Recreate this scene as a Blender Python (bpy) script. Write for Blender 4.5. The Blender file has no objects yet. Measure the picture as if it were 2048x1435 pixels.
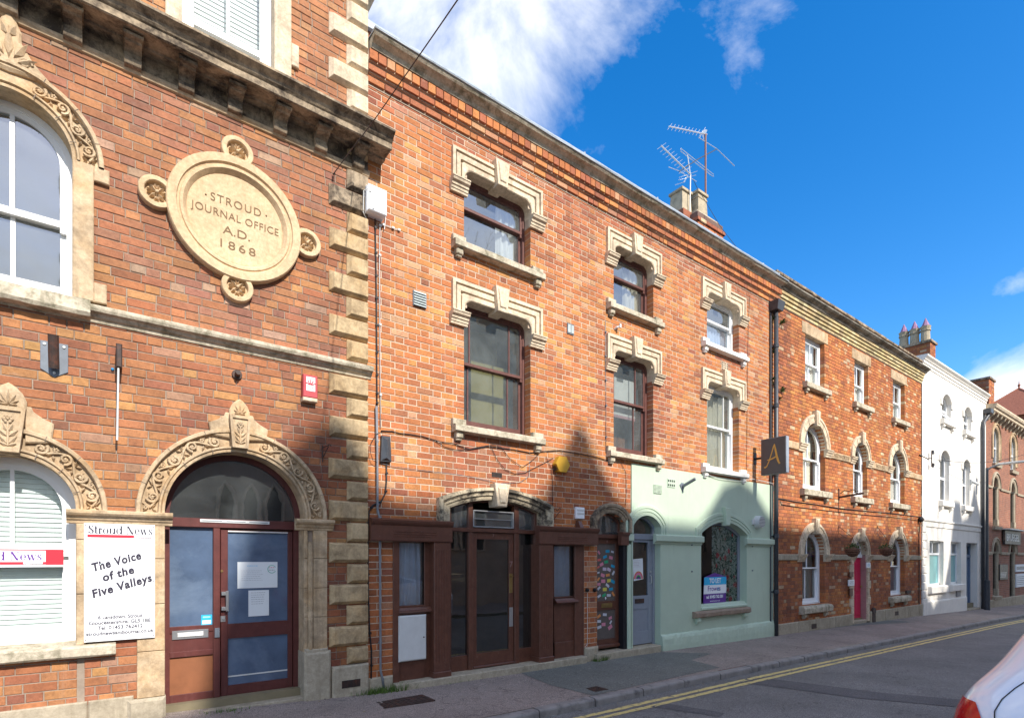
import bpy, math, random
from math import sin, cos, pi, radians, sqrt, tan, atan2
from mathutils import Vector
random.seed(7)
S = bpy.context.scene
COL = S.collection

# ------------------------------------------------------------------ camera
YF = 6.6            # distance from the camera to the street front
EYE = 1.655
TH = math.atan(1456 / 1087)
cam_d = bpy.data.cameras.new("camera")
cam = bpy.data.objects.new("camera", cam_d)
COL.objects.link(cam)
cam.location = (0, 0, EYE)
cam.rotation_euler = (radians(90), 0, TH - radians(90))
cam_d.sensor_width = 36
cam_d.lens = 36 * 1087 / 2048
cam_d.shift_y = (1117 - 717.5) / 2048
cam_d.clip_start = 0.05
cam_d.clip_end = 3000
S.camera = cam

# ------------------------------------------------------------------ sky and sun
SUN_EL = radians(38)
SUN_AZ_X = 0.05                       # the sun stands a little to the right of straight behind
w = bpy.data.worlds.new("World")
S.world = w
w.use_nodes = True
N = w.node_tree.nodes
Lk = w.node_tree.links
N.clear()
wo = N.new("ShaderNodeOutputWorld")
bg = N.new("ShaderNodeBackground")
sky = N.new("ShaderNodeTexSky")
sky.sky_type = 'NISHITA'
sky.sun_disc = False
sky.sun_elevation = SUN_EL
sky.sun_rotation = math.atan2(SUN_AZ_X, -1.0)    # azimuth of the sun: behind the camera (-y)
sky.air_density = 1.0
sky.dust_density = 0.6
sky.ozone_density = 2.5
hsv = N.new("ShaderNodeHueSaturation")
hsv.inputs['Saturation'].default_value = 1.42
hsv.inputs['Hue'].default_value = 0.504
hsv.inputs['Value'].default_value = 0.75
Lk.new(sky.outputs[0], hsv.inputs['Color'])
geo = N.new("ShaderNodeTexCoord")
mp = N.new("ShaderNodeMapping")
mp.inputs['Scale'].default_value = (1.0, 1.0, 1.5)
Lk.new(geo.outputs['Generated'], mp.inputs[0])
nz = N.new("ShaderNodeTexNoise")
nz.inputs['Scale'].default_value = 3.4
nz.inputs['Detail'].default_value = 12
nz.inputs['Roughness'].default_value = 0.60
nz.inputs['Distortion'].default_value = 0.35
Lk.new(mp.outputs[0], nz.inputs['Vector'])


def wm(op, a, b=None, clamp=False):
    n = N.new("ShaderNodeMath")
    n.operation = op
    n.use_clamp = clamp
    for i, v in enumerate((a, b)):
        if v is None:
            continue
        if isinstance(v, (int, float)):
            n.inputs[i].default_value = v
        else:
            Lk.new(v, n.inputs[i])
    return n.outputs[0]


def sky_dir(px, py):
    r, u = (px - 1024) / 1087, (1117 - py) / 1087
    f, rt = Vector((cos(TH), sin(TH), 0)), Vector((sin(TH), -cos(TH), 0))
    return (f + rt * r + Vector((0, 0, u))).normalized()


cover = None
# clouds: centre direction, angular size, weight
for (px, py, size, wt) in ((800, -160, 0.50, 1.0), (1060, 40, 0.27, 1.25), (1100, 150, 0.17, 1.0), (1450, 10, 0.13, 0.50), (1270, 190, 0.12, 0.55),
                           (1985, 800, 0.11, 1.3), (2035, 575, 0.055, 0.85), (2080, 690, 0.10, .45), (1900, 1000, .16, .9),
                           (-600, 200, 0.6, 0.9)):
    d = sky_dir(px, py)
    vd = N.new("ShaderNodeVectorMath")
    vd.operation = 'DOT_PRODUCT'
    nv = N.new("ShaderNodeVectorMath")
    nv.operation = 'NORMALIZE'
    Lk.new(geo.outputs['Generated'], nv.inputs[0])
    Lk.new(nv.outputs[0], vd.inputs[0])
    vd.inputs[1].default_value = d
    ang = wm('ARCCOSINE', wm('MINIMUM', vd.outputs['Value'], 0.99999))
    m = wm('MULTIPLY', wm('SUBTRACT', 1.0, wm('DIVIDE', ang, size), True), wt)
    cover = m if cover is None else wm('MAXIMUM', cover, m)
# unseen clouds behind, above and left of the camera, added to brighten the shade
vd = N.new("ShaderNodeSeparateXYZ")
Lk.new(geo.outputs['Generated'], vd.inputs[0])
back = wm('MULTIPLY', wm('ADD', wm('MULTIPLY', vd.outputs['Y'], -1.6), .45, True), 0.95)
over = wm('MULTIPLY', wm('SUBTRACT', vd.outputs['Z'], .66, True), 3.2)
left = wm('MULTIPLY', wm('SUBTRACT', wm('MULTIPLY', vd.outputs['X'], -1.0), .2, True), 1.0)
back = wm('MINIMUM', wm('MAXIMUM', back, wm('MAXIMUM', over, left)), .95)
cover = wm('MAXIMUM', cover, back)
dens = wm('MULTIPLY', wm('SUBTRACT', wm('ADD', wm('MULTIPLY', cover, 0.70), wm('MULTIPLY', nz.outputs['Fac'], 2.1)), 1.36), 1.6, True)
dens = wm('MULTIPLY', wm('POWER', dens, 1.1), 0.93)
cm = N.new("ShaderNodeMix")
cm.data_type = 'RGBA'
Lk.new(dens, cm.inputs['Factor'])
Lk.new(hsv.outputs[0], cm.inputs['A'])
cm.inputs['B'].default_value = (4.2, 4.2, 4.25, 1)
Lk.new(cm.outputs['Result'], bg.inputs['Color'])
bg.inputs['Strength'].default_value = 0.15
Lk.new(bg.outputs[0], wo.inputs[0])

sun_d = bpy.data.lights.new("sun", 'SUN')
sun_d.energy = 2.72
sun_d.angle = radians(0.53)
sun_d.color = (1.0, 0.95, 0.87)
sun = bpy.data.objects.new("sun", sun_d)
COL.objects.link(sun)
SUN_DIR = Vector((-SUN_AZ_X, 1.0, -tan(SUN_EL) * sqrt(1 + SUN_AZ_X ** 2)))
sun.rotation_euler = SUN_DIR.to_track_quat('-Z', 'Y').to_euler()
sun.location = (5, -30, 40)
S.view_settings.view_transform = 'Standard'
S.view_settings.look = 'None'
S.view_settings.exposure = 1.30
S.view_settings.gamma = 1.0
S.view_settings.use_curve_mapping = False
S.cycles.max_bounces = 6
S.cycles.transparent_max_bounces = 10


# ------------------------------------------------------------------ measuring helpers
def P(px, py, p=0.0):
    """metres (x, z) on the plane standing p in front of the street front, from a spot measured on the photograph"""
    Y = YF - p
    ww = 2480.0 - px
    return Y * (3037.3 / ww - 1.3395), EYE + Y * 1.6716 * (1117.0 - py) / ww


def R(px0, pyt, px1, pyb, p=0.0):
    """x0, x1, z0, z1 of an upright rectangle (heights read at its left edge)"""
    x0, zt = P(px0, pyt, p)
    x1, _ = P(px1, pyt, p)
    _, zb = P(px0, pyb, p)
    return x0, x1, zb, zt


GP = [(-60, 1.5), (-5, .25), (.48, .05), (1.8, -.005), (3, -.04), (8, -.08), (12.9, -.15), (22.6, -.29), (31, -.48), (37.6, -.64), (60, -1.3), (400, -9), (900, -22)]


def zf(x):
    for (a, za), (b, zb) in zip(GP, GP[1:]):
        if x <= b:
            return za + (zb - za) * (x - a) / (b - a)
    return GP[-1][1]


KY = 4.85


def zg(x, y):
    """ground height"""
    z = zf(x)
    if y > KY:
        return z - 0.045 * min(1, (YF - y) / (YF - KY))
    if y < -1.5:
        return z - 0.04
    c = (y - 1.6) / 3.2
    return z - 0.145 + 0.05 * (1 - c * c)


# ------------------------------------------------------------------ object helpers
def base_of(o):
    v = Vector((0, 0, 0))
    while o:
        v += Vector(o.location)
        o = o.parent
    return v


def setp(o, label=None, cat=None, group=None, kind=None):
    for k, v in (("label", label), ("category", cat), ("group", group), ("kind", kind)):
        if v:
            o[k] = v
    return o


def thing(name, label, cat, loc, group=None):
    o = bpy.data.objects.new(name, None)
    o.empty_display_size = 0.2
    COL.objects.link(o)
    o.location = loc
    return setp(o, label, cat, group)


class MB:
    def __init__(s):
        s.v, s.f, s.c, s.m = [], [], [], []
        s.col = None

    def quad(s, *pts):
        n = len(s.v)
        s.v += [tuple(q) for q in pts]
        s.f.append(tuple(range(n, n + len(pts))))
        s.c.append(s.col)

    def faces(s, vs, fs):
        n = len(s.v)
        s.v += [tuple(q) for q in vs]
        for f in fs:
            s.f.append(tuple(i + n for i in f))
            s.c.append(s.col)

    def box3(s, x0, x1, y0, y1, z0, z1):
        s.faces([(x0, y0, z0), (x1, y0, z0), (x1, y1, z0), (x0, y1, z0), (x0, y0, z1), (x1, y0, z1), (x1, y1, z1), (x0, y1, z1)],
                [(0, 3, 2, 1), (4, 5, 6, 7), (0, 1, 5, 4), (1, 2, 6, 5), (2, 3, 7, 6), (3, 0, 4, 7)])
        return s

    def box(s, x0, x1, z0, z1, p0, p1, b=0.0):
        """box on the street front from p0 (back) to p1 (front), front edges chamfered by b"""
        if b <= 0:
            return s.box3(x0, x1, YF - p1, YF - p0, z0, z1)
        yf, yb = YF - p1, YF - p0
        ym = yf + b
        s.faces([(x0, yb, z0), (x1, yb, z0), (x1, yb, z1), (x0, yb, z1),
                 (x0, ym, z0), (x1, ym, z0), (x1, ym, z1), (x0, ym, z1),
                 (x0 + b, yf, z0 + b), (x1 - b, yf, z0 + b), (x1 - b, yf, z1 - b), (x0 + b, yf, z1 - b)],
                [(0, 1, 2, 3)[::-1] if False else (3, 2, 1, 0), (0, 1, 5, 4), (1, 2, 6, 5), (2, 3, 7, 6), (3, 0, 4, 7),
                 (4, 5, 9, 8), (5, 6, 10, 9), (6, 7, 11, 10), (7, 4, 8, 11), (8, 9, 10, 11)])
        return s

    def prism(s, poly, p0, p1, b=0.0):
        """poly [(x,z)] counter-clockwise seen from the street, extruded p0..p1"""
        n = len(poly)
        yb, yf = YF - p0, YF - p1
        if b > 0:
            cx = sum(q[0] for q in poly) / n
            cz = sum(q[1] for q in poly) / n
            ins = []
            for (x, z) in poly:
                d = sqrt((x - cx) ** 2 + (z - cz) ** 2) or 1
                k = max(0, 1 - 1.35 * b / d)
                ins.append((cx + (x - cx) * k, cz + (z - cz) * k))
            ym = yf + b
            vs = [(x, yb, z) for x, z in poly] + [(x, ym, z) for x, z in poly] + [(x, yf, z) for x, z in ins]
            fs = [(i, (i + 1) % n, n + (i + 1) % n, n + i) for i in range(n)]
            fs += [(n + i, n + (i + 1) % n, 2 * n + (i + 1) % n, 2 * n + i) for i in range(n)]
            fs.append(tuple(range(2 * n, 3 * n)))
            s.faces(vs, fs)
        else:
            vs = [(x, yb, z) for x, z in poly] + [(x, yf, z) for x, z in poly]
            fs = [(i, (i + 1) % n, n + (i + 1) % n, n + i) for i in range(n)] + [tuple(range(n, 2 * n)), tuple(range(n - 1, -1, -1))]
            s.faces(vs, fs)
        return s

    def mould(s, x0, x1, prof, jit=0.0, seg=0.0):
        """prof [(p,z)] listed from bottom-back round the front to top-back, run along x"""
        n = len(prof)
        xs = [x0, x1]
        if seg:
            k = max(1, int(abs(x1 - x0) / seg))
            xs = [x0 + (x1 - x0) * i / k for i in range(k + 1)]
        vs = []
        for x in xs:
            for (p, z) in prof:
                vs.append((x, YF - p + random.uniform(-jit, jit), z + random.uniform(-jit, jit)))
        fs = []
        for k in range(len(xs) - 1):
            for i in range(n - 1):
                a, b = k * n + i, (k + 1) * n + i
                fs.append((a, b, b + 1, a + 1))
        fs.append(tuple(range(n - 1, -1, -1)))
        fs.append(tuple(range((len(xs) - 1) * n, len(xs) * n)))
        s.faces(vs, fs)
        return s

    def rails(s, rl):
        """rl: list of rails, each a list of (x,z,p); faces between neighbours"""
        n = len(rl[0])
        vs = [(x, YF - p, z) for r in rl for (x, z, p) in r]
        fs = []
        for k in range(len(rl) - 1):
            for i in range(n - 1):
                a, b = k * n + i, (k + 1) * n + i
                fs.append((a, b, b + 1, a + 1))
        s.faces(vs, fs)
        return s

    def tube(s, pts, r, n=8, r2=None, caps=True):
        pts = [Vector(q) for q in pts]
        m = len(pts)
        prev = None
        vs, fs = [], []
        for i, q in enumerate(pts):
            t = (pts[min(i + 1, m - 1)] - pts[max(i - 1, 0)])
            if t.length < 1e-9:
                t = Vector((0, 0, 1))
            t.normalize()
            a = prev if prev else (Vector((0, 0, 1)) if abs(t.z) < .9 else Vector((1, 0, 0)))
            a = (a - t * a.dot(t)).normalized()
            prev = a
            b = t.cross(a)
            rr = r if r2 is None else r + (r2 - r) * i / max(1, m - 1)
            for k in range(n):
                g = 2 * pi * k / n
                vs.append(q + (a * cos(g) + b * sin(g)) * rr)
        for i in range(m - 1):
            for k in range(n):
                fs.append((i * n + k, i * n + (k + 1) % n, (i + 1) * n + (k + 1) % n, (i + 1) * n + k))
        if caps:
            fs.append(tuple(range(n - 1, -1, -1)))
            fs.append(tuple(range((m - 1) * n, m * n)))
        s.faces(vs, fs)
        return s

    def ball(s, c, r, sy=1.0, n=8, m=5):
        vs, fs = [], []
        for i in range(m + 1):
            f = pi * i / m
            for k in range(n):
                g = 2 * pi * k / n
                vs.append((c[0] + r * sin(f) * cos(g), c[1] + r * sy * sin(f) * sin(g), c[2] + r * cos(f)))
        for i in range(m):
            for k in range(n):
                fs.append((i * n + k, i * n + (k + 1) % n, (i + 1) * n + (k + 1) % n, (i + 1) * n + k))
        s.faces(vs, fs)
        return s

    def leaf(s, x, z, a, ln, wd, p0, h):
        """a raised carved leaf lying on the front, pointing along angle a"""
        ca, sa = cos(a), sin(a)

        def q(u, v, p):
            return (x + u * ca - v * sa, YF - p, z + u * sa + v * ca)
        s.faces([q(0, 0, p0), q(.4 * ln, wd / 2, p0), q(ln, 0, p0 + h * .3), q(.4 * ln, -wd / 2, p0), q(.12 * ln, 0, p0 + h * .6), q(.62 * ln, 0, p0 + h)],
                [(0, 1, 4), (1, 5, 4), (1, 2, 5), (2, 3, 5), (3, 4, 5), (3, 0, 4)])

    def build(s, name, mat, parent=None, smooth=False, kind=None, label=None, loc=None, bevel=0.0):
        off = base_of(parent) if parent else Vector(loc) if loc else Vector((0, 0, 0))
        me = bpy.data.meshes.new(name)
        me.from_pydata([(a - off.x, b - off.y, c - off.z) for a, b, c in s.v], [], s.f)
        if any(c is not None for c in s.c):
            at = me.color_attributes.new("Col", 'FLOAT_COLOR', 'CORNER')
            buf = []
            for f, c in zip(s.f, s.c):
                buf += list((c or (1, 1, 1)) + (1.0,)) * len(f)
            at.data.foreach_set("color", buf)
        me.materials.append(mat)
        if smooth:
            me.polygons.foreach_set("use_smooth", [True] * len(me.polygons))
        me.update()
        o = bpy.data.objects.new(name, me)
        COL.objects.link(o)
        if parent:
            o.parent = parent
        else:
            o.location = off
        if bevel > 0:
            bm = o.modifiers.new("bevel", 'BEVEL')
            bm.width = bevel
            bm.segments = 2
            bm.limit_method = 'ANGLE'
            bm.angle_limit = radians(40)
        return setp(o, label, None, None, kind)


def text(body, name, x, z, p, h, mat, parent, width=None, ext=0.0015, rot=0.0, shear=0.0, bold=0.0, align='CENTER', spacing=1.0, rotz=0.0, pos=None):
    cu = bpy.data.curves.new(name, 'FONT')
    cu.body = body
    cu.align_x = align
    cu.align_y = 'CENTER'
    cu.size = h / 0.70
    cu.extrude = ext
    cu.shear = shear
    cu.bevel_depth = bold
    cu.bevel_resolution = 0
    cu.space_character = spacing
    cu.resolution_u = 4
    cu.materials.append(mat)
    o = bpy.data.objects.new(name, cu)
    COL.objects.link(o)
    off = base_of(parent) if parent else Vector((0, 0, 0))
    loc = Vector(pos) if pos else Vector((x, YF - p, z))
    o.parent = parent
    o.location = loc - off
    o.rotation_euler = (radians(90), -rot, rotz)
    bpy.context.view_layer.update()
    me = bpy.data.meshes.new_from_object(o.evaluated_get(bpy.context.evaluated_depsgraph_get()))
    xs_ = [v.co.x for v in me.vertices] or [0, 1]
    wd = max(xs_) - min(xs_)
    k = width / wd if width and wd > 0 else 1
    for v in me.vertices:
        v.co.x *= k
    o2 = bpy.data.objects.new(name, me)
    COL.objects.link(o2)
    o2.parent = parent
    o2.location = o.location
    o2.rotation_euler = o.rotation_euler
    bpy.data.objects.remove(o)
    bpy.data.curves.remove(cu)
    return o2


# ------------------------------------------------------------------ materials
def add_runs(m, col, amt, sx=6.0, off=0.0, lo=.55, hi=.78):
    nt = m.node_tree
    b = nt.nodes['Principled BSDF']
    src = b.inputs['Base Color'].links[0].from_socket
    c = mixc(nt, streak(nt, wpos(nt), lo, hi, amt, sx, off), src, col)
    nt.links.new(c, b.inputs['Base Color'])


def newmat(name):
    m = bpy.data.materials.new(name)
    m.use_nodes = True
    nt = m.node_tree
    b = nt.nodes['Principled BSDF']
    return m, nt, b


def node(nt, t, **kw):
    n = nt.nodes.new(t)
    for k, v in kw.items():
        setattr(n, k, v)
    return n


def noise(nt, scale, detail=4, rough=.6, vec=None, dist=0.0):
    n = node(nt, "ShaderNodeTexNoise")
    n.inputs['Scale'].default_value = scale
    n.inputs['Detail'].default_value = detail
    n.inputs['Roughness'].default_value = rough
    n.inputs['Distortion'].default_value = dist
    if vec:
        nt.links.new(vec, n.inputs['Vector'])
    return n.outputs['Fac']


def ramp(nt, fac, stops):
    r = node(nt, "ShaderNodeValToRGB")
    el = r.color_ramp.elements
    while len(el) > 1:
        el.remove(el[-1])
    el[0].position, el[0].color = stops[0][0], tuple(stops[0][1]) + (1,) if len(stops[0][1]) == 3 else stops[0][1]
    for ps, c in stops[1:]:
        e = el.new(ps)
        e.color = tuple(c) + (1,)
    nt.links.new(fac, r.inputs['Fac'])
    return r.outputs['Color']


def mixc(nt, fac, a, b, blend='MIX'):
    m = node(nt, "ShaderNodeMix", data_type='RGBA', blend_type=blend)
    for key, v in (('Factor', fac), ('A', a), ('B', b)):
        if isinstance(v, (int, float)):
            m.inputs[key].default_value = v
        elif isinstance(v, tuple):
            m.inputs[key].default_value = v if len(v) == 4 else v + (1,)
        else:
            nt.links.new(v, m.inputs[key])
    return m.outputs['Result']


def wpos(nt):
    g = node(nt, "ShaderNodeNewGeometry")
    return g.outputs['Position']


def bump(nt, b, h, st, dist=0.01):
    n = node(nt, "ShaderNodeBump")
    n.inputs['Strength'].default_value = st
    n.inputs['Distance'].default_value = dist
    nt.links.new(h, n.inputs['Height'])
    nt.links.new(n.outputs[0], b.inputs['Normal'])


def simple(name, col, rough=.6, metal=0.0, var=0.12, scale=9.0, bmp=0.0, bscale=60, dirt=None, dscale=3.0, dlo=.5, dhi=.7, spec=.4, dirt2=None):
    """base colour with gentle mottling, optional patches of dirt, optional fine relief"""
    m, nt, b = newmat(name)
    pos = wpos(nt)
    a = tuple(min(1, c * (1 - var)) for c in col)
    d = tuple(min(1, c * (1 + var)) for c in col)
    c = ramp(nt, noise(nt, scale, 5, .65, pos), [(.3, a), (.7, d)])
    if dirt:
        f = ramp(nt, noise(nt, dscale, 7, .68, pos, .3), [(dlo, (0, 0, 0)), (dhi, (1, 1, 1))])
        c = mixc(nt, f, c, dirt)
    if dirt2:
        col2, sc2, lo2, hi2 = dirt2
        f = ramp(nt, noise(nt, sc2, 6, .7, pos, .2), [(lo2, (0, 0, 0)), (hi2, (1, 1, 1))])
        c = mixc(nt, f, c, col2)
    nt.links.new(c, b.inputs['Base Color'])
    b.inputs['Roughness'].default_value = rough
    b.inputs['Metallic'].default_value = metal
    b.inputs['Specular IOR Level'].default_value = spec
    if bmp:
        bump(nt, b, noise(nt, bscale, 6, .7, pos), bmp)
    return m


def streak(nt, pos, lo, hi, amt, sx=5.0, off=0.0):
    """rain run-off: marks drawn out downwards"""
    m = node(nt, "ShaderNodeMapping")
    m.inputs['Scale'].default_value = (sx, sx, .45)
    m.inputs['Location'].default_value = (off, off, off)
    nt.links.new(pos, m.inputs[0])
    return ramp(nt, noise(nt, 1.0, 7, .72, m.outputs[0]), [(lo, (0, 0, 0)), (hi, (amt,) * 3)])


def brickmat(name, use_obj, soot=(.085, .045, .035), soot_amt=.5, bloom=0.0):
    m, nt, b = newmat(name)
    pos = wpos(nt)
    if use_obj:
        o = node(nt, "ShaderNodeObjectInfo")
        base = o.outputs['Color']
    else:
        a = node(nt, "ShaderNodeVertexColor")
        a.layer_name = "Col"
        base = a.outputs['Color']
    n1 = noise(nt, 38, 6, .72, pos)
    v = ramp(nt, n1, [(.25, (.66, .63, .61)), (.5, (1, 1, 1)), (.75, (1.24, 1.22, 1.20))])
    c = mixc(nt, 1.0, base, v, 'MULTIPLY')
    # dark fire specks
    sp = ramp(nt, noise(nt, 130, 3, .6, pos), [(.62, (0, 0, 0)), (.72, (.6, .6, .6))])
    c = mixc(nt, sp, c, (.07, .03, .02))
    # soot and weather patches
    f = ramp(nt, noise(nt, .9, 9, .78, pos, .6), [(.44, (0, 0, 0)), (.74, (soot_amt,) * 3)])
    c = mixc(nt, f, c, soot)
    if bloom:
        f2 = ramp(nt, noise(nt, 5.5, 6, .75, pos, .3), [(.60, (0, 0, 0)), (.78, (bloom,) * 3)])
        c = mixc(nt, f2, c, (.55, .42, .34))
    c = mixc(nt, streak(nt, pos, .58, .80, .45), c, soot)
    c = mixc(nt, streak(nt, pos, .62, .80, .22, 7.0, 3.3), c, (.60, .46, .36))
    nt.links.new(c, b.inputs['Base Color'])
    b.inputs['Roughness'].default_value = .88
    b.inputs['Specular IOR Level'].default_value = .25
    bump(nt, b, noise(nt, 90, 5, .75, pos), .35, .006)
    return m


def stone(name, col, dark, amt=.5, scale=2.2, lo=.5, hi=.72, bmp=.35, warm=None):
    m, nt, b = newmat(name)
    pos = wpos(nt)
    a = tuple(c * .84 for c in col)
    c = ramp(nt, noise(nt, 6, 7, .7, pos), [(.28, a), (.72, tuple(min(1, k * 1.12) for k in col))])
    if warm:
        f = ramp(nt, noise(nt, 3.1, 5, .6, pos, .5), [(.48, (0, 0, 0)), (.7, (.75,) * 3)])
        c = mixc(nt, f, c, warm)
    f = ramp(nt, noise(nt, scale, 8, .75, pos, .4), [(lo, (0, 0, 0)), (hi, (amt,) * 3)])
    c = mixc(nt, f, c, dark)
    sp = ramp(nt, noise(nt, 55, 4, .7, pos), [(.60, (0, 0, 0)), (.74, (.55,) * 3)])
    c = mixc(nt, sp, c, tuple(k * .55 for k in col))
    c = mixc(nt, streak(nt, pos, .52, .74, amt * .75, 9.0, 1.7), c, dark)
    g_ = ramp(nt, noise(nt, 24, 6, .8, pos), [(.28, (.80, .78, .75)), (.72, (1.16, 1.16, 1.15))])
    c = mixc(nt, 1.0, c, g_, 'MULTIPLY')
    nt.links.new(c, b.inputs['Base Color'])
    b.inputs['Roughness'].default_value = .9
    b.inputs['Specular IOR Level'].default_value = .2
    bump(nt, b, noise(nt, 30, 8, .8, pos), bmp * 1.5, .01)
    return m


def glassmat(name, tint=(1, 1, 1), gloss=(1, 1, 1), extra=.0, rough=.0, dust=0.0):
    m, nt, b = newmat(name)
    nt.nodes.remove(b)
    out = nt.nodes['Material Output']
    tr = node(nt, "ShaderNodeBsdfTransparent")
    tr.inputs[0].default_value = tint + (1,)
    gl = node(nt, "ShaderNodeBsdfGlossy")
    gl.inputs['Color'].default_value = gloss + (1,)
    gl.inputs['Roughness'].default_value = rough
    pos = wpos(nt)
    bn = node(nt, "ShaderNodeBump")
    bn.inputs['Strength'].default_value = .06
    bn.inputs['Distance'].default_value = .02
    nt.links.new(noise(nt, 2.3, 2, .5, pos), bn.inputs['Height'])
    nt.links.new(bn.outputs[0], gl.inputs['Normal'])
    fr = node(nt, "ShaderNodeFresnel")
    fr.inputs['IOR'].default_value = 1.55
    ad = node(nt, "ShaderNodeMath", operation='ADD', use_clamp=True)
    nt.links.new(fr.outputs[0], ad.inputs[0])
    ad.inputs[1].default_value = extra
    mx = node(nt, "ShaderNodeMixShader")
    nt.links.new(ad.outputs[0], mx.inputs[0])
    nt.links.new(tr.outputs[0], mx.inputs[1])
    nt.links.new(gl.outputs[0], mx.inputs[2])
    sh_ = mx.outputs[0]
    if dust:
        df = node(nt, "ShaderNodeBsdfDiffuse")
        df.inputs[0].default_value = (.42, .46, .46, 1)
        f = ramp(nt, noise(nt, 1.6, 6, .65, pos, .5), [(.30, (dust * .25,) * 3), (.70, (dust,) * 3)])
        m2 = node(nt, "ShaderNodeMixShader")
        nt.links.new(f, m2.inputs[0])
        nt.links.new(sh_, m2.inputs[1])
        nt.links.new(df.outputs[0], m2.inputs[2])
        sh_ = m2.outputs[0]
    nt.links.new(sh_, out.inputs['Surface'])
    return m


M = {}
M['brick1'] = brickmat("brick_victorian", False, soot_amt=.66, bloom=.30)
M['brick1o'] = brickmat("brick_victorian_single", True, soot_amt=.66, bloom=.30)
M['brick2'] = brickmat("brick_orange", False, soot_amt=.5, bloom=.45)
M['brick2o'] = brickmat("brick_orange_single", True, soot_amt=.5, bloom=.45)
M['brick3'] = brickmat("brick_speckled", False, soot_amt=.55, bloom=.6)
M['brickplain'] = simple("brick_plain", (.27, .095, .05), .9, var=.3, scale=6, bmp=.3)
M['mortar1'] = simple("mortar_grey", (.30, .235, .18), .95, var=.25, scale=7, bmp=.5, bscale=70, dirt=(.10, .08, .07), dscale=1.2)
M['mortar2'] = simple("mortar_lime", (.56, .44, .33), .95, var=.15, scale=6, bmp=.4, bscale=70, dirt=(.30, .20, .14), dscale=1.3, dlo=.5, dhi=.75)
M['mortar3'] = simple("mortar_dark", (.16, .10, .08), .95, var=.25, scale=5)
M['stone'] = stone("stone_buff", (.58, .44, .29), (.17, .12, .075), .72, 2.8, .44, .68, warm=(.56, .36, .18))
M['quoin'] = stone("stone_quoin", (.53, .395, .235), (.17, .115, .065), .75, 4.5, .44, .66, warm=(.50, .32, .15))
M['stonelight'] = stone("stone_pale", (.71, .585, .43), (.25, .19, .13), .6, 3.4, .45, .68)
M['stoneface'] = stone("stone_medallion", (.64, .475, .30), (.40, .25, .12), .5, 1.6, .45, .75)
M['stonedirty'] = stone("stone_sooty", (.42, .33, .23), (.055, .043, .036), .93, 3.4, .42, .60)
M['stonegrey'] = stone("stone_plinth", (.42, .36, .27), (.17, .14, .09), .6, 1.8)
M['stonefoul'] = stone("stone_weathered_sill", (.56, .49, .38), (.13, .12, .07), .85, 5.0, .47, .66)
M['letters'] = simple("raised_dark_lettering", (.20, .13, .07), .95)  # raised letters; dark colour stands for dirt and the shade inside cut strokes
M['white'] = simple("white_gloss_paint", (.80, .80, .78), .35, var=.03, scale=5)
M['whitesill'] = simple("white_sill_paint", (.78, .76, .71), .6, var=.05, dirt=(.5, .46, .38), dscale=8, dlo=.58, dhi=.75)
M['blind'] = simple("blind_slat", (.74, .80, .79), .5, var=.04)
M['upvc'] = simple("upvc_white", (.82, .83, .84), .3, var=.02)
M['brown'] = simple("brown_window_paint", (.13, .055, .045), .45, var=.2, scale=14, dirt=(.23, .14, .12), dscale=22, dlo=.6, dhi=.72)
M['pinkbar'] = simple("faded_brown_paint", (.26, .15, .13), .5, var=.2)
M['maroon'] = simple("maroon_door_paint", (.105, .030, .026), .38, var=.18, scale=12, dirt=(.16, .09, .08), dscale=30, dlo=.64, dhi=.75, spec=.5)
M['shop'] = simple("shopfront_brown_paint", (.120, .046, .028), .42, var=.22, scale=10, dirt=(.17, .10, .075), dscale=26, dlo=.60, dhi=.72, spec=.5, bmp=.12, bscale=35)
M['ply'] = simple("orange_plywood", (.25, .095, .042), .5, var=.15, scale=5)
M['silver'] = simple("brushed_aluminium", (.62, .63, .64), .3, metal=.85, var=.05)
M['steelwhite'] = simple("pale_metal", (.62, .62, .60), .45, var=.05)
M['brass'] = simple("worn_brass", (.36, .25, .10), .35, metal=.8, var=.2)
M['black'] = simple("black_paint", (.012, .012, .013), .4, var=.2)
M['iron'] = simple("rusty_iron", (.05, .032, .026), .65, var=.3, scale=20, dirt=(.13, .05, .03), dscale=14)
M['plate'] = simple("galvanised_plate", (.15, .17, .20), .55, metal=.1, var=.15)
M['rubber'] = simple("black_cable", (.018, .018, .02), .55, var=.2)
M['greypipe'] = simple("grey_conduit", (.20, .205, .22), .5, var=.15)
M['blackpipe'] = simple("dark_downpipe", (.055, .058, .065), .4, var=.2)
M['lead'] = simple("lead_sheet", (.33, .37, .41), .5, metal=.15, var=.14, scale=5, dirt=(.22, .25, .28), dscale=7)
M['slate'] = simple("roof_slate", (.10, .10, .11), .7, var=.2)
M['dark'] = simple("dark_room", (.035, .033, .032), .9, var=.3, scale=2)
M['room'] = simple("room_wall", (.20, .165, .10), .9, var=.3, scale=1.3)
M['curtain'] = simple("white_curtain", (.82, .82, .79), .9, var=.06)
M['cream'] = simple("cream_curtain", (.76, .70, .56), .9, var=.08)
M['netblue'] = simple("net_curtain", (.62, .70, .86), .9, var=.08)
M['bluefilm'] = simple("blue_window_film", (.085, .125, .20), .05, var=.28, scale=1.6, spec=.9, dirt=(.14, .19, .27), dscale=1.3)
M['paper'] = simple("paper", (.74, .77, .78), .8, var=.02)
M['signwhite'] = simple("white_sign_board", (.84, .85, .87), .35, var=.01)
M['ink'] = simple("dark_print", (.035, .03, .05), .6, var=.05)
M['signred'] = simple("red_print", (.62, .03, .05), .4, var=.04)
M['red'] = simple("red_box", (.45, .06, .07), .4, var=.1)
M['blue'] = simple("blue_print", (.03, .28, .55), .5)
M['cyan'] = simple("cyan_print", (.02, .42, .72), .5, var=.03)
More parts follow.
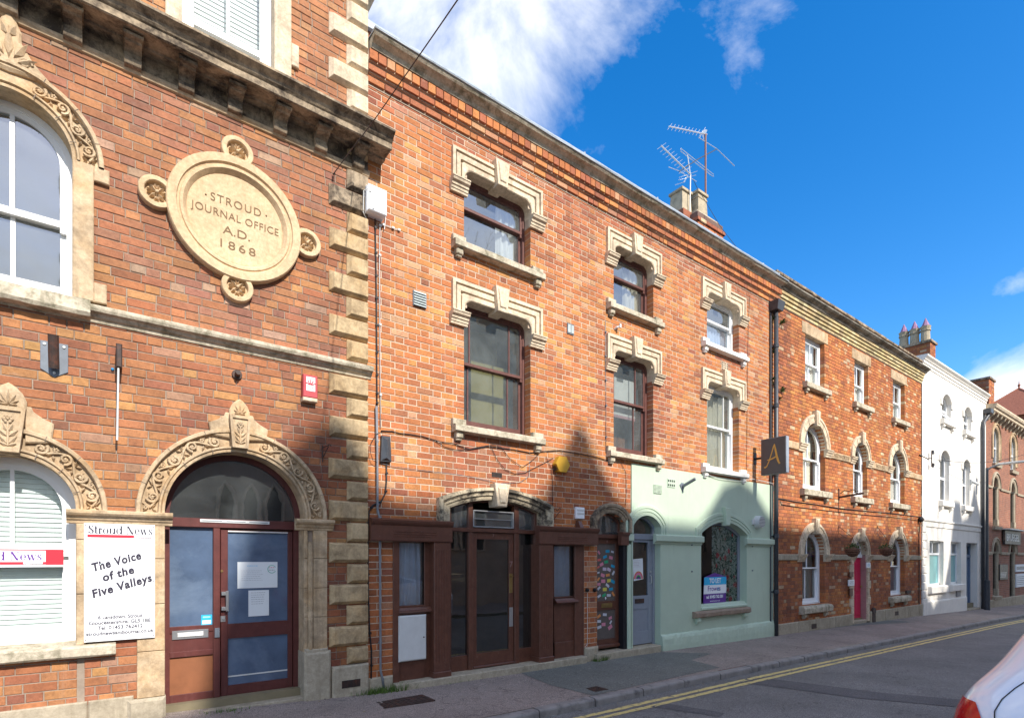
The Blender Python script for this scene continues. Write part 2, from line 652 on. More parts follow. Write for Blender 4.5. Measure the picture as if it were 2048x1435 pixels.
M['purple'] = simple("purple_print", (.12, .03, .26), .5, var=.03)
M['green'] = simple("sage_green_render", (.49, .585, .445), .62, var=.035, scale=2.5, bmp=.12, bscale=30, dirt=(.44, .53, .40), dscale=1.4, dlo=.45, dhi=.8)
M['greenrough'] = simple("sage_green_plinth", (.49, .585, .445), .7, var=.06, scale=6, bmp=.9, bscale=16, dirt=(.27, .36, .25), dscale=2.6, dlo=.6, dhi=.8)
M['greydoor'] = simple("grey_blue_door_paint", (.26, .285, .33), .45, var=.06)
M['yellow'] = simple("yellow_plastic", (.58, .32, .03), .45, var=.1)
M['render'] = simple("white_render", (.82, .775, .70), .8, var=.03, scale=1.5, bmp=.15, bscale=24, dirt=(.64, .61, .55), dscale=.9, dlo=.52, dhi=.8)
M['renderstone'] = simple("cream_painted_stone", (.66, .60, .50), .8, var=.06)
M['pink'] = simple("raspberry_door_paint", (.60, .016, .075), .35, var=.05, spec=.5)
M['frost'] = simple("frosted_teal_glass", (.22, .46, .46), .25, var=.05)
M['doorblue'] = simple("slate_blue_door_paint", (.13, .19, .29), .45, var=.08)
M['glass'] = glassmat("window_glass", (.93, .96, .95), extra=.06, dust=.04)
M['glassdark'] = glassmat("dark_glass", (.35, .35, .36), extra=.09, dust=.03)
M['glassold'] = glassmat("dusty_glass", (.80, .84, .84), (.9, .95, 1.0), extra=.20, rough=.02, dust=.20)
M['carpaint'] = simple("car_paint", (.78, .82, .88), .16, var=.0, spec=.6)
M['carpaint'].node_tree.nodes['Principled BSDF'].inputs['Coat Weight'].default_value = .8
M['lamp'] = simple("red_lamp_lens", (.50, .008, .012), .12, var=.25, scale=14, spec=.7)
M['lampclear'] = simple("clear_lamp_lens", (.42, .20, .17), .15, var=.2, spec=.7)
M['moss'] = simple("grass_blades", (.10, .17, .03), .8, var=.35, scale=20)
M['leafdark'] = simple("leaves", (.06, .10, .025), .7, var=.4, scale=30)
M['bark'] = simple("tree_bark", (.09, .07, .055), .9, var=.3)
M['charcoal'] = simple("charcoal_sign_face", (.085, .075, .075), .4, var=.05)
M['gold'] = simple("gold_lettering", (.62, .33, .06), .4, var=.04)
M['wicker'] = simple("wicker", (.16, .08, .05), .9, var=.3, scale=40)
M['pot'] = simple("buff_chimney_pot", (.42, .35, .24), .85, var=.12, dirt=(.2, .17, .12), dscale=5)
M['potcap'] = simple("lilac_pot_cap", (.30, .16, .26), .7)
M['rooftile'] = simple("red_roof_tile", (.28, .10, .06), .85, var=.35, scale=9)
M['dull'] = simple("church_stone", (.42, .36, .28), .95, var=.25, scale=1.2, bmp=.5, bscale=5)
M['pinkstone'] = simple("pink_painted_reveal", (.42, .22, .21), .8, var=.1)

add_runs(M['green'], (.33, .40, .30), .40, 7.0)
add_runs(M['render'], (.50, .47, .41), .45, 4.0, 2.0)
add_runs(M['shop'], (.055, .025, .018), .6, 14.0)
add_runs(M['maroon'], (.17, .09, .08), .35, 18.0)
add_runs(M['brickplain'], (.10, .05, .04), .6, 4.0)


# ------------------------------------------------------------------ ground
def strip_mesh(name, ys, mat, zoff=0.0, x0=-40, x1=400, kind='structure', zfun=None):
    xs = []
    x = x0
    while x < x1:
        xs.append(x)
        x += .5 if -8 < x < 42 else 8
    xs.append(x1)
    mb = MB()
    n = len(ys)
    f = zfun or zg
    vs = [(x, y, f(x, y) + zoff) for x in xs for y in ys]
    fs = []
    for i in range(len(xs) - 1):
        for j in range(n - 1):
            a = i * n + j
            fs.append((a, a + n, a + n + 1, a + 1))
    mb.faces(vs, fs)
    return mb.build(name, mat, None, kind=kind)


def asphalt(name, col, light, dirt, sc=200, cracks=True, bmp=.6):
    m, nt, b = newmat(name)
    pos = wpos(nt)
    c = ramp(nt, noise(nt, .8, 6, .7, pos), [(.3, tuple(k * .8 for k in col)), (.7, tuple(k * 1.2 for k in col))])
    g = ramp(nt, noise(nt, sc, 2, .6, pos), [(.30, (.50, .50, .50)), (.5, (1, 1, 1)), (.68, (1.70, 1.70, 1.70))])
    c = mixc(nt, 1.0, c, g, 'MULTIPLY')
    sp = ramp(nt, noise(nt, 42, 3, .6, pos), [(.70, (0, 0, 0)), (.76, (.5,) * 3)])
    c = mixc(nt, sp, c, light)
    d = ramp(nt, noise(nt, 2.4, 7, .75, pos, .4), [(.55, (0, 0, 0)), (.72, (.5,) * 3)])
    c = mixc(nt, d, c, dirt)
    vg = node(nt, "ShaderNodeTexVoronoi")
    vg.inputs['Scale'].default_value = 5.5
    nt.links.new(pos, vg.inputs['Vector'])
    gum = ramp(nt, vg.outputs['Distance'], [(.035, (.55,) * 3), (.06, (0, 0, 0))])
    gate = ramp(nt, noise(nt, 9, 2, .5, pos), [(.50, (0, 0, 0)), (.54, (1, 1, 1))])
    c = mixc(nt, mixc(nt, 1.0, gum, gate, 'MULTIPLY'), c, light)
    b2 = ramp(nt, noise(nt, 22, 5, .8, pos), [(.3, (.80, .80, .80)), (.7, (1.22, 1.22, 1.22))])
    c = mixc(nt, 1.0, c, b2, 'MULTIPLY')
    if cracks:
        v = node(nt, "ShaderNodeTexVoronoi", feature='DISTANCE_TO_EDGE')
        v.inputs['Scale'].default_value = .55
        mpn = node(nt, "ShaderNodeVectorMath", operation='ADD')
        nn = node(nt, "ShaderNodeTexNoise")
        nn.inputs['Scale'].default_value = 2.2
        nn.inputs['Detail'].default_value = 5
        nt.links.new(pos, nn.inputs['Vector'])
        nt.links.new(pos, mpn.inputs[0])
        nt.links.new(nn.outputs['Color'], mpn.inputs[1])
        nt.links.new(mpn.outputs[0], v.inputs['Vector'])
        ck = ramp(nt, v.outputs['Distance'], [(0, (.65,) * 3), (.006, (0, 0, 0))])
        c = mixc(nt, ck, c, tuple(k * .35 for k in col))
    nt.links.new(c, b.inputs['Base Color'])
    b.inputs['Roughness'].default_value = .86
    b.inputs['Specular IOR Level'].default_value = .3
    bump(nt, b, noise(nt, sc * .8, 3, .7, pos), bmp, .006)
    return m


M['road'] = asphalt("road_asphalt", (.165, .158, .148), (.30, .28, .26), (.118, .112, .105), 85)
M['roadpatch'] = asphalt("road_patch_asphalt", (.105, .10, .099), (.16, .16, .155), (.085, .082, .08), 110, False)
M['pave'] = asphalt("pavement_asphalt", (.255, .208, .180), (.50, .46, .42), (.18, .147, .128), 95)
M['pavegrey'] = asphalt("pavement_patch_asphalt", (.150, .150, .132), (.45, .44, .40), (.115, .115, .10), 90, False)
M['kerb'] = simple("kerb_concrete", (.27, .245, .225), .85, var=.15, scale=4, bmp=.4, bscale=90, dirt=(.12, .11, .105), dscale=5)
M['yl'] = simple("yellow_road_paint", (.66, .52, .20), .7, var=.12, scale=20, bmp=.3, dirt=(.17, .155, .12), dscale=14, dlo=.55, dhi=.62)

gm = MB()
gm.faces([(-900, -900, 3), (900, -900, -25), (900, 900, -25), (-900, 900, 3)], [(0, 1, 2, 3)])
gm.v = [(x, y, -1.6 - .02 * max(0, x) - .3) for x, y, z in gm.v]
gm.build("ground", simple("earth", (.12, .12, .09), .9), None, kind='structure')
strip_mesh("road", [-1.5, -.6, .4, 1.6, 2.8, 3.8, 4.5, KY], M['road'])
strip_mesh("pavement", [KY + .125, 5.6, YF + .12], M['pave'])
strip_mesh("pavement", [-4.9, -1.62], M['pave'])


def kerb_z(x):
    return zf(x) - .045


kerb = setp(bpy.data.objects.new("kerb", None), kind='structure')
COL.objects.link(kerb)
x = -3.3
kprof = [(0, -.16), (0, -.03), (.008, -.012), (.03, 0), (.125, .002)]
kn = 0
while x < 70:
    L = .915
    g = .011
    mb = MB()
    vs = []
    jz = random.uniform(-.004, .004)
    jy = random.uniform(-.006, .006)
    for xx in (x + g, x + L - g):
        for (dy, dz) in kprof:
            vs.append((xx, KY + dy + jy, kerb_z(xx) + dz + jz))
    n = len(kprof)
    mb.faces(vs, [(i, n + i, n + i + 1, i + 1) for i in range(n - 1)] + [tuple(range(n))[::-1], tuple(range(n, 2 * n))])
    mb.build("kerb_stone", M['kerb'], kerb)
    x += L
    kn += 1
mb = MB()
for xx in range(-2, 70):
    mb.quad((xx, KY + .012, kerb_z(xx) - .03), (xx + 1, KY + .012, kerb_z(xx + 1) - .03), (xx + 1, KY + .12, kerb_z(xx + 1) - .012), (xx, KY + .12, kerb_z(xx) - .012))
mb.build("kerb_bedding", M['mortar3'], kerb)
kb2 = strip_mesh("kerb_opposite", [-1.62, -1.5], M['kerb'], zfun=lambda x, y: zf(x) - .04)

# yellow lines, a worn ragged pair
for (ya, yb) in ((4.545, 4.63), (4.385, 4.47)):
    mb = MB()
    x = -3.0
    pa, pb = ya, yb
    while x < 80:
        st = .12 if x < 16 else .5
        na, nb = ya + random.uniform(-.009, .009), yb + random.uniform(-.009, .009)
        mb.quad((x, pa, zg(x, pa) + .004), (x + st, na, zg(x + st, na) + .004), (x + st, nb, zg(x + st, nb) + .004), (x, pb, zg(x, pb) + .004))
        pa, pb = na, nb
        x += st
    mb.build("yellow_line", M['yl'], None, kind='structure')


def ground_at(px, py, off=0.0):
    """the ground spot seen at a place of the photograph"""
    r, u = (px - 1024) / 1087, (1117 - py) / 1087
    d = Vector((cos(TH), sin(TH), 0)) + Vector((sin(TH), -cos(TH), 0)) * r + Vector((0, 0, u))
    t = 1.0
    for _ in range(40):
        q = d * t
        t += ((q.z + EYE) - zg(q.x, q.y)) / -d.z * .9
    q = d * t
    return q.x, min(q.y, YF + .05), zg(q.x, q.y) + off


def ground_patch(name, pts, mat, off=.004):
    """a thin sheet following the ground"""
    g = [ground_at(*q) for q in pts]
    xs = sorted(q[0] for q in g)
    mb = MB()
    n = 40
    x0, x1 = xs[0], xs[-1]

    def cut(x):
        ys = []
        m = len(g)
        for i in range(m):
            a, b = g[i], g[(i + 1) % m]
            if (a[0] - x) * (b[0] - x) <= 0 and a[0] != b[0]:
                ys.append(a[1] + (b[1] - a[1]) * (x - a[0]) / (b[0] - a[0]))
        return (min(ys), max(ys)) if ys else None
    prev = None
    for i in range(n + 1):
        x = x0 + (x1 - x0) * min(max(i / n, .001), .999)
        c = cut(x)
        if c:
            row = [(x, c[0] + (c[1] - c[0]) * k / 3) for k in range(4)]
            if prev:
                for k in range(3):
                    q = [prev[k], row[k], row[k + 1], prev[k + 1]]
                    mb.quad(*[(a, b, zg(a, b) + off) for a, b in q])
            prev = row
    return mb.build(name, mat, None, kind='structure')


ground_patch("pavement_patch", [(1031, 1344), (1101, 1369), (1181, 1391), (1440, 1334), (1420, 1334), (1371, 1323), (1425, 1306), (1312, 1303), (1195, 1320)], M['pavegrey'])
lit = MB()
rl_ = random.Random(9)
for i in range(170):
    x_ = rl_.uniform(.5, 22)
    y_ = rl_.choice([rl_.uniform(KY + .15, YF - .15), YF - .06 - abs(rl_.gauss(0, .06)), KY - abs(rl_.gauss(0, .07)) - .01])
    z_ = (zg(x_, y_) if y_ > KY + .1 or y_ < KY else zg(x_, y_)) + .006
    s_ = rl_.uniform(.006, .022)
    a_ = rl_.uniform(0, 6.28)
    lit.col = rl_.choice([(.16, .10, .05), (.30, .22, .10), (.42, .40, .36), (.10, .08, .05), (.34, .28, .16)])
    lit.quad((x_ - s_ * cos(a_), y_ - s_ * sin(a_), z_), (x_ + s_ * .5 * sin(a_), y_ - s_ * .5 * cos(a_), z_ + .004), (x_ + s_ * cos(a_), y_ + s_ * sin(a_), z_ + .002), (x_ - s_ * .5 * sin(a_), y_ + s_ * .5 * cos(a_), z_ + .007))
lit.build("leaf_litter", brickmat("dry_litter", False), None, kind='stuff')
ground_patch("pavement_patch", [(1600, 1262), (1700, 1251), (1830, 1243), (1760, 1238), (1640, 1252)], M['pavegrey'])
ground_patch("road_patch", [(1500, 1352), (1760, 1384), (1960, 1402), (1950, 1416), (1720, 1396), (1480, 1364)], M['roadpatch'])
ground_patch("road_patch", [(1330, 1405), (1450, 1425), (1440, 1433), (1300, 1412)], M['roadpatch'])


def cover_plate(label, px, py, lx, ly, mat, rows):
    x, y, z = ground_at(px, py)
    y = min(y, YF - .3)
    t = thing("manhole_cover", label, "manhole cover", (x, y, z), "metal covers set in the pavement")
    mb = MB()
    mb.box3(x - lx / 2 - .02, x + lx / 2 + .02, y - ly / 2 - .02, y + ly / 2 + .02, z - .02, z + .006)
    mb.build("cover_frame", M['iron'], t)
    mb = MB()
    mb.box3(x - lx / 2, x + lx / 2, y - ly / 2, y + ly / 2, z, z + .009)
    for i in range(rows):
        for j in range(4):
            cx = x - lx / 2 + lx * (i + .5) / rows
            cy = y - ly / 2 + ly * (j + .5) / 4
            mb.box3(cx - lx / rows * .3, cx + lx / rows * .3, cy - ly * .08, cy + ly * .08, z + .009, z + .013)
    mb.build("cover_plate", mat, t)


cover_plate("large dark metal cover set in the pavement before the brown shopfront", 808, 1402, .62, .30, M['iron'], 9)
cover_plate("small rusty square cover in the pavement near the kerb", 1192, 1377, .20, .18, M['iron'], 5)


# ------------------------------------------------------------------ brickwork
class Rect:
    def __init__(s, x0, x1, z0, z1, deep=0.0):
        s.x0, s.x1, s.z0, s.z1, s.deep = x0, x1, z0, z1, deep

    def iv(s, z):
        return (s.x0, s.x1) if s.z0 <= z <= s.z1 else None

    def zs(s):
        return [s.z0, s.z1]


class Arch:
    """opening with upright sides and a curved head: segment of the given rise over half width hw"""

    def __init__(s, cx, hw, z0, zsp, rise, deep=0.0):
        s.cx, s.hw, s.z0, s.zsp, s.rise, s.deep = cx, hw, z0, zsp, rise, deep
        s.r = (hw * hw + rise * rise) / (2 * rise)

    def iv(s, z):
        if z < s.z0 or z > s.zsp + s.rise:
            return None
        if z <= s.zsp:
            h = s.hw
        else:
            d = z - s.zsp - s.rise + s.r
            h = sqrt(max(0, s.r ** 2 - d * d))
        return (s.cx - h, s.cx + h)

    def zs(s):
        return [s.z0, s.zsp] + [s.zsp + s.rise * k / 10 for k in range(1, 11)]


class Disc:
    def __init__(s, cx, cz, r):
        s.cx, s.cz, s.r, s.deep = cx, cz, r, 0

    def iv(s, z):
        d = abs(z - s.cz)
        return None if d > s.r else (s.cx - sqrt(s.r ** 2 - d * d), s.cx + sqrt(s.r ** 2 - d * d))

    def zs(s):
        return [s.cz - s.r + 2 * s.r * k / 12 for k in range(13)]


def free(x0, x1, holes, z):
    segs = [(x0, x1, 0, 0)]
    for h in holes:
        v = h.iv(z)
        if not v:
            continue
        out = []
        for (a, b, da, db) in segs:
            if v[1] <= a or v[0] >= b:
                out.append((a, b, da, db))
                continue
            if v[0] > a:
                out.append((a, v[0], da, h.deep))
            if v[1] < b:
                out.append((v[1], b, h.deep, db))
        segs = out
    return [q for q in segs if q[1] - q[0] > .012]


def sheet(mb, x0, x1, z0, z1, holes, p, extra=()):
    """plane at p with true openings"""
    zs = {z0, z1}
    for h in holes:
        for z in h.zs():
            if z0 < z < z1:
                zs.add(z)
    for z in extra:
        if z0 < z < z1:
            zs.add(z)
    zs = sorted(zs)
    e = 1e-5
    for a, b in zip(zs, zs[1:]):
        if b - a < 1e-4:
            continue
        A, B = free(x0, x1, holes, a + e), free(x0, x1, holes, b - e)
        if len(A) == len(B):
            for sa, sb in zip(A, B):
                mb.quad((sa[0], YF - p, a), (sa[1], YF - p, a), (sb[1], YF - p, b), (sb[0], YF - p, b))
        else:
            for sa in free(x0, x1, holes, (a + b) / 2):
                mb.quad((sa[0], YF - p, a), (sa[1], YF - p, a), (sa[1], YF - p, b), (sa[0], YF - p, b))


def lerp3(a, b, t):
    return tuple(a[i] + (b[i] - a[i]) * t for i in range(3))


def pick(pal):
    r = random.random() * sum(q[0] for q in pal)
    for wt, c in pal:
        r -= wt
        if r <= 0:
            break
    k = random.uniform(.88, 1.12)
    return tuple(min(1, q * k * random.uniform(.96, 1.04)) for q in c)


BMESH = {}


def unit_brick(wd, ht, dp, mat):
    key = (round(wd, 3), round(ht, 4), round(dp, 3), mat.name)
    if key not in BMESH:
        b = .0045
        vs = [(-wd / 2, dp, -ht / 2), (wd / 2, dp, -ht / 2), (wd / 2, dp, ht / 2), (-wd / 2, dp, ht / 2),
              (-wd / 2, b, -ht / 2), (wd / 2, b, -ht / 2), (wd / 2, b, ht / 2), (-wd / 2, b, ht / 2),
              (-wd / 2 + b, 0, -ht / 2 + b), (wd / 2 - b, 0, -ht / 2 + b), (wd / 2 - b, 0, ht / 2 - b), (-wd / 2 + b, 0, ht / 2 - b)]
        fs = [(0, 1, 5, 4), (1, 2, 6, 5), (2, 3, 7, 6), (3, 0, 4, 7), (4, 5, 9, 8), (5, 6, 10, 9), (6, 7, 11, 10), (7, 4, 8, 11), (8, 9, 10, 11)]
        me = bpy.data.meshes.new("brick")
        me.from_pydata(vs, [], fs)
        me.materials.append(mat)
        BMESH[key] = me
    return BMESH[key]


def brick_wall(parent, x0, x1, z0, z1, holes, c, pal, m_join, m_obj, m_mortar, jt, n_parts, bond='flemish', proud=.007, picker=None, phase=0.0, palfun=None, covers=()):
    S_, H_ = .374 * .66, .374 * .34
    rows = int(math.ceil((z1 - z0) / c - 1e-6))
    bricks = []
    for i in range(rows):
        za = z0 + i * c
        zb = min(za + c, z1)
        zm = (za + zb) / 2
        for (a, b, da, db) in free(x0, x1, list(holes) + list(covers), zm):
            if bond == 'flemish':
                units = [S_, H_]
                start = -12 + (.187 if i % 2 else 0) + phase
            else:   # mostly stretchers with a header every few, rows drifting
                rr = random.Random(i * 13 + 5)
                units = [S_, H_, S_, S_, H_] if i % 4 else [H_, H_, S_, H_]
                start = -12 - rr.random() * .6
            xx = start
            k = 0
            per = sum(units)
            xx += per * int((a - xx) / per)
            cuts = []
            while xx < b:
                wd = units[k % len(units)]
                xa, xb = max(xx, a), min(xx + wd, b)
                if xb - xa > .001:
                    cuts.append([xa, xb])
                xx += wd
                k += 1
            # absorb slivers
            j = 0
            while j < len(cuts):
                if cuts[j][1] - cuts[j][0] < .045 and len(cuts) > 1:
                    if j == 0:
                        cuts[1][0] = cuts[0][0]
                    else:
                        cuts[j - 1][1] = cuts[j][1]
                    cuts.pop(j)
                    continue
                j += 1
            for j, (xa, xb) in enumerate(cuts):
                dp = .03
                if j == 0 and da:
                    dp = da
                if j == len(cuts) - 1 and db:
                    dp = max(dp, db)
                e0 = jt / 2 + random.uniform(-.0015, .0015)
                q = (xa + (e0 if (j or not da) else .001), xb - (e0 if (j < len(cuts) - 1 or not db) else .001), za + jt / 2, zb - jt / 2, dp)
                if q[1] - q[0] > .02 and q[3] - q[2] > .02:
                    bricks.append(q)
    sc = picker or (lambda q: -(q[0] + q[1]))
    order = sorted(range(len(bricks)), key=lambda i: -sc(bricks[i]))
    single = set(order[:n_parts])
    mb = MB()
    off = base_of(parent)
    for i, (xa, xb, za, zb, dp) in enumerate(bricks):
        xm, zm = (xa + xb) / 2, (za + zb) / 2
        pl = palfun(xm, zm) if palfun else pal
        col = pick(pl)
        pr = proud + random.uniform(-.0022, .003)
        if i in single:
            o = bpy.data.objects.new("brick", unit_brick(xb - xa, zb - za, dp + .01, m_obj))
            COL.objects.link(o)
            o.parent = parent
            o.location = Vector((xm, YF - pr, zm)) - off
            o.rotation_euler = (random.uniform(-.012, .012), random.uniform(-.004, .004), random.uniform(-.008, .008))
            o.color = col + (1,)
        else:
            mb.col = col
            mb.box(xa + random.uniform(-.001, .001), xb + random.uniform(-.001, .001), za + random.uniform(-.0008, .0008), zb, -dp, pr, .0045)
    mb.build("brickwork", m_join, parent, kind='stuff')
    mt = MB()
    sheet(mt, x0, x1, z0, z1, holes, 0.0)
    mt.build("mortar", m_mortar, parent)


# ------------------------------------------------------------------ rails for heads and frames
def r_seg(cx, hw, z0, zsp, rise, p, n=26):
    r = (hw * hw + rise * rise) / (2 * rise)
    a = math.asin(min(1, hw / r)) if rise <= hw else pi - math.asin(min(1, hw / r))
    cz = zsp + rise - r
    pts = [(cx - hw, z0, p)]
    for i in range(n + 1):
        g = -a + 2 * a * i / n
        pts.append((cx + r * sin(g), cz + r * cos(g), p))
    pts.append((cx + hw, z0, p))
    return pts


def r_rr(cx, hw, z0, ztop, rad, p, n=26):
    pts = [(cx - hw, z0, p)]
    h = n // 2
    for i in range(h + 1):
        g = pi / 2 * i / h
        pts.append((cx - hw + rad - rad * cos(g), ztop - rad + rad * sin(g), p))
    for i in range(n - h):
        g = pi / 2 * i / (n - h - 1)
        pts.append((cx + hw - rad + rad * sin(g), ztop - rad + rad * cos(g), p))
    pts.append((cx + hw, z0, p))
    return pts


def rail(sh, inset, p, z0=None):
    """the outline of an opening shape, moved inwards by inset"""
    k = sh['k']
    z = sh['z0'] if z0 is None else z0
    if k == 'seg':
        hw = sh['hw'] - inset
        # keep the same centre of the arc
        r = (sh['hw'] ** 2 + sh['rise'] ** 2) / (2 * sh['rise'])
        cz = sh['zsp'] + sh['rise'] - r
        r2 = r - inset
        top = cz + r2
        zsp = cz + sqrt(max(0, r2 * r2 - hw * hw)) if sh['rise'] < sh['hw'] * .98 else cz
        return r_seg(sh['cx'], hw, z, zsp, top - zsp, p)
    return r_rr(sh['cx'], sh['hw'] - inset, z, sh['ztop'] - inset, max(.002, sh['rad'] - inset), p)


def head_z(sh, x, inset=0.0):
    """height of the head above x"""
    pts = rail(sh, inset, 0)
    for a, b in zip(pts, pts[1:]):
        if (a[0] - x) * (b[0] - x) <= 0 and abs(a[0] - b[0]) > 1e-6:
            return a[1] + (b[1] - a[1]) * (x - a[0]) / (b[0] - a[0])
    return sh.get('ztop', sh.get('zsp', 0))


def fill_rails(mb, sh, inset, p, z0, z1=None):
    """closed flat pane in the shape of the opening between z0 and z1"""
    pts = rail(sh, inset, p, z0)
    poly = [(x, z) for x, z, _ in pts]
    if z1 is not None:
        poly = [(poly[0][0], z0), (poly[0][0], z1), (poly[-1][0], z1), (poly[-1][0], z0)]
    mb.quad(*[(x, YF - p, z) for x, z in poly[::-1]])


def curtain_mesh(x0, x1, z0, z1, p, amp=.03, wl=.11, ph=0.0, lean=0.0):
    mb = MB()
    n = max(8, int((x1 - x0) / wl * 8))
    vs = []
    for j in range(7):
        t = j / 6
        for i in range(n + 1):
            u = i / n
            xx = x0 + (x1 - x0) * u + lean * (1 - t) * (u - .3)
            y = YF - p + amp * (sin(2 * pi * (u * (x1 - x0) / wl) + ph + .6 * sin(3 * t + u * 4)) * (.6 + .4 * (1 - t)) + .35 * sin(2 * pi * u * (x1 - x0) / wl * 2.3 + 1))
            vs.append((xx, y, z0 + (z1 - z0) * t))
    mb.faces(vs, [(j * (n + 1) + i, j * (n + 1) + i + 1, (j + 1) * (n + 1) + i + 1, (j + 1) * (n + 1) + i) for j in range(6) for i in range(n)])
    return mb


def sash(parent, sh, q, mat, railz, bars_u=(), bars_l=(), fw=.055, st=.045, glass='glass', curtains=(), bar=.018, label=None, thick=.05, sub=True, meet=.04, botr=.075, hb_u=(), hb_l=()):
    """a sliding sash window set q behind the front: frame with pane, sash and glazing bar pieces"""
    cx, hw, z0 = sh['cx'], sh['hw'], sh['z0']
    f = MB()
    f.rails([rail(sh, -.02, -q - .08), rail(sh, -.02, -q), rail(sh, fw, -q), rail(sh, fw, -q - .09)])
    f.box(cx - hw, cx + hw, z0, z0 + fw * .9, -q - .1, -q + .012)
    win = f.build("window", mat, parent, label=label)
    pf = -q - .012          # face of the upper sash
    pl = pf - .045          # face of the lower sash
    zs0 = z0 + fw * .9
    # upper sash
    up = MB()
    up.rails([rail(sh, fw, pf, railz), rail(sh, fw + st, pf, railz), rail(sh, fw + st, pf - thick, railz)])
    up.box(cx - hw + fw, cx + hw - fw, railz - meet / 2, railz + meet / 2, pf - .05, pf + .004)
    for d in (-1, 1):   # horns
        xx = cx + d * (hw - fw - st / 2)
        up.box(xx - st / 2, xx + st / 2, railz - meet / 2 - .05, railz - meet / 2, pf - .04, pf)
    for fr in bars_u:
        xx = cx + fr * hw
        up.box(xx - bar / 2, xx + bar / 2, railz, head_z(sh, xx, fw + st * .6), pf - .03, pf - .004)
    for hz in hb_u:
        up.box(cx - hw + fw, cx + hw - fw, hz - bar / 2, hz + bar / 2, pf - .03, pf - .005)
    up.build("upper_sash", mat, win)
    lo = MB()
    x0, x1 = cx - hw + fw, cx + hw - fw
    lo.box(x0, x0 + st, zs0, railz, pl - thick, pl)
    lo.box(x1 - st, x1, zs0, railz, pl - thick, pl)
    lo.box(x0, x1, zs0, zs0 + botr, pl - thick, pl + .003)
    lo.box(x0, x1, railz - meet / 2, railz + meet / 2 - .006, pl - thick, pl + .002)
    for fr in bars_l:
        xx = cx + fr * hw
        lo.box(xx - bar / 2, xx + bar / 2, zs0 + botr, railz, pl - .03, pl - .004)
    for hz in hb_l:
        lo.box(x0, x1, hz - bar / 2, hz + bar / 2, pl - .03, pl - .005)
    lo.build("lower_sash", mat, win)
    g = MB()
    fill_rails(g, sh, fw + st * .5, pf - .02, railz)
    g.build("pane", M[glass], win)
    g = MB()
    g.quad((x0, YF - pl + .02, zs0), (x1, YF - pl + .02, zs0), (x1, YF - pl + .02, railz), (x0, YF - pl + .02, railz))
    g.build("pane", M[glass], win)
    for (cm, a, b, za, zb, ph) in curtains:
        curtain_mesh(cx + a * hw, cx + b * hw, za, zb, pl - .10, ph=ph).build("curtain", M[cm], win, smooth=True)
    return win


def reveal(parent, sh, q, mat, name="reveal", z0=None, inset=0.0, p0=.0, extra=.1):
    mb = MB()
    mb.rails([rail(sh, inset, p0, z0), rail(sh, inset, -q - extra, z0)])
    return mb.build(name, mat, parent)


def shell(parent, x0, x1, z0, z1, floors, roofmat, depth=8.0, base=-1.2, room=1.5):
    """the body behind the front: party walls, back, floors and a low roof, so that rooms lie behind the glass"""
    mb = MB()
    mb.box3(x0, x0 + .2, YF + .16, YF + depth, base, z1)
    mb.box3(x1 - .2, x1, YF + .16, YF + depth, base, z1)
    mb.box3(x0, x1, YF + depth - .2, YF + depth, base, z1)
    mb.build("side_wall", M['brickplain'], parent)
    mb = MB()
    mb.box3(x0 + .2, x1 - .2, YF + room, YF + room + .1, base, z1 - .05)
    for zz in floors:
        mb.box3(x0 + .2, x1 - .2, YF + .10, YF + room, zz, zz + .22)
    mb.build("room_wall", M['room'], parent)
    mb = MB()
    mb.box3(x0 + .02, x1 - .02, YF + .05, YF + depth, z1 - .04, z1 + .12)
    mb.build("roof", roofmat, parent)


# ------------------------------------------------------------------ the old newspaper office (left)
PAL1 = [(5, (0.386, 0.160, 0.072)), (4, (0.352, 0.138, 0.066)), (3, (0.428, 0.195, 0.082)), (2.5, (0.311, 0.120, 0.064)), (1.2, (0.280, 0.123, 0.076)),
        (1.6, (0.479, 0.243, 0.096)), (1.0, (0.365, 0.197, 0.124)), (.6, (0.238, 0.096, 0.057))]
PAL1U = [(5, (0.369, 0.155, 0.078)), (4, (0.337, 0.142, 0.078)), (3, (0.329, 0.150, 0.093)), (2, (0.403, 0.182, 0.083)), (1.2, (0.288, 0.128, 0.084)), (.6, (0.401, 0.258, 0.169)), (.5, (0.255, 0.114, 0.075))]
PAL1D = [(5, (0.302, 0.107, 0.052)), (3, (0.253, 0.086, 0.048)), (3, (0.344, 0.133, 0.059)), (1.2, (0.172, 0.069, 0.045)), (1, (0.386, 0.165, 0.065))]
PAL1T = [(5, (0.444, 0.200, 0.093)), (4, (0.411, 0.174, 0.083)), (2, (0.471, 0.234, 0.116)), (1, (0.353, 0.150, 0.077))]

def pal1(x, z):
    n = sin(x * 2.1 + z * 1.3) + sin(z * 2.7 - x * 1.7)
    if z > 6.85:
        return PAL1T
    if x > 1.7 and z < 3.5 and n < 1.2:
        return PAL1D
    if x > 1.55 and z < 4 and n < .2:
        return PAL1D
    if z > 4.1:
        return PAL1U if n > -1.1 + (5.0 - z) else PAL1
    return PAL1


XL = -2.75
XB = 2.63
B1 = thing("brick_building", "tall ornate red brick building with stone roundel and carved arches, the leftmost", "building", (XL, YF, 0), "terrace of street buildings")
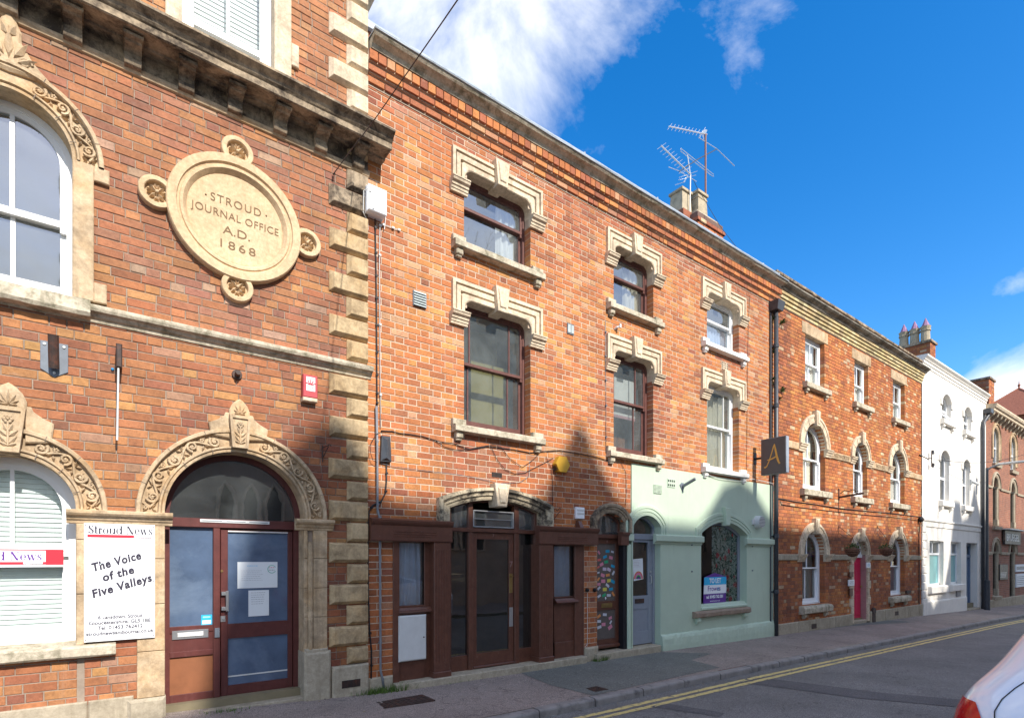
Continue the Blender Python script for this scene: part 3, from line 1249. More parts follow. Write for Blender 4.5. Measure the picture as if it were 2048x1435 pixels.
# openings: two at each level on the left (the window and the door) and above
lw = dict(k='seg', cx=-.695, hw=.465, z0=.84, zsp=2.124, rise=.465)
dr = dict(k='seg', cx=1.178, hw=.70, z0=-.1, zsp=2.124, rise=.72)
uw = dict(k='seg', cx=-.695, hw=.45, z0=4.12, zsp=5.408, rise=.45)
tw = dict(k='rr', cx=1.08, hw=.45, z0=6.95, ztop=8.9, rad=.02)
holes = [Arch(-.695, .465, .84, 2.124, .465), Arch(1.178, .70, -.5, 2.124, .70), Arch(-.695, .45, 4.12, 5.408, .45), Rect(.63, 1.53, 6.9, 8.9)]
cov = [Arch(-.695, .66, 2.0, 2.124, .66), Arch(1.178, .90, 2.0, 2.124, .90), Arch(-.695, .63, 5.35, 5.408, .63), Rect(-1.28, -.12, 4.1, 5.42),
       Disc(1.148, 5.357, .62), Rect(-4, 3, 3.95, 4.07), Rect(-4, 3, 6.5, 6.83), Rect(-4, 3, -1, .29), Rect(.50, 1.70, 6.8, 9.0),
       Rect(-.22, -.17, -1, 2.1), Rect(.26, .5, -1, 2.1), Rect(1.83, 2.12, -1, 2.1), Rect(-1.4, .06, .76, .84)]
# quoin stones
quoins = []
k = 0
zt = 3.906
while zt > .35:
    quoins.append((zt - .25, zt, True))
    quoins.append((max(zt - .506, .36), zt - .262, False))
    zt -= .512
zt = 6.195
while zt > 4.2:
    quoins.append((zt - .252, zt, True))
    quoins.append((max(zt - .515, 4.105), zt - .264, False))
    zt -= .5235
quoins.append((6.21, 6.46, False))
zt = 9.35
while zt > 7.0:
    quoins.append((zt - .26, zt, True))
    quoins.append((zt - .53, zt - .272, False))
    zt -= .543
for (za, zb, lg) in quoins:
    cov.append(Rect((2.156 if lg else 2.371) + .04, 3, za + .02, zb - .02))
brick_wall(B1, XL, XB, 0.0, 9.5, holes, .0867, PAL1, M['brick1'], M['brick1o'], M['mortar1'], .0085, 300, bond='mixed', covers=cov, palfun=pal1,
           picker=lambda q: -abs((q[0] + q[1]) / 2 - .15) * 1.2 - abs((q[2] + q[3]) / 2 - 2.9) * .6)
for (za, zb, lg) in quoins:
    mb = MB()
    j = random.uniform(-.006, .006)
    x0 = (2.156 if lg else 2.371) + j
    p1 = .068
    b = .050
    yb, yf = YF - 0, YF - p1
    xr = XB + .012
    vs = [(x0, yb, za), (xr, yb, za), (xr, yb, zb), (x0, yb, zb),
          (x0 + .004, YF - .02, za + .003), (xr, YF - .02, za + .003), (xr, YF - .02, zb - .003), (x0 + .004, YF - .02, zb - .003),
          (x0 + b, yf, za + b * .8), (xr - .012, yf, za + b * .8), (xr - .012, yf, zb - b * .55), (x0 + b, yf, zb - b * .55)]
    mb.faces(vs, [(0, 1, 5, 4), (1, 2, 6, 5), (2, 3, 7, 6), (3, 0, 4, 7), (4, 5, 9, 8), (5, 6, 10, 9), (6, 7, 11, 10), (7, 4, 8, 11), (8, 9, 10, 11)])
    dirty = zb > 6.1 and za < 6.5
    mb.build("quoin_stone", M['stonedirty'] if dirty else M['quoin'] if za < 6.8 else M['stonelight'], B1, bevel=.005)
# plinth
mb = MB()
xx = XL
while xx < .2:
    nx = min(xx + random.uniform(.8, 1.1), .22)
    mb.box(xx + .003, nx - .003, -.45, .30, -.05, .035, .012)
    xx = nx
mb.build("plinth_stone", M['stonegrey'], B1)
mb = MB()
mb.box(2.18, XB + .01, -.2, .352, -.05, .075, .02)
mb.build("plinth_stone", M['stonegrey'], B1)
g = MB()
gx0, gx1, gz0, gz1 = R(684, 1361, 721, 1376, .08)
g.box(gx0, gx1, gz0, gz1, .05, .078)
g.build("floor_vent", M['black'], B1)
for i in range(12):
    b = MB()
    xx = gx0 + (gx1 - gx0) * (i + .5) / 12
    b.box(xx - .006, xx + .006, gz0 + .006, gz1 - .006, .078, .086)
    b.build("vent_bar", M['iron'], B1)

# string course
st = MB()
st.mould(XL, XB + .055, [(0, 3.915), (.02, 3.925), (.03, 3.955), (.05, 3.965), (.07, 3.99), (.105, 4.005), (.115, 4.03), (.115, 4.055), (.10, 4.065), (0, 4.105)], jit=.0015, seg=.25)
st.build("string_course", M['stonefoul'], B1)
# cornice
cn = MB()
cn.mould(XL, XB + .03, [(0, 6.46), (.03, 6.47), (.045, 6.50), (.045, 6.525), (0, 6.53)], jit=.001, seg=.3)
cn.build("cornice_fillet", M['stone'], B1)
cn = MB()
cn.mould(XL, XB + .015, [(.012, 6.525), (.018, 6.53), (.018, 6.70)], jit=.001, seg=.3)
cn.build("frieze", M['stonedirty'], B1)
cn = MB()
cn.mould(XL, XB + .20, [(.0, 6.70), (.12, 6.695), (.13, 6.715), (.30, 6.715), (.315, 6.70), (.33, 6.71), (.33, 6.775), (.345, 6.785), (.36, 6.80), (.375, 6.825), (.41, 6.845), (.435, 6.86), (.435, 6.885), (.40, 6.895), (0, 6.94)], jit=.002, seg=.22)
cn.build("cornice", M['stonedirty'], B1)
for cxk in (-2.5, -2.05, -1.6, -1.15, -.70, -.25, .21, .665, 1.12, 1.585, 2.04, 2.50):
    b = MB()
    hw = .07
    pr = [(.018, 6.50), (.045, 6.495), (.085, 6.505), (.10, 6.53), (.095, 6.56), (.075, 6.585), (.085, 6.615), (.14, 6.635), (.19, 6.645), (.205, 6.66), (.235, 6.665), (.235, 6.692), (.018, 6.695)]
    b.mould(cxk - hw, cxk + hw, pr, jit=.001)
    b.mould(cxk - hw - .012, cxk + hw + .012, [(.02, 6.665), (.25, 6.668), (.255, 6.70), (.02, 6.70)])
    b.build("console", M['stonedirty'], B1, bevel=.006)
# impost caps and pilasters
CAP = [(0, 1.99), (.03, 1.995), (.035, 2.02), (.05, 2.03), (.06, 2.055), (.09, 2.07), (.105, 2.09), (.105, 2.112), (.09, 2.122), (0, 2.128)]
for (a, b) in ((-.30, .545), (1.76, 2.20), (-2.6, -1.10)):
    mb = MB()
    mb.mould(a, b, CAP, jit=.001, seg=.2)
    mb.build("impost_cap", M['stone'], B1)
for (a, b, z0) in ((-.228, -.158, .84), (.245, .480, .26), (-1.5, -1.165, .84)):
    mb = MB()
    zz = z0
    while zz < 1.99:
        nz = min(zz + random.uniform(.38, .52), 1.992)
        mb.box(a, b, zz + .002, nz - .002, -.2, .035, .006)
        zz = nz
    mb.build("pilaster", M['stone'], B1)
mb = MB()
mb.box(.165, .488, -.2, .26, -.2, .065, .03)
mb.build("pilaster_base", M['stonegrey'], B1)
zz = .56
mb = MB()
while zz < 1.99:
    nz = min(zz + random.uniform(.34, .5), 1.992)
    mb.box(1.965, 2.128, zz + .0015, nz - .0015, -.2, .045, .006)
    mb.box(1.862, 1.905, zz + .0015, nz - .0015, -.25, .028, .006)
    zz = nz
mb.tube([(1.935, YF - .022, .56), (1.935, YF - .022, 1.86)], .030, 10)
mb.build("pilaster", M['stone'], B1)
mb = MB()
mb.box(1.855, 2.17, -.2, .56, -.25, .075, .03)
mb.box(1.865, 2.14, .50, .60, -.25, .055, .02)
mb.build("pilaster_base", M['stonegrey'], B1)
mb = MB()     # brick joint between the arches
# sill of the lower window
mb = MB()
mb.mould(XL, .075, [(0, .725), (.085, .728), (.10, .745), (.105, .82), (.09, .835), (-.12, .87)], jit=.003, seg=.15)
mb.build("sill", M['stonefoul'], B1)
mb = MB()
mb.mould(XL, -.12, [(0, 3.93), (.12, 3.94), (.14, 3.97), (.13, 4.05), (.12, 4.09), (-.12, 4.135)], jit=.006, seg=.08)
mb.build("sill", M['stonefoul'], B1)


def spiral(mb, x, z, r0, turns, a0, d, p, tr, tz=1.0):
    pts = []
    n = int(14 * turns)
    for i in range(n + 1):
        t = i / n
        r = r0 * (1 - .80 * t)
        g = a0 + d * 2 * pi * turns * t
        pts.append((x + r * cos(g), YF - p, z + r * sin(g)))
    mb.tube(pts, tr, 6, tr * .55)
    return pts[-1]


def carved_arch(parent, cx, cz, ri, ro, nn, kw, stretch=1.0):
    """moulded stone ring with a sunk band full of scrolls and leaves"""
    sh = dict(k='seg', cx=cx, hw=ro, z0=cz, zsp=cz, rise=ro)
    w = ro - ri

    def rl(rr, p):
        return [(cx + rr * sin(g), cz + rr * cos(g), p) for g in [(-pi / 2 + pi * i / 40) for i in range(41)]]
    mb = MB()
    mb.rails([rl(ro, 0), rl(ro, .055), rl(ro - .008, .065), rl(ro - .036, .065), rl(ro - .044, .05), rl(ro - .047, .012),
              rl(ri + .062, .012), rl(ri + .058, .05), rl(ri + .052, .06), rl(ri + .038, .06), rl(ri + .03, .035), rl(ri + .022, .045), rl(ri, .04), rl(ri, -.22)])
    n = 41
    ring_ = mb.build("arch_ring", M['stone'], parent)
    for g in (-1.25, -.80, -.38, .38, .80, 1.25):
        for (ra, rb, pp) in ((ro - .042, ro - .002, .066), (ri + .004, ri + .055, .061)):
            j_ = MB()
            j_.tube([(cx + rr * sin(g), YF - pp, cz + rr * cos(g)) for rr in (ra, rb)], .0035, 4)
            j_.build("stone_joint", M['mortar1'], ring_)
    rm = (ri + .060 + ro - .046) / 2
    hb = (ro - .046 - ri - .060) / 2
    ga = math.asin(kw / rm) + .05
    for side in (-1, 1):
        c = MB()
        span = pi / 2 - ga - .06
        for k in range(nn):
            g = (ga + span * (k + .5) / nn)
            off = hb * .16 * (1 if k % 2 else -1)
            rr = rm + off
            x, z = cx + side * rr * sin(g), cz + rr * cos(g)
            r0 = hb * .80
            d = (1 if k % 2 else -1) * side
            a0 = pi / 2 - side * g + (pi if k % 2 else 0) + .5 * d
            end = spiral(c, x, z, r0, 1.35, a0, d, .034, .0155)
            c.ball((x, YF - .032, z), .017, 1, 6, 4)
            for q in range(3):
                a = a0 + q * 2.1 + 1.0
                c.leaf(x + r0 * .15 * cos(a), z + r0 * .15 * sin(a), a, r0 * .78, r0 * .55, .010, .042)
            # corner leaves and link stem to the next scroll
            g2 = g + span / nn * .5
            for sg in (-1, 1):
                xx, zz = cx + side * (rm + sg * hb * .52) * sin(g2), cz + (rm + sg * hb * .52) * cos(g2)
                a = pi / 2 - side * g2 + (0 if sg > 0 else pi)
                c.leaf(xx - .02 * cos(a), zz - .02 * sin(a), a + .7 * side, hb * .95, hb * .5, .008, .042)
                c.leaf(xx - .02 * cos(a), zz - .02 * sin(a), a - .8 * side, hb * .8, hb * .42, .008, .038)
            pts = []
            for t in range(7):
                u = t / 6
                gg = g + span / nn * u
                ro2 = rm + hb * .72 * cos(pi * u) * (1 if k % 2 else -1)
                if gg > pi / 2 - .05:
                    break
                pts.append((cx + side * ro2 * sin(gg), YF - .031, cz + ro2 * cos(gg)))
            if len(pts) > 2:
                c.tube(pts, .0125, 6, .010)
            if k % 2 == 0:
                fx, fz = cx + side * (rm + hb * .5) * sin(g2), cz + (rm + hb * .5) * cos(g2)
                for q in range(5):
                    c.ball((fx + .014 * cos(q * 1.257), YF - .033, fz + .014 * sin(q * 1.257)), .011, 1, 6, 4)
        c.build("scroll_carving", M['stone'], parent, smooth=False)


def keystone_carved(parent, cx, zb, zt, hb, ht, pk, finw):
    mb = MB()
    poly = [(cx - hb, zb), (cx + hb, zb), (cx + ht, zt), (cx - ht, zt)]
    mb.prism(poly, -.2, .10, .01)
    mb.build("keystone", M['stone'], parent)
    mb = MB()
    f = .72
    zc = (zb + zt) / 2
    # raised border
    o = poly
    inn = [(cx + (x - cx) * .72, zc + (z - zc) * .82) for x, z in poly]
    vs = [(x, YF - .10, z) for x, z in o] + [(x, YF - .118, z) for x, z in o] + [(x, YF - .118, z) for x, z in inn] + [(x, YF - .101, z) for x, z in inn]
    mb.faces(vs, [(i + a, (i + 1) % 4 + a, (i + 1) % 4 + a + 4, i + a + 4) for a in (0, 4, 8) for i in range(4)])
    # flower on a stem with leaves
    s = (zt - zb) / .36
    mb.tube([(cx, YF - .105, zb + .05 * s), (cx, YF - .108, zt - .12 * s)], .009, 6)
    for q in range(6):
        mb.ball((cx + .022 * s * cos(q * 1.047), YF - .108, zt - .10 * s + .022 * s * sin(q * 1.047)), .015 * s, .8, 6, 4)
    mb.ball((cx, YF - .118, zt - .10 * s), .012 * s, 1, 6, 4)
    for (dz, a, ln) in ((.06, .9, .09), (.06, pi - .9, .09), (.12, .75, .085), (.12, pi - .75, .085), (.05, .35, .06), (.05, pi - .35, .06), (.16, 1.1, .07), (.16, pi - 1.1, .07)):
        mb.leaf(cx, zb + dz * s, a, ln * s, .035 * s, .102, .02)
    mb.build("keystone_carving", M['stone'], parent)
    # pointed finial above with a leaf
    mb = MB()
    L = [(cx - finw, zt), (cx - finw * 1.02, zt + (pk - zt) * .3), (cx - finw * .78, zt + (pk - zt) * .62), (cx - finw * .35, zt + (pk - zt) * .88), (cx, pk)]
    Rr = [(2 * cx - x, z) for x, z in L[::-1][1:]]
    poly = (L + Rr)[::-1]
    mb.prism(poly, 0, .075, .012)
    mb.build("finial", M['stone'], parent)
    mb = MB()
    zc = zt + (pk - zt) * .35
    for a in (pi / 2, pi / 2 + .5, pi / 2 - .5, pi / 2 + 1.0, pi / 2 - 1.0, pi / 2 + 1.5, pi / 2 - 1.5):
        mb.leaf(cx, zt + .02, a, (pk - zt) * (.62 - .22 * abs(a - pi / 2)), .032, .076, .025)
    mb.build("finial_carving", M['stone'], parent)
    # shoulders
    for d in (-1, 1):
        mb = MB()
        pts = [(cx + d * ht * .9, zb + .1), (cx + d * (ht + .17), zb + .12), (cx + d * (ht + .19), zt - .10), (cx + d * (ht + .11), zt - .06), (cx + d * (ht + .045), zt - .01), (cx + d * (ht + .03), zt + .03), (cx + d * ht * .9, zt + .03)]
        if d < 0:
            pts = pts[::-1]
        mb.prism(pts, 0, .05, .01)
        mb.build("arch_shoulder", M['stone'], parent)


carved_arch(B1, 1.178, 2.124, .70, .945, 5, .10)
keystone_carved(B1, 1.168, 2.86, 3.21, .078, .105, 3.40, .10)
carved_arch(B1, -.695, 2.124, .465, .705, 4, .10)
keystone_carved(B1, -.695, 2.60, 3.0, .075, .12, 3.22, .12)
carved_arch(B1, -.695, 5.408, .44, .68, 4, .09)
# big ogee gable over the upper window
mb = MB()
ol = [(-.30, 6.02), (-.235, 6.08), (-.15, 6.18), (-.085, 6.29), (-.085, 6.38), (-.05, 6.46), (0, 6.54)]
poly = [(-.695 + x, z) for x, z in ol]
poly = (poly + [(-.695 - x, z) for x, z in ol[::-1][1:]] + [(-.695, 6.0)])[::-1]
mb.prism(poly, 0, .05, .02)
mb.build("gable_carving_ground", M['stone'], B1)
mb = MB()
for (x, z, a, ln) in ((0, 6.1, pi / 2, .30), (-.03, 6.12, 2.1, .2), (.03, 6.12, 1.04, .2), (-.05, 6.08, 2.6, .17), (.05, 6.08, .54, .17), (0, 6.3, 2.0, .12), (0, 6.3, 1.14, .12)):
    mb.leaf(-.695 + x, z, a, ln, .07, .05, .035)
for sx in (-.11, .11):
    spiral(mb, -.695 + sx, 6.11, .05, 1.3, 0, 1 if sx > 0 else -1, .055, .011)
mb.build("gable_carving", M['stone'], B1)
# jambs with ears for the upper window
for d in (-1, 1):
    for (a, b, z0, z1) in ((.44, .60, 4.11, 5.41), (.60, .70, 4.11, 4.30), (.60, .72, 5.27, 5.41)):
        mb = MB()
        xa, xb = sorted((-.695 + d * a, -.695 + d * b))
        mb.box(xa, xb, z0 + .001, z1, -.22 if a < .5 else 0, .05 if a < .5 else .047, .008)
        mb.build("jamb_stone", M['stone'], B1)
reveal(B1, lw, .2, M['stone'])
reveal(B1, dr, .22, M['stone'], z0=.3)
# lower window: white arched sash with venetian blind
w1 = sash(B1, lw, .16, M['white'], 1.76, bars_u=(0,), bars_l=(), fw=.06, st=.05, meet=.06, botr=.11, bar=.03)
for i in range(34):
    b = MB()
    z = .97 + i * .046
    hwz = .40 if z < 2.12 else sqrt(max(0, .405 ** 2 - (z - 2.124) ** 2))
    if hwz < .06:
        continue
    b.faces([(-.695 - hwz, YF + .303, z + .021), (-.695 + hwz, YF + .303, z + .021), (-.695 + hwz, YF + .290, z - .021), (-.695 - hwz, YF + .290, z - .021), (-.695 - hwz, YF + .306, z + .019), (-.695 + hwz, YF + .306, z + .019), (-.695 + hwz, YF + .293, z - .023), (-.695 - hwz, YF + .293, z - .023)],
            [(3, 2, 1, 0), (4, 5, 6, 7), (0, 1, 5, 4), (7, 6, 2, 3)])
    b.build("blind_slat", M['blind'], w1)
# upper arched window
sash(B1, uw, .16, M['white'], 4.86, bars_u=(0,), bars_l=(0,), fw=.06, st=.05, meet=.06, botr=.10, bar=.035, glass='glassold')
# top window with stone jambs
w3 = sash(B1, tw, .10, M['white'], 7.42, bars_u=(0,), bars_l=(0,), fw=.07, st=.05, meet=.07, botr=.12, bar=.03)
for i in range(22):
    b = MB()
    z = 7.05 + i * .055
    b.box3(.70, 1.46, YF + .24, YF + .25, z - .02, z + .02)
    b.build("blind_slat", M['blind'], w3)
for (a, b_) in ((.484, .63), (1.53, 1.716)):
    mb = MB()
    mb.box(a, b_, 6.93, 9.2, -.15, .05, .01)
    mb.build("jamb_stone", M['stonelight'], B1)
mb = MB()
mb.box(1.716, 1.80, 7.36, 7.62, 0, .047, .008)
mb.build("jamb_stone", M['stonelight'], B1)
mb = MB()
mb.box(1.716, 1.80, 8.8, 9.0, 0, .047, .008)
mb.build("jamb_stone", M['stonelight'], B1)
shell(B1, XL, XB, 0, 9.45, (-.1, 3.65, 6.75), M['slate'])
# stone kneeler at the roof edge
mb = MB()
mb.box(2.40, 2.64, 8.0, 8.95, -.3, .02, .02)
mb.box(2.30, 2.72, 8.72, 8.98, -.3, .14, .03)
mb.build("kneeler_stone", M['stonelight'], B1)

# roundel
MCX, MCZ = 1.148, 5.357
ro = MB()


def circ(cx, cz, r, p, n=56):
    return [(cx + r * cos(-2 * pi * i / n), cz + r * sin(-2 * pi * i / n), p) for i in range(n + 1)]


ro.rails([circ(MCX, MCZ, r, p) for r, p in ((.665, 0), (.665, .075), (.655, .09), (.60, .09), (.575, .088), (.567, .066), (.55, .062), (.54, .076), (.515, .075), (.50, .055), (.487, .036), (.477, .020), (.472, .022))])
rd = ro.build("roundel", M['stoneface'], B1)
f = MB()
f.quad(*[(x, YF - .022, z) for x, z, _ in circ(MCX, MCZ, .472, 0)[:-1]][::-1])
f.build("roundel_field", M['stoneface'], rd)
for (dx, dz) in ((0, .738), (0, -.738), (.738, 0), (-.738, 0)):
    b = MB()
    x, z = MCX + dx, MCZ + dz
    b.rails([circ(x, z, r, p, 32) for r, p in ((.16, 0), (.16, .065), (.153, .075), (.112, .075), (.106, .068), (.102, .030), (.100, .026), (.001, .026))])
    lb = b.build("roundel_lobe", M['stoneface'], rd)
    b = MB()
    for q in range(4):
        a = pi / 4 + q * pi / 2
        b.leaf(x, z, a, .098, .052, .026, .050)
        b.leaf(x + .03 * cos(a + pi / 4), z + .03 * sin(a + pi / 4), a + pi / 4 + .35, .062, .036, .026, .042)
        b.leaf(x + .03 * cos(a + pi / 4), z + .03 * sin(a + pi / 4), a + pi / 4 - .35, .062, .036, .026, .042)
    b.ball((x, YF - .07, z), .017, 1, 8, 5)
    b.build("rosette", M['stoneface'], rd)
text("STROUD", "lettering", MCX - .005, 5.525, .024, .086, M['letters'], rd, width=.50, ext=.0025, spacing=1.2)
text("JOURNAL OFFICE", "lettering", MCX, 5.375, .024, .080, M['letters'], rd, width=.87, ext=.0025, spacing=1.1)
text("A.D.", "lettering", MCX, 5.215, .024, .088, M['letters'], rd, width=.27, ext=.0025)
text("1868", "lettering", MCX, 5.06, .024, .088, M['letters'], rd, width=.35, ext=.0025, spacing=1.3)
for dx in (-.30, .30):
    b = MB()
    b.ball((MCX + dx, YF - .024, 5.525), .010, 1, 6, 4)
    b.build("lettering", M['letters'], rd)

# glazed office door below the carved arch
D = -.20
YD = YF + .20
door = thing("office_entrance", "dark red wooden office entrance with blue glass panes under the carved arch", "entrance door", (1.178, YF + .2, -.02))
FX0, FX1 = .478, 1.878


def rD(a, b, c, d, p=-.21):
    return R(a, b, c, d, p)


fr = MB()
sh = dict(k='seg', cx=1.178, hw=.70, z0=2.0, zsp=2.124, rise=.70)
fr.rails([rail(sh, -.01, -.20), rail(sh, .06, -.20), rail(sh, .06, -.27)])
fr.box(.47, .54, .0, 2.0, -.30, -.20)
fr.box(1.80, 1.885, .0, 2.0, -.30, -.20)
fr.build("door_frame", M['maroon'], door)
fr = MB()
fr.box(.47, 1.885, 2.00, 2.10, -.28, -.185, .006)
fr.build("transom", M['maroon'], door)
x0, x1, z0, z1 = rD(426, 1047, 440, 1405)
MUL0, MUL1 = x0, x1
fr = MB()
fr.box(x0, x1, .02, 2.0, -.28, -.19, .006)
fr.build("mullion", M['maroon'], door)
g = MB()
pts = rail(sh, .05, -.235, 2.10)
g.quad(*[(x, YF - p, z) for x, z, p in pts[::-1]])
g.build("fanlight_pane", glassmat("dusty_dark_glass", (.35, .35, .36), extra=.12, dust=.12), door)
# dusty bloom behind: back panel of the fanlight
_, _, za, zb = rD(336, 1050, 424, 1252)
s0 = .54
g = MB()
g.box(s0, MUL0, .85, 2.0, -.26, -.235)
g.build("side_pane", M['bluefilm'], door)
fr = MB()
fr.box(s0, MUL0, .86, .93, -.27, -.20, .004)
fr.box(s0, MUL0, .60, .66, -.27, -.20, .004)
fr.box(s0, MUL0, .66, .86, -.27, -.212)
fr.build("side_rail", M['maroon'], door)
fr = MB()
fr.box(s0, MUL0, .0, .20, -.27, -.205, .004)
fr.build("side_rail", M['maroon'], door)
g = MB()
g.box(s0, MUL0, .19, .61, -.27, -.225)
g.build("side_panel", M['ply'], door)
x0, x1, z0, z1 = rD(344, 1261, 417, 1279, -.2)
b = MB()
b.box(x0, x1, z0, z1, -.215, -.198, .003)
lb = b.build("letter_plate", M['silver'], door)
b = MB()
b.box(x0 + .05, x1 - .05, z0 + .025, z1 - .025, -.2, -.190, .003)
b.build("letter_flap", M['steelwhite'], lb)
# door leaf
L0, L1 = MUL1 + .008, 1.795
leaf = MB()
gx0, gx1, gz0, gz1 = rD(456, 1062, 576, 1247)
hx0, hx1, hz0, hz1 = rD(458, 1276, 576, 1370)
leaf.box(L0, gx0, .06, 1.985, -.265, -.215, .004)
leaf.box(gx1, L1, .06, 1.985, -.265, -.215, .004)
leaf.box(gx0, gx1, gz1, 1.985, -.265, -.216)
leaf.box(gx0, gx1, hz1, gz0, -.265, -.216)
leaf.box(gx0, gx1, .06, hz0, -.265, -.216)
leaf.box(L0 - .01, L1, .055, .095, -.265, -.165, .01)
lf = leaf.build("door_leaf", M['maroon'], door)
b = MB()
b.box(gx0, gx1, gz0, gz1, -.25, -.238)
b.build("pane", M['bluefilm'], lf)
b = MB()
b.box(gx0, gx1, hz0, hz1, -.25, -.238)
b.build("pane", M['bluefilm'], lf)
b = MB()
b.box(gx0, gx1, hz0 + .09, hz0 + .105, -.238, -.232)
b.build("beading", M['steelwhite'], lf)
b = MB()
b.box(gx0, gx1, gz1 - .004, gz1 + .01, -.238, -.212)
b.build("beading", M['steelwhite'], lf)
x0, x1, z0, z1 = rD(443, 1181, 457, 1222, -.18)
b = MB()
b.box(x1 - .028, x1, z0, z1, -.18, -.155, .006)
b.box(x0, x1, z1 - .05, z1 - .01, -.215, -.175, .004)
b.box(x0, x1, z0 + .01, z0 + .05, -.215, -.175, .004)
b.build("handle", M['silver'], lf)
x0, x1, z0, z1 = rD(441, 1231, 451, 1243)
b = MB()
b.box(x0, x1, z0, z1, -.216, -.209, .002)
b.tube([(x0 + .03, YF + .209, (z0 + z1) / 2), (x0 + .03, YF + .200, (z0 + z1) / 2)], .012, 10)
b.build("lock", M['silver'], lf)
b = MB()
x0, z0 = P(444, 1141, -.2)
b.tube([(x0, YF + .216, z0), (x0, YF + .205, z0)], .014, 12)
b.build("lock", M['brass'], lf)
x0, x1, z0, z1 = rD(429, 1255, 439, 1274, -.19)
b = MB()
b.box(x0, x1, z0, z1, -.19, -.172, .003)
b.build("keypad", M['plate'], door)
x0, x1, z0, z1 = rD(400, 1033, 539, 1041, -.18)
b = MB()
b.box(x0, x1, z0 - .012, z0 + .022, -.185, -.176, .002)
tv = b.build("trickle_vent", M['steelwhite'], door)
b = MB()
for i in range(3):
    b.box(x0 + .02 + i * (x1 - x0) / 3, x0 + (i + 1) * (x1 - x0) / 3 - .02, z0 + .001, z0 + .009, -.176, -.1745)
b.build("vent_slot", M['plate'], tv)
x0, x1, z0, z1 = rD(402.5, 1229, 424, 1249, -.232)
b = MB()
b.box(x0, x1, z0, z1, -.236, -.2335)
stk = b.build("sticker", M['cyan'], door)
b = MB()
b.box(x0 + .01, x1 - .01, z0 + .01, z0 + .05, -.2335, -.2328)
for i in range(3):
    b.box(x0 + .015, x1 - .015, z1 - .02 - i * .006, z1 - .018 - i * .006, -.2335, -.2328)
b.build("sticker_print", M['signwhite'], stk)
# step
b = MB()
b.box(.44, 1.90, -.12, .035, -.3, .03, .01)
b.build("door_step", M['stonegrey'], B1)
# notices
x0, x1, z0, z1 = rD(475, 1123, 555, 1176, -.232)
t = MB()
t.box(x0, x1, z0, z1, -.2375, -.2345)
nt1 = t.build("paper_notice", M['paper'], None, loc=((x0 + x1) / 2, YF + .236, z0))
setp(nt1, "wide white paper notice with a green ring logo on the blue door glass", "notice", "paper notices on the office door")


def scribble(parent, x0, x1, z0, z1, p, rows, mat, h=.004, frac=1.0):
    mb = MB()
    for i in range(rows):
        z = z1 - (z1 - z0) * (i + .5) / rows
        x = x0
        while x < x0 + (x1 - x0) * frac * random.uniform(.75, 1):
            wd = random.uniform(.008, .026)
            mb.box(x, min(x + wd, x1), z - h / 2, z + h / 2, p, p + .0008)
            x += wd + .006
    mb.build("print", mat, parent)


scribble(nt1, x0 + .04, x1 - .15, z0 + .08, z1 - .09, -.2345, 6, M['greypipe'], .0022)
scribble(nt1, x0 + .10, x1 - .22, z1 - .055, z1 - .035, -.2345, 1, M['cyan'], .005)
b = MB()
rx, rz = x1 - .062, z1 - .085
b.tube([(rx + .045 * cos(a / 20 * 2 * pi * .84 + .5), YF + .2338, rz + .045 * sin(a / 20 * 2 * pi * .84 + .5)) for a in range(21)], .003, 5)
b.build("ring_logo", simple("green_print", (.02, .36, .22), .5), nt1)
scribble(nt1, rx - .03, rx + .03, rz + .008, rz + .03, -.2345, 1, M['signred'], .006)
scribble(nt1, rx - .03, rx + .03, rz - .02, rz + .0, -.2345, 1, M['ink'], .005)
x0, x1, z0, z1 = rD(497, 1180, 538, 1232, -.232)
t = MB()
t.box(x0, x1, z0, z1, -.2375, -.2345)
nt2 = t.build("paper_notice", M['paper'], None, loc=((x0 + x1) / 2, YF + .236, z0))
setp(nt2, "smaller upright paper note with typed lines on the blue door glass", "notice", "paper notices on the office door")
scribble(nt2, x0 + .03, x1 - .03, z0 + .13, z1 - .015, -.2345, 6, M['greypipe'], .0035)

# things on the newspaper office wall
x0, x1, z0, z1 = R(168, 1045, 310, 1284, .06)
_, zt2 = P(168, 1045, .06)
b = MB()
b.box(x0, x1, z0, z1, .045, .06, .002)
sg = b.build("sign_board", M['signwhite'], None, loc=((x0 + x1) / 2, YF - .05, z0))
setp(sg, "white upright newspaper sign board with slanted black lettering beside the office door", "sign")
W = x1 - x0
cx = (x0 + x1) / 2
H = z1 - z0


def zz(f):
    return z0 + H * (1 - f)


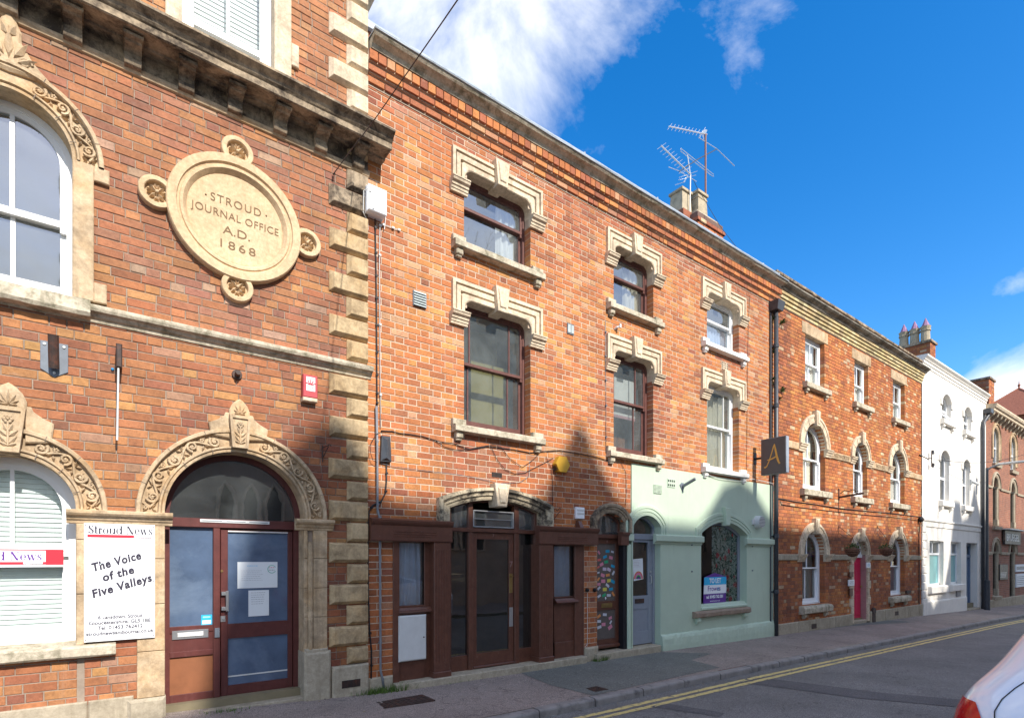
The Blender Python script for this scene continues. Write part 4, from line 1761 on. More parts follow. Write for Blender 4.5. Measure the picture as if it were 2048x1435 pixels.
def glyphs():
    """book-face letter shapes as polygons in units of the cap height: thick stems, thin joins, flat serifs"""
    T, t = .17, .045

    def stem(x, z0, z1, w=T):
        return [(x, z0), (x + w, z0), (x + w, z1), (x, z1)]

    def ser(x, z, w=.30):
        return [(x - (w - T) / 2, z), (x + T + (w - T) / 2, z), (x + T + (w - T) / 2, z + t), (x - (w - T) / 2, z + t)]

    def bowl(cx, cz, rx, rz, a0, a1, tk=T, th=t, n=18):
        out = []
        for i in range(n):
            q = []
            for a in (a0 + (a1 - a0) * i / n, a0 + (a1 - a0) * (i + 1) / n):
                w_ = th + (tk - th) * abs(cos(a)) ** 1.4
                q.append(((cx + rx * cos(a), cz + rz * sin(a)), (cx + (rx - w_) * cos(a), cz + (rz - min(w_, th * 1.5)) * sin(a))))
            out.append([q[0][0], q[1][0], q[1][1], q[0][1]])
        return out

    def diag(xa, za, xb, zb, w):
        return [(xa - w / 2, za), (xa + w / 2, za), (xb + w / 2, zb), (xb - w / 2, zb)]
    X = .68
    G = {}
    G['S'] = (.62, [diag(.13, .70, .50, .36, .24)] + bowl(.30, .74, .25, .27, .5, pi + .25) + bowl(.32, .27, .27, .28, -pi * .92, .35) + [stem(.50, .68, .97, .04), stem(.03, .03, .32, .04)])
    G['t'] = (.40, [stem(.10, .06, .92), [(.0, X - t), (.36, X - t), (.36, X), (.0, X)]] + bowl(.28, .13, .15, .14, pi, 2 * pi - .3, .10))
    G['r'] = (.50, [stem(.10, 0, X), ser(.10, 0, .34), ser(.10, X - t, .28)] + bowl(.36, X - .13, .11, .13, .0, pi, .10) + bowl(.40, X - .12, .07, .07, 0, 2 * pi, .07, .07, 8))
    G['o'] = (.66, bowl(.32, X / 2, .30, X / 2 + .01, 0, 2 * pi, .17, t, 28))
    G['u'] = (.74, [stem(.08, .14, X), stem(.50, 0, X), ser(.05, X - t, .26), ser(.48, X - t, .24), ser(.54, 0, .26)] + bowl(.33, .16, .25, .17, pi, 2 * pi, .16))
    G['d'] = (.74, [stem(.50, 0, 1.0), ser(.48, 1 - t, .26), ser(.54, 0, .26)] + bowl(.33, X / 2, .30, X / 2 + .01, .5, 2 * pi - .5, .17, t, 24))
    G['N'] = (.92, [stem(.14, 0, 1, .055), stem(.74, 0, 1, .055), diag(.20, 1, .72, 0, .20), ser(.08, 0, .30), ser(.10, 1 - t, .30), ser(.68, 1 - t, .32)])
    G['e'] = (.60, bowl(.31, X / 2, .28, X / 2 + .01, .0, 2 * pi - .55, .16, t, 24) + [[(.10, X / 2 - .02), (.57, X / 2 - .02), (.57, X / 2 + t - .02), (.10, X / 2 + t - .02)]])
    G['w'] = (.96, [diag(.14, X, .33, 0, .16), diag(.48, X, .33, 0, .05), diag(.48, X, .66, 0, .16), diag(.86, X, .68, 0, .05), ser(.06, X - t, .32), ser(.38, X - t, .28), ser(.76, X - t, .26)])
    G['s'] = (.50, [diag(.13, .47, .37, .24, .20)] + bowl(.24, X - .17, .19, .18, .4, pi + .3, .13) + bowl(.25, .18, .20, .19, -pi * .92, .4, .13) + [stem(.38, .48, X, .035), stem(.03, .0, .20, .035)])
    G[' '] = (.36, [])
    return G


GLY = glyphs()


def serif_text(body, x0, x1, zc, h, p, mat, parent):
    tot = sum(GLY[c][0] for c in body)
    k = (x1 - x0) / tot
    mb = MB()
    x = x0
    for i, c in enumerate(body):
        for poly in GLY[c][1]:
            e = .00002 * (len(mb.f) % 30)
            mb.quad(*[(x + u * k, YF - p - e, zc - h / 2 + v * h) for u, v in poly])
        x += GLY[c][0] * k
    return mb.build("lettering", mat, parent)


serif_text("Stroud News", x0 + .03, x1 - .02, zz(.052), .080, .0612, M['ink'], sg)
b = MB()
b.box(x0 + .025, x1 - .03, zz(.118), zz(.094), .06, .0615)
b.build("red_stripe", M['signred'], sg)
text("& Journal", "lettering", x1 - .105, zz(.106), .0632, .018, M['signwhite'], sg, width=.14, bold=.004, ext=.0006)
for (tx, fx, fy, hh, wd) in (("The Voice", .44, .325, .076, .40), ("of the", .46, .43, .074, .26), ("Five Valleys", .52, .535, .076, .50)):
    text(tx, "lettering", x0 + W * fx, zz(fy), .0612, hh, M['ink'], sg, width=wd, rot=.31, shear=.2, bold=.0042, ext=.0012, spacing=1.12)
for i, (tx, fy, wd) in enumerate((("6 Lansdown, Stroud", .798, .35), ("Gloucestershire, GL5 1BE", .843, .49), ("Tel: 01453 762412", .888, .36), ("stroudnewsandjournal.co.uk", .934, .535))):
    text(tx, "lettering", cx, zz(fy), .0612, .034, M['ink'], sg, width=wd, bold=.0010, ext=.001)
for fx in (.02, .98):
    for fy in (.02, .50, .98):
        b = MB()
        b.tube([(x0 + W * fx, YF - .06, zz(fy)), (x0 + W * fx, YF - .0635, zz(fy))], .005, 8)
        b.build("screw", M['iron'], sg)
# banner in the lower window
b = MB()
x0, x1, z0, z1 = R(-10, 1088, 127, 1128, -.14)
b.box(-1.12, x1, 1.58, 1.745, -.155, -.148)
bn = b.build("window_banner", M['signwhite'], None, loc=(-.7, YF + .15, 1.6))
setp(bn, "long newspaper banner in red and white across the lower arched window", "banner")
b = MB()
b.box(x1 - .13, x1, 1.60, 1.745, -.148, -.1465)
b.box(-1.12, x1 - .13, 1.603, 1.628, -.148, -.1465)
b.box(-1.12, x1, 1.735, 1.745, -.148, -.1463)
b.build("red_stripe", M['signred'], bn)
serif_text("Stroud News", -1.02, x1 - .155, 1.682, .078, -.1465, M['purple'], bn)
text("& Journal", "lettering", x1 - .22, 1.616, -.145, .018, M['signwhite'], bn, width=.14, bold=.004, ext=.0006)

# pole bracket
bx, bz = P(108.5, 705, .03)
t = thing("pole_holder", "dark metal flagpole holder on a pointed plate above the left arch", "bracket", (bx, YF, bz - .15))
b = MB()
b.prism([(bx - .10, bz - .16), (bx, bz - .225), (bx + .10, bz - .16), (bx + .10, bz + .10), (bx - .10, bz + .10)], 0, .018, .003)
b.build("wall_plate", M['plate'], t)
b = MB()
b.tube([(bx, YF - .055, bz - .15), (bx, YF - .15, bz + .13)], .040, 14, caps=False)
b.tube([(bx, YF - .15, bz + .13), (bx, YF - .058, bz - .14)], .033, 14, caps=False)
b.build("tube_socket", M['iron'], t)
for (dx, dz) in ((-.07, .07), (.07, .07), (0, -.185)):
    b = MB()
    b.tube([(bx + dx, YF - .018, bz + dz), (bx + dx, YF - .027, bz + dz)], .012, 8)
    b.build("bolt", M['steelwhite'], t)
# rod bracket
bx, bz = P(238, 712, .08)
t = thing("hanging_rod", "thin white rod hanging from a black wall fitting right of the pole holder", "bracket", (bx, YF, bz))
b = MB()
b.box(bx - .025, bx + .025, bz - .13, bz + .10, .0, .16, .01)
b.build("rod_fitting", M['iron'], t)
b = MB()
b.tube([(bx - .005, YF - .14, bz - .10), (bx - .015, YF - .10, P(234, 880, .1)[1])], .009, 8)
b.build("rod", M['steelwhite'], t)
b = MB()
b.ball((bx - .05, YF - .02, bz - .12), .014)
b.build("wire_connector", M['blue'], t)
# round knob, fire alarm box, small iron hook, stay anchor
x, z = P(475, 748, .04)
b = MB()
b.tube([(x, YF, z), (x, YF - .03, z)], .055, 16, .05)
b.tube([(x, YF - .03, z), (x, YF - .10, z + .005)], .028, 12, .025)
o = b.build("pipe_stub", M['iron'], None, loc=(x, YF, z - .05))
setp(o, "round rusty iron pipe stub on a disc above the door arch", "pipe stub")
x0, x1, z0, z1 = R(606, 747, 635, 800, .08)
t = thing("alarm_box", "red fire alarm box with white label on the older brick wall", "alarm box", ((x0 + x1) / 2, YF, z0), "alarm boxes on the walls")
b = MB()
b.box(x0, x1, z0 + .045, z1, .0, .09, .008)
b.build("alarm_case", M['red'], t)
b = MB()
b.box(x0, x1, z0, z0 + .044, .0, .088, .008)
b.build("alarm_base", M['stonelight'], t)
b = MB()
b.box(x0 + .035, x1 - .03, z0 + .12, z1 - .025, .09, .0915)
lb = b.build("alarm_label", M['pinkstone'] if False else M['paper'], t)
b = MB()
cxx = (x0 + x1) / 2
for i in range(5):
    a = pi * (i + .5) / 5
    b.tube([(cxx + .012 * cos(a), YF - .092, z1 - .115), (cxx + .055 * cos(a), YF - .092, z1 - .115 + .06 * sin(a))], .006, 5)
b.build("shell_emblem", M['signred'], lb)
scribble(lb, x0 + .045, x1 - .045, z0 + .13, z1 - .13, .0915, 4, M['signred'], .005)
x, z = P(650, 905, .02)
b = MB()
b.tube([(x - .03, YF - .02, z + .09), (x - .03, YF - .02, z - .11)], .009, 6)
b.tube([(x - .03, YF - .02, z + .06), (x - .0, YF - .10, z + .07), (x + .01, YF - .16, z + .08), (x + .015, YF - .19, z + .055)], .007, 6)
b.tube([(x - .03, YF - .02, z - .07), (x - .01, YF - .08, z - .0), (x + .005, YF - .14, z + .06)], .006, 6)
o = b.build("sign_bracket", M['iron'], None, loc=(x, YF, z))
setp(o, "small black scrolled iron bracket beside the door arch and quoins", "bracket", "small iron wall brackets")
# overhead wire with its anchor
a1 = Vector((P(667, 348, .03)[0], YF - .03, P(667, 348, .03)[1]))
b = MB()
b.tube([a1, a1 + Vector((0, -.04, -.02))], .012, 6)
b.tube([a1 + Vector((0, -.02, .0)), a1 + Vector((0, -.02, -.30))], .003, 5)
an = b.build("wire_anchor", M['iron'], None, loc=a1)
setp(an, "rusty hook and shackle holding the overhead wire under the cornice", "wire anchor")


def on_ray(px, py, Y):
    return Vector((Y * (3037.3 / (2480 - px) - 1.3395), Y, EYE + Y * 1.6716 * (1117 - py) / (2480 - px)))


b = MB()
q0, q1 = on_ray(667, 348, YF - .07), on_ray(745, 245, YF - .55)
dd = (q1 - q0)
far = on_ray(912, -2, 4.6)
pts = [q0, on_ray(700, 303, 6.3)]
for i in range(13):
    t_ = i / 12
    pts.append(on_ray(745, 245, 6.0).lerp(on_ray(912, 0, 3.9), t_ * 2.2) + Vector((0, 0, -.02 * sin(pi * t_))))
b.tube(pts, .0055, 6)
o = b.build("overhead_wire", M['iron'], None, loc=q0)
setp(o, "dark stay wire rising from the cornice across the street", "wire")


# ------------------------------------------------------------------ the long brick building with shopfront and green shop
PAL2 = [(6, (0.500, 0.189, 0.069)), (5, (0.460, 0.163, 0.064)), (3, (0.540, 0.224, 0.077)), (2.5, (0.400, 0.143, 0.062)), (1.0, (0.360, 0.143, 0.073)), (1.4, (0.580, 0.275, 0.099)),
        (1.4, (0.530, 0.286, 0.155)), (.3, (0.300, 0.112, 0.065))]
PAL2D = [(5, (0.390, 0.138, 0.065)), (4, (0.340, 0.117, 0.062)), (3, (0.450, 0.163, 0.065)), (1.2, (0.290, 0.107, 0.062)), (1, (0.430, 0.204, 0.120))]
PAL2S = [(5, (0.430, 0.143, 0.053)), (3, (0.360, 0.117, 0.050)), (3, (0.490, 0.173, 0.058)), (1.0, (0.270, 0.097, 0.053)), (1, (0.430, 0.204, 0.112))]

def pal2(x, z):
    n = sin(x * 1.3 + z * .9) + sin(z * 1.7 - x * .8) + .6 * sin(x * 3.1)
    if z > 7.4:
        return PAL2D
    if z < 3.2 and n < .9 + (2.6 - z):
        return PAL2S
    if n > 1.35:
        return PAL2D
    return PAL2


X2, X3 = 2.63, 12.74
B2 = thing("brick_building", "long orange brick building with a brown shopfront and a sage green shop below", "building", (X2, YF, 0), "terrace of street buildings")
bays = [dict(cx=4.68, hw=.605, ho=.815, kind='A', t='brown'), dict(cx=7.70, hw=.54, ho=.735, kind='B', t='brown'), dict(cx=10.56, hw=.60, ho=.815, kind='C', t='white')]
GX0 = P(1261.5, 930)[0]
GX1 = P(1545, 1000)[0]
gzt = 3.385
# ground floor shapes
sf = dict(k='seg', cx=4.66, hw=.82, z0=0, zsp=2.37, rise=.15)           # inner edge of the shop door arch
so = dict(k='seg', cx=4.66, hw=1.03, z0=2.165, zsp=2.49, rise=.21)
d9 = dict(k='seg', cx=(P(1194, 1100)[0] + P(1247, 1100)[0]) / 2, hw=(P(1247, 1100)[0] - P(1194, 1100)[0]) / 2, z0=0, zsp=2.30, rise=.16)
gdx0, gdx1 = P(1264, 1100)[0], P(1319, 1100)[0]
gd = dict(k='seg', cx=(gdx0 + gdx1) / 2, hw=(gdx1 - gdx0) / 2, z0=-.1, zsp=2.26, rise=.20)
gwx0, gwx1 = P(1400.4, 1100)[0], P(1491.7, 1100)[0]
gw = dict(k='seg', cx=(gwx0 + gwx1) / 2, hw=(gwx1 - gwx0) / 2, z0=.62, zsp=2.18, rise=.26)
PX0, PX1 = P(786, 1100)[0], P(1168, 1100)[0]
holes2 = [Rect(PX0, PX1, -.5, 2.17), Arch(4.66, .84, 2.1, 2.38, .15), Arch(d9['cx'], d9['hw'] + .0, -.5, 2.30, .16), Rect(P(1247, 1100)[0] - .01, P(1262, 1100)[0] + .02, -.5, 2.14),
          Rect(GX0 - .003, GX1, -.5, gzt)]
cov2 = [Arch(4.66, .97, 2.1, 2.49, .17), Rect(X2 - .1, PX0, 1.88, 2.10), Rect(6.4, 7.0, 1.9, 2.10)]
for b_ in bays:
    b_['up'] = dict(k='rr', cx=b_['cx'], hw=b_['hw'], z0=6.10, ztop=7.18, rad=.13)
    b_['lo'] = dict(k='rr', cx=b_['cx'], hw=b_['hw'], z0=3.53, ztop=5.33, rad=.13)
    for (z0, z1, sh_) in ((6.02, 7.18, 'up'), (3.46, 5.33, 'lo')):
        holes2.append(Rect(b_['cx'] - b_['hw'], b_['cx'] + b_['hw'], z0, z1 - .10, deep=.16))
        holes2.append(Rect(b_['cx'] - b_['hw'] + .05, b_['cx'] + b_['hw'] - .05, z1 - .11, z1))
        cov2.append(Rect(b_['cx'] - b_['ho'] + .03, b_['cx'] + b_['ho'] - .03, z1 - .36, z1 + .19))
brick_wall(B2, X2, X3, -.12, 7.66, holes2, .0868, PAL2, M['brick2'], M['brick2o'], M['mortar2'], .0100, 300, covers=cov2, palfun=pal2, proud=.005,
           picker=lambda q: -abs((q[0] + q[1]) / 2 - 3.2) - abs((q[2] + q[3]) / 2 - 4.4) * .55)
# corbel courses under the eaves
for (z0, z1, p1, hd) in ((7.665, 7.745, .040, False), (7.79, 7.87, .075, False), (7.905, 8.03, .11, True)):
    mb = MB()
    x = X2
    while x < X3 + .10:
        wd = (.117 if hd else (.235 if random.random() < .7 else .117))
        mb.col = pick(PAL2D if random.random() < .5 else PAL2)
        e = min(x + wd, X3 + .10)
        mb.box(x + .005, e - .005, z0 + .003, z1 - .003, -.05, p1 + random.uniform(-.003, .003), .004)
        x = e if e > x + .02 else x + .3
    mb.build("corbel_bricks", M['brick2'], B2, kind='stuff')
mb = MB()
mb.box(X2, X3, 7.64, 7.80, -.1, .012)
mb.box(X2, X3, 7.78, 7.92, -.1, .050)
mb.box(X2, X3, 7.90, 8.04, -.1, .080)
mb.build("mortar", M['mortar2'], B2)
mb = MB()
mb.mould(X2 + .02, X3 + .10, [(.06, 8.03), (.12, 8.032), (.13, 8.05), (.145, 8.075), (.185, 8.10), (.225, 8.115), (.25, 8.14), (.25, 8.16), (0, 8.17)], jit=.003, seg=.3)
mb.build("eaves_moulding", M['stonefoul'], B2)
mb = MB()
mb.mould(X2 + .01, X3 + .10, [(.20, 8.158), (.27, 8.155), (.275, 8.175), (.24, 8.19), (0, 8.20)], jit=.003, seg=.4)
mb.build("gutter_lead", M['lead'], B2)
mb = MB()
mb.box(X2, X3 + .05, 8.16, 8.34, -.3, .0)
mb.build("parapet", M['brickplain'], B2)
x = X2 - .02
while x < X3 + .05:
    e = min(x + 1.9, X3 + .08)
    mb = MB()
    mb.mould(x, e - .004, [(-.02, 8.335), (.05, 8.33), (.06, 8.335), (.062, 8.395), (.05, 8.43), (0, 8.452), (-.35, 8.46), (-.9, 8.60)], jit=.004, seg=.16)
    mb.build("lead_sheet", M['lead'], B2)
    mb = MB()
    mb.tube([(e, YF - .062, 8.34), (e, YF - .05, 8.44), (e, YF + .3, 8.47)], .014, 6)
    mb.build("lead_roll", M['lead'], B2)
    x = e if e < X3 + .07 else X3 + 1
shell(B2, X2, X3, 0, 8.25, (-.2, 3.1, 5.75), M['lead'], room=1.4)


def capital(parent, x0, x1, z0, h, mat):
    mb = MB()
    steps = [(0, .0), (.045, 0.0), (.05, .16), (.06, .19), (.065, .38), (.08, .42), (.085, .60), (.105, .66), (.115, .70), (.125, .86), (.135, .90), (.135, 1.0), (0, 1.0)]
    mb.mould(x0, x1, [(p, z0 + f * h) for p, f in steps])
    # flare of the sides
    mb.build("capital", mat, parent)


def window_head(parent, b_, which, mat, key, sill):
    sh = b_[which]
    cx, hw, ho = b_['cx'], b_['hw'], b_['ho']
    zt = sh['ztop']
    zc = zt - .22       # top of the capital
    mb = MB()

    def rr(h, z, rad, p):
        return r_rr(cx, h, zc, z, rad, p)
    w_ = ho - hw
    mb.rails([rr(ho, zt + .24, .004, 0), rr(ho, zt + .24, .004, .055), rr(ho - .045, zt + .195, .004, .060), rr(ho - .05, zt + .19, .004, .02), rr(ho - .066, zt + .174, .004, .02), rr(ho - .070, zt + .170, .004, .046),
              rr(ho - w_ * .62, zt + .10, .02, .046), rr(ho - w_ * .65, zt + .093, .02, .010), rr(ho - w_ * .73, zt + .078, .03, .010), rr(ho - w_ * .74, zt + .075, .04, .040), rr(hw + .012, zt + .01, .125, .040), rr(hw, zt, .13, .030), rr(hw, zt, .13, -.18)])
    h = mb.build("window_surround", mat, parent)
    for d in (-1, 1):
        xa, xb = sorted((cx + d * (hw - .035), cx + d * (ho + .03)))
        capital(h, xa, xb, zc - .17, .172, mat)
    mb = MB()
    kb, kt = .085, .125
    kz0, kz1 = zt - .045, zt + .32
    mb.prism([(cx - kb, kz0), (cx + kb, kz0), (cx + kt, kz1), (cx - kt, kz1)], -.16, .115, .006)
    k = mb.build("keystone", mat, h)
    mb = MB()
    mb.prism([(cx - kb * .62, kz0 + .06), (cx + kb * .62, kz0 + .06), (cx + kt * .70, kz1 - .04), (cx - kt * .70, kz1 - .04)], .113, .130, .008)
    mb.build("keystone_panel", mat, h)
    # sill
    z = sh['z0']
    mb = MB()
    mb.mould(cx - ho - .0, cx + ho + .0, [(0, z - .105), (.11, z - .10), (.125, z - .09), (.125, z - .015), (.11, z), (-.16, z + .02)], jit=.002, seg=.12)
    s_ = mb.build("sill", sill, parent)
    for d in (-1, 1):
        xa, xb = sorted((cx + d * hw, cx + d * (ho + .005)))
        mb = MB()
        mb.box(xa, xb, z + .0, z + .085, 0, .07, .01)
        mb.build("sill_stool", sill, s_)
        xc = cx + d * (ho - .10)
        mb = MB()
        mb.box(xc - .055, xc + .055, z - .185, z - .10, 0, .085, .012)
        mb.box(xc - .045, xc + .045, z - .215, z - .18, 0, .06, .01)
        mb.build("sill_bracket", sill, s_)


for i, b_ in enumerate(bays):
    mat = M['stonelight']
    for wch in ('up', 'lo'):
        sill = M['whitesill'] if b_['kind'] == 'C' else M['stonefoul']
        window_head(B2, b_, wch, mat, None, sill)
    fm = M['brown'] if b_['kind'] != 'C' else M['white']
    up, lo = b_['up'], b_['lo']
    mb = MB()
    for sh in (up, lo):
        for d in (-1, 1):
            xx = sh['cx'] + d * (sh['hw'] + .003)
            mb.quad((xx, YF, sh['z0'] - .06), (xx, YF + .26, sh['z0'] - .06), (xx, YF + .26, sh['ztop']), (xx, YF, sh['ztop']))
    mb.build("reveal_mortar", M['mortar2'], B2)
    if b_['kind'] == 'A':
        sash(B2, up, .15, fm, 6.765, curtains=[('curtain', .28, .92, 5.9, 7.2, .3)], fw=.04, st=.04, glass='glassold')
        wd_ = sash(B2, lo, .15, fm, 4.50, bars_u=(-.68, .52), bars_l=(-.68, .52), fw=.04, st=.04, botr=.12, glass='glassold', bar=.022)
        mb = MB()
        mb.box(b_['cx'] - .12, b_['cx'] + .62, 3.3, 4.75, -.62, -.58)
        mb.box(b_['cx'] - .62, b_['cx'] + .62, 4.75, 5.4, -.95, -.93)
        mb.build("inner_screen", simple("olive_screen", (.42, .36, .13), .8, var=.15, scale=2), wd_)
    elif b_['kind'] == 'B':
        sash(B2, up, .15, fm, 6.75, curtains=[('cream', .12, .85, 5.9, 7.2, .9)], fw=.05, st=.04, glass='glassold')
        we = sash(B2, lo, .15, fm, 4.52, bars_u=(-.66, .42), bars_l=(-.66, .42), fw=.05, st=.04, botr=.12, glass='glassold', bar=.022)
        mb = MB()
        mb.box(b_['cx'] - .42, b_['cx'] + .40, 4.33, 5.02, -.34, -.32)
        mb.build("roller_blind", M['curtain'], we)
        mb = MB()
        mb.box(b_['cx'] - .42, b_['cx'] + .40, 4.28, 4.33, -.34, -.318)
        mb.build("blind_hem", simple("pink_hem", (.60, .34, .38), .8), we)
        mb = MB()
        mb.box(b_['cx'] - .5, b_['cx'] + .5, 3.4, 4.0, -.70, -.60)
        mb.build("furniture", simple("brown_furniture", (.30, .14, .07), .7, var=.3), we)
    else:
        sash(B2, up, .15, fm, 6.72, curtains=[('netblue', -.95, .95, 5.9, 6.70, .1)], fw=.05, st=.05, glass='glassold')
        sash(B2, lo, .15, fm, 4.48, bars_u=(-.70, .45), bars_l=(-.70, .45), fw=.05, st=.05, glass='glassold', curtains=[('cream', -.55, .9, 3.4, 5.2, .5)])

# ---- the brown shopfront
YM = .0


def rS(a, b, c, d, p=0.0):
    return R(a, b, c, d, p)


sfr = MB()
# fascia boards with cornice
for (a, b_, lab) in ((733, 906, 1), (1080, 1198, 2)):
    xa, xb = P(a, 1050, .12)[0], P(b_, 1050, .12)[0]
    mb = MB()
    mb.mould(max(xa, X2 + .02), xb, [(0, 1.885), (.10, 1.885), (.105, 1.90), (.105, 2.085), (.115, 2.095), (.13, 2.11), (.14, 2.13), (.145, 2.155), (.13, 2.165), (0, 2.185)])
    f = mb.build("fascia", M['shop'], B2)
    for k in range(3):
        mb = MB()
        w3 = (xb - xa)
        mb.tube([(xa + w3 * .30, YF - .106, 1.95 + k * .03), (xa + w3 * .80, YF - .106, 1.95 + k * .03)], .006, 5)
        mb.build("reeding", M['shop'], f)
# fluted pilasters
for (a, b_) in ((869, 901), (1080, 1107)):
    xa, xb = P(a, 1200, .09)[0], P(b_, 1200, .09)[0]
    mb = MB()
    mb.box(xa, xb, -.02, 1.885, -.2, .085, .006)
    pl = mb.build("shop_pilaster", M['shop'], B2)
    for k in range(5):
        mb = MB()
        xx = xa + (xb - xa) * (k + 1) / 6
        mb.tube([(xx, YF - .085, .25), (xx, YF - .085, 1.78)], .006, 5)
        mb.build("reeding", M['shop'], pl)
    mb = MB()
    mb.box(xa - .015, xb + .015, -.03, .12, -.2, .10, .008)
    mb.build("pilaster_base", M['shop'], pl)


def pane_unit(parent, px0, py0, px1, py1, p, fmat, gmat, border=.03, name="window", extra=None):
    x0, x1, z0, z1 = R(px0, py0, px1, py1, p)
    mb = MB()
    b = border
    mb.box(x0 - b, x0, z0 - b, z1 + b, p - .05, p + .015, .004)
    mb.box(x1, x1 + b, z0 - b, z1 + b, p - .05, p + .015, .004)
    mb.box(x0, x1, z1, z1 + b, p - .05, p + .013, .004)
    mb.box(x0, x1, z0 - b, z0, p - .05, p + .013, .004)
    w_ = mb.build(name, fmat, parent)
    mb = MB()
    mb.quad((x0, YF - p + .01, z0), (x1, YF - p + .01, z0), (x1, YF - p + .01, z1), (x0, YF - p + .01, z1))
    mb.build("pane", gmat, w_)
    return w_, (x0, x1, z0, z1)


PS = -.03
PX869, PX1107 = P(869, 1200, .05)[0], P(1107, 1200, .05)[0]
# left side window bay
xs0, xs1, zs0_, zs1_ = R(794, 1083, 847, 1211, -.06)
mb = MB()
mb.box(PX0 - .005, xs0, -.02, 1.90, -.12, .02, .006)
mb.box(xs1, PX869 + .01, -.02, 1.90, -.16, -.04, .006)
mb.box(xs0, xs1, zs1_, 1.90, -.12, -.02)
mb.box(xs0, xs1, -.02, zs0_ - .09, -.12, -.03)
mb.build("shop_panelling", M['shop'], B2)
w_, r_ = pane_unit(B2, 794, 1083, 847, 1211, -.06, M['pinkbar'] if False else M['shop'], M['glass'])
mb = MB()
mb.mould(xs0 - .01, xs1 + .10, [(-.1, zs0_ - .10), (.02, zs0_ - .10), (.035, zs0_ - .085), (.03, zs0_ - .07), (.0, zs0_ - .06), (-.02, zs0_ - .03), (-.1, zs0_ - .02)])
mb.build("sill", M['shop'], w_)
curtain_mesh(xs0 - .03, xs1 + .05, zs0_ - .1, zs1_ - .01, -.16, .022, .085, 0, .10).build("curtain", M['netblue'], w_, smooth=True)
# right side window bay
xr0, xr1, zr0, zr1 = R(1107.6, 1090, 1146, 1193, -.05)
PX1168 = P(1168, 1200, 0)[0]
mb = MB()
mb.box(xr1, PX1168, -.02, 1.90, -.14, -.0, .006)
mb.box(xr0, xr1, zr1, 1.90, -.12, -.02)
mb.box(xr0, xr1, -.02, zr0 - .09, -.12, -.045)
mb.box(xr0, xr1, -.02, .30, -.12, -.025, .004)
mb.build("shop_panelling", M['shop'], B2)
w_, r_ = pane_unit(B2, 1107.6, 1090, 1146, 1193, -.05, M['shop'], M['glass'], .02)
mb = MB()
mb.mould(xr0, xr1 + .06, [(-.1, zr0 - .11), (.02, zr0 - .11), (.035, zr0 - .09), (.0, zr0 - .06), (-.02, zr0 - .03), (-.1, zr0 - .02)])
mb.build("sill", M['shop'], w_)
curtain_mesh(xr0 - .05, xr1 + .08, zr0 - .1, zr1 - .01, -.15, .02, .08, 1, .03).build("curtain", M['netblue'], w_, smooth=True)
# meter cupboard
x0, x1, z0, z1 = R(796, 1231, 851, 1323, .01)
t = thing("meter_cupboard", "white meter cupboard below the left shop window", "meter box", ((x0 + x1) / 2, YF, z0))
mb = MB()
mb.box(x0, x1, z0, z1, -.03, .035, .006)
mb.build("cupboard_case", M['steelwhite'], t)
mb = MB()
mb.box(x0 + .012, x1 - .012, z0 + .012, z1 - .012, .035, .045, .004)
d_ = mb.build("cupboard_door", M['steelwhite'], t)
mb = MB()
mb.tube([(x1 - .045, YF - .045, (z0 + z1) / 2), (x1 - .045, YF - .052, (z0 + z1) / 2)], .010, 8)
mb.build("lock", M['iron'], d_)
# arched shop door
sd = thing("shop_entrance", "brown glazed shop door number 7 with dark side lights under a stone arch", "entrance door", (4.66, YF + .1, 0))
DP = -.10
mb = MB()
mb.rails([r_seg(4.66, 1.03, 2.165, 2.49, .21, 0), r_seg(4.66, 1.03, 2.165, 2.49, .21, .085), r_seg(4.66, .97, 2.165, 2.455, .20, .09), r_seg(4.66, .955, 2.165, 2.445, .197, .07),
          r_seg(4.66, .93, 2.165, 2.43, .19, .05), r_seg(4.66, .90, 2.165, 2.41, .18, .05), r_seg(4.66, .895, 2.165, 2.405, .178, .025), r_seg(4.66, .85, 2.165, 2.385, .165, .025), r_seg(4.66, .82, 2.165, 2.37, .155, .015), r_seg(4.66, .82, 2.165, 2.37, .155, -.16)])
ar = mb.build("door_arch", stone("stone_stained_arch", (.56, .47, .33), (.05, .042, .035), .93, 3.4, .44, .56), B2)
mb = MB()
kx = P(1003, 1000, .1)[0]
mb.prism([(kx - .085, 2.42), (kx + .085, 2.42), (kx + .135, 2.76), (kx - .135, 2.76)], -.1, .13, .01)
mb.build("keystone", M['stonelight'], ar)
mb = MB()
mb.prism([(kx - .05, 2.47), (kx + .05, 2.47), (kx + .085, 2.70), (kx - .085, 2.70)], .128, .150, .014)
mb.build("keystone_panel", M['stonelight'], ar)
# frame: posts and transom
xL, xR = P(901, 1200, DP)[0], P(1080, 1200, DP)[0]
fr = MB()
zTr = P(950, 1060, DP)[1]
m1 = (P(936, 1200, DP)[0], P(945, 1200, DP)[0])
m2 = (P(1028, 1200, DP)[0], P(1037, 1200, DP)[0])
rgt = (P(1068, 1200, DP)[0], xR + .04)
for (a, b_) in (m1, m2, rgt):
    fr.box(a, b_, -.0, zTr, DP - .08, DP + .02, .006)
    fr.box(a, b_, zTr, 2.50, DP - .08, DP + .015, .005)
fr.box(xL - .03, xL + .012, 0, 2.50, DP - .08, DP)
fr.box(xL - .03, xR + .04, zTr - .025, zTr + .035, DP - .09, DP + .03, .006)
fr.build("door_frame", M['shop'], sd)
fr = MB()
fr.rails([r_seg(4.66, .84, 2.2, 2.38, .155, DP), r_seg(4.66, .79, 2.2, 2.355, .145, DP), r_seg(4.66, .79, 2.2, 2.355, .145, DP - .08)])
fr.build("arch_frame", M['shop'], sd)
zs = P(920, 1311, DP)[1]
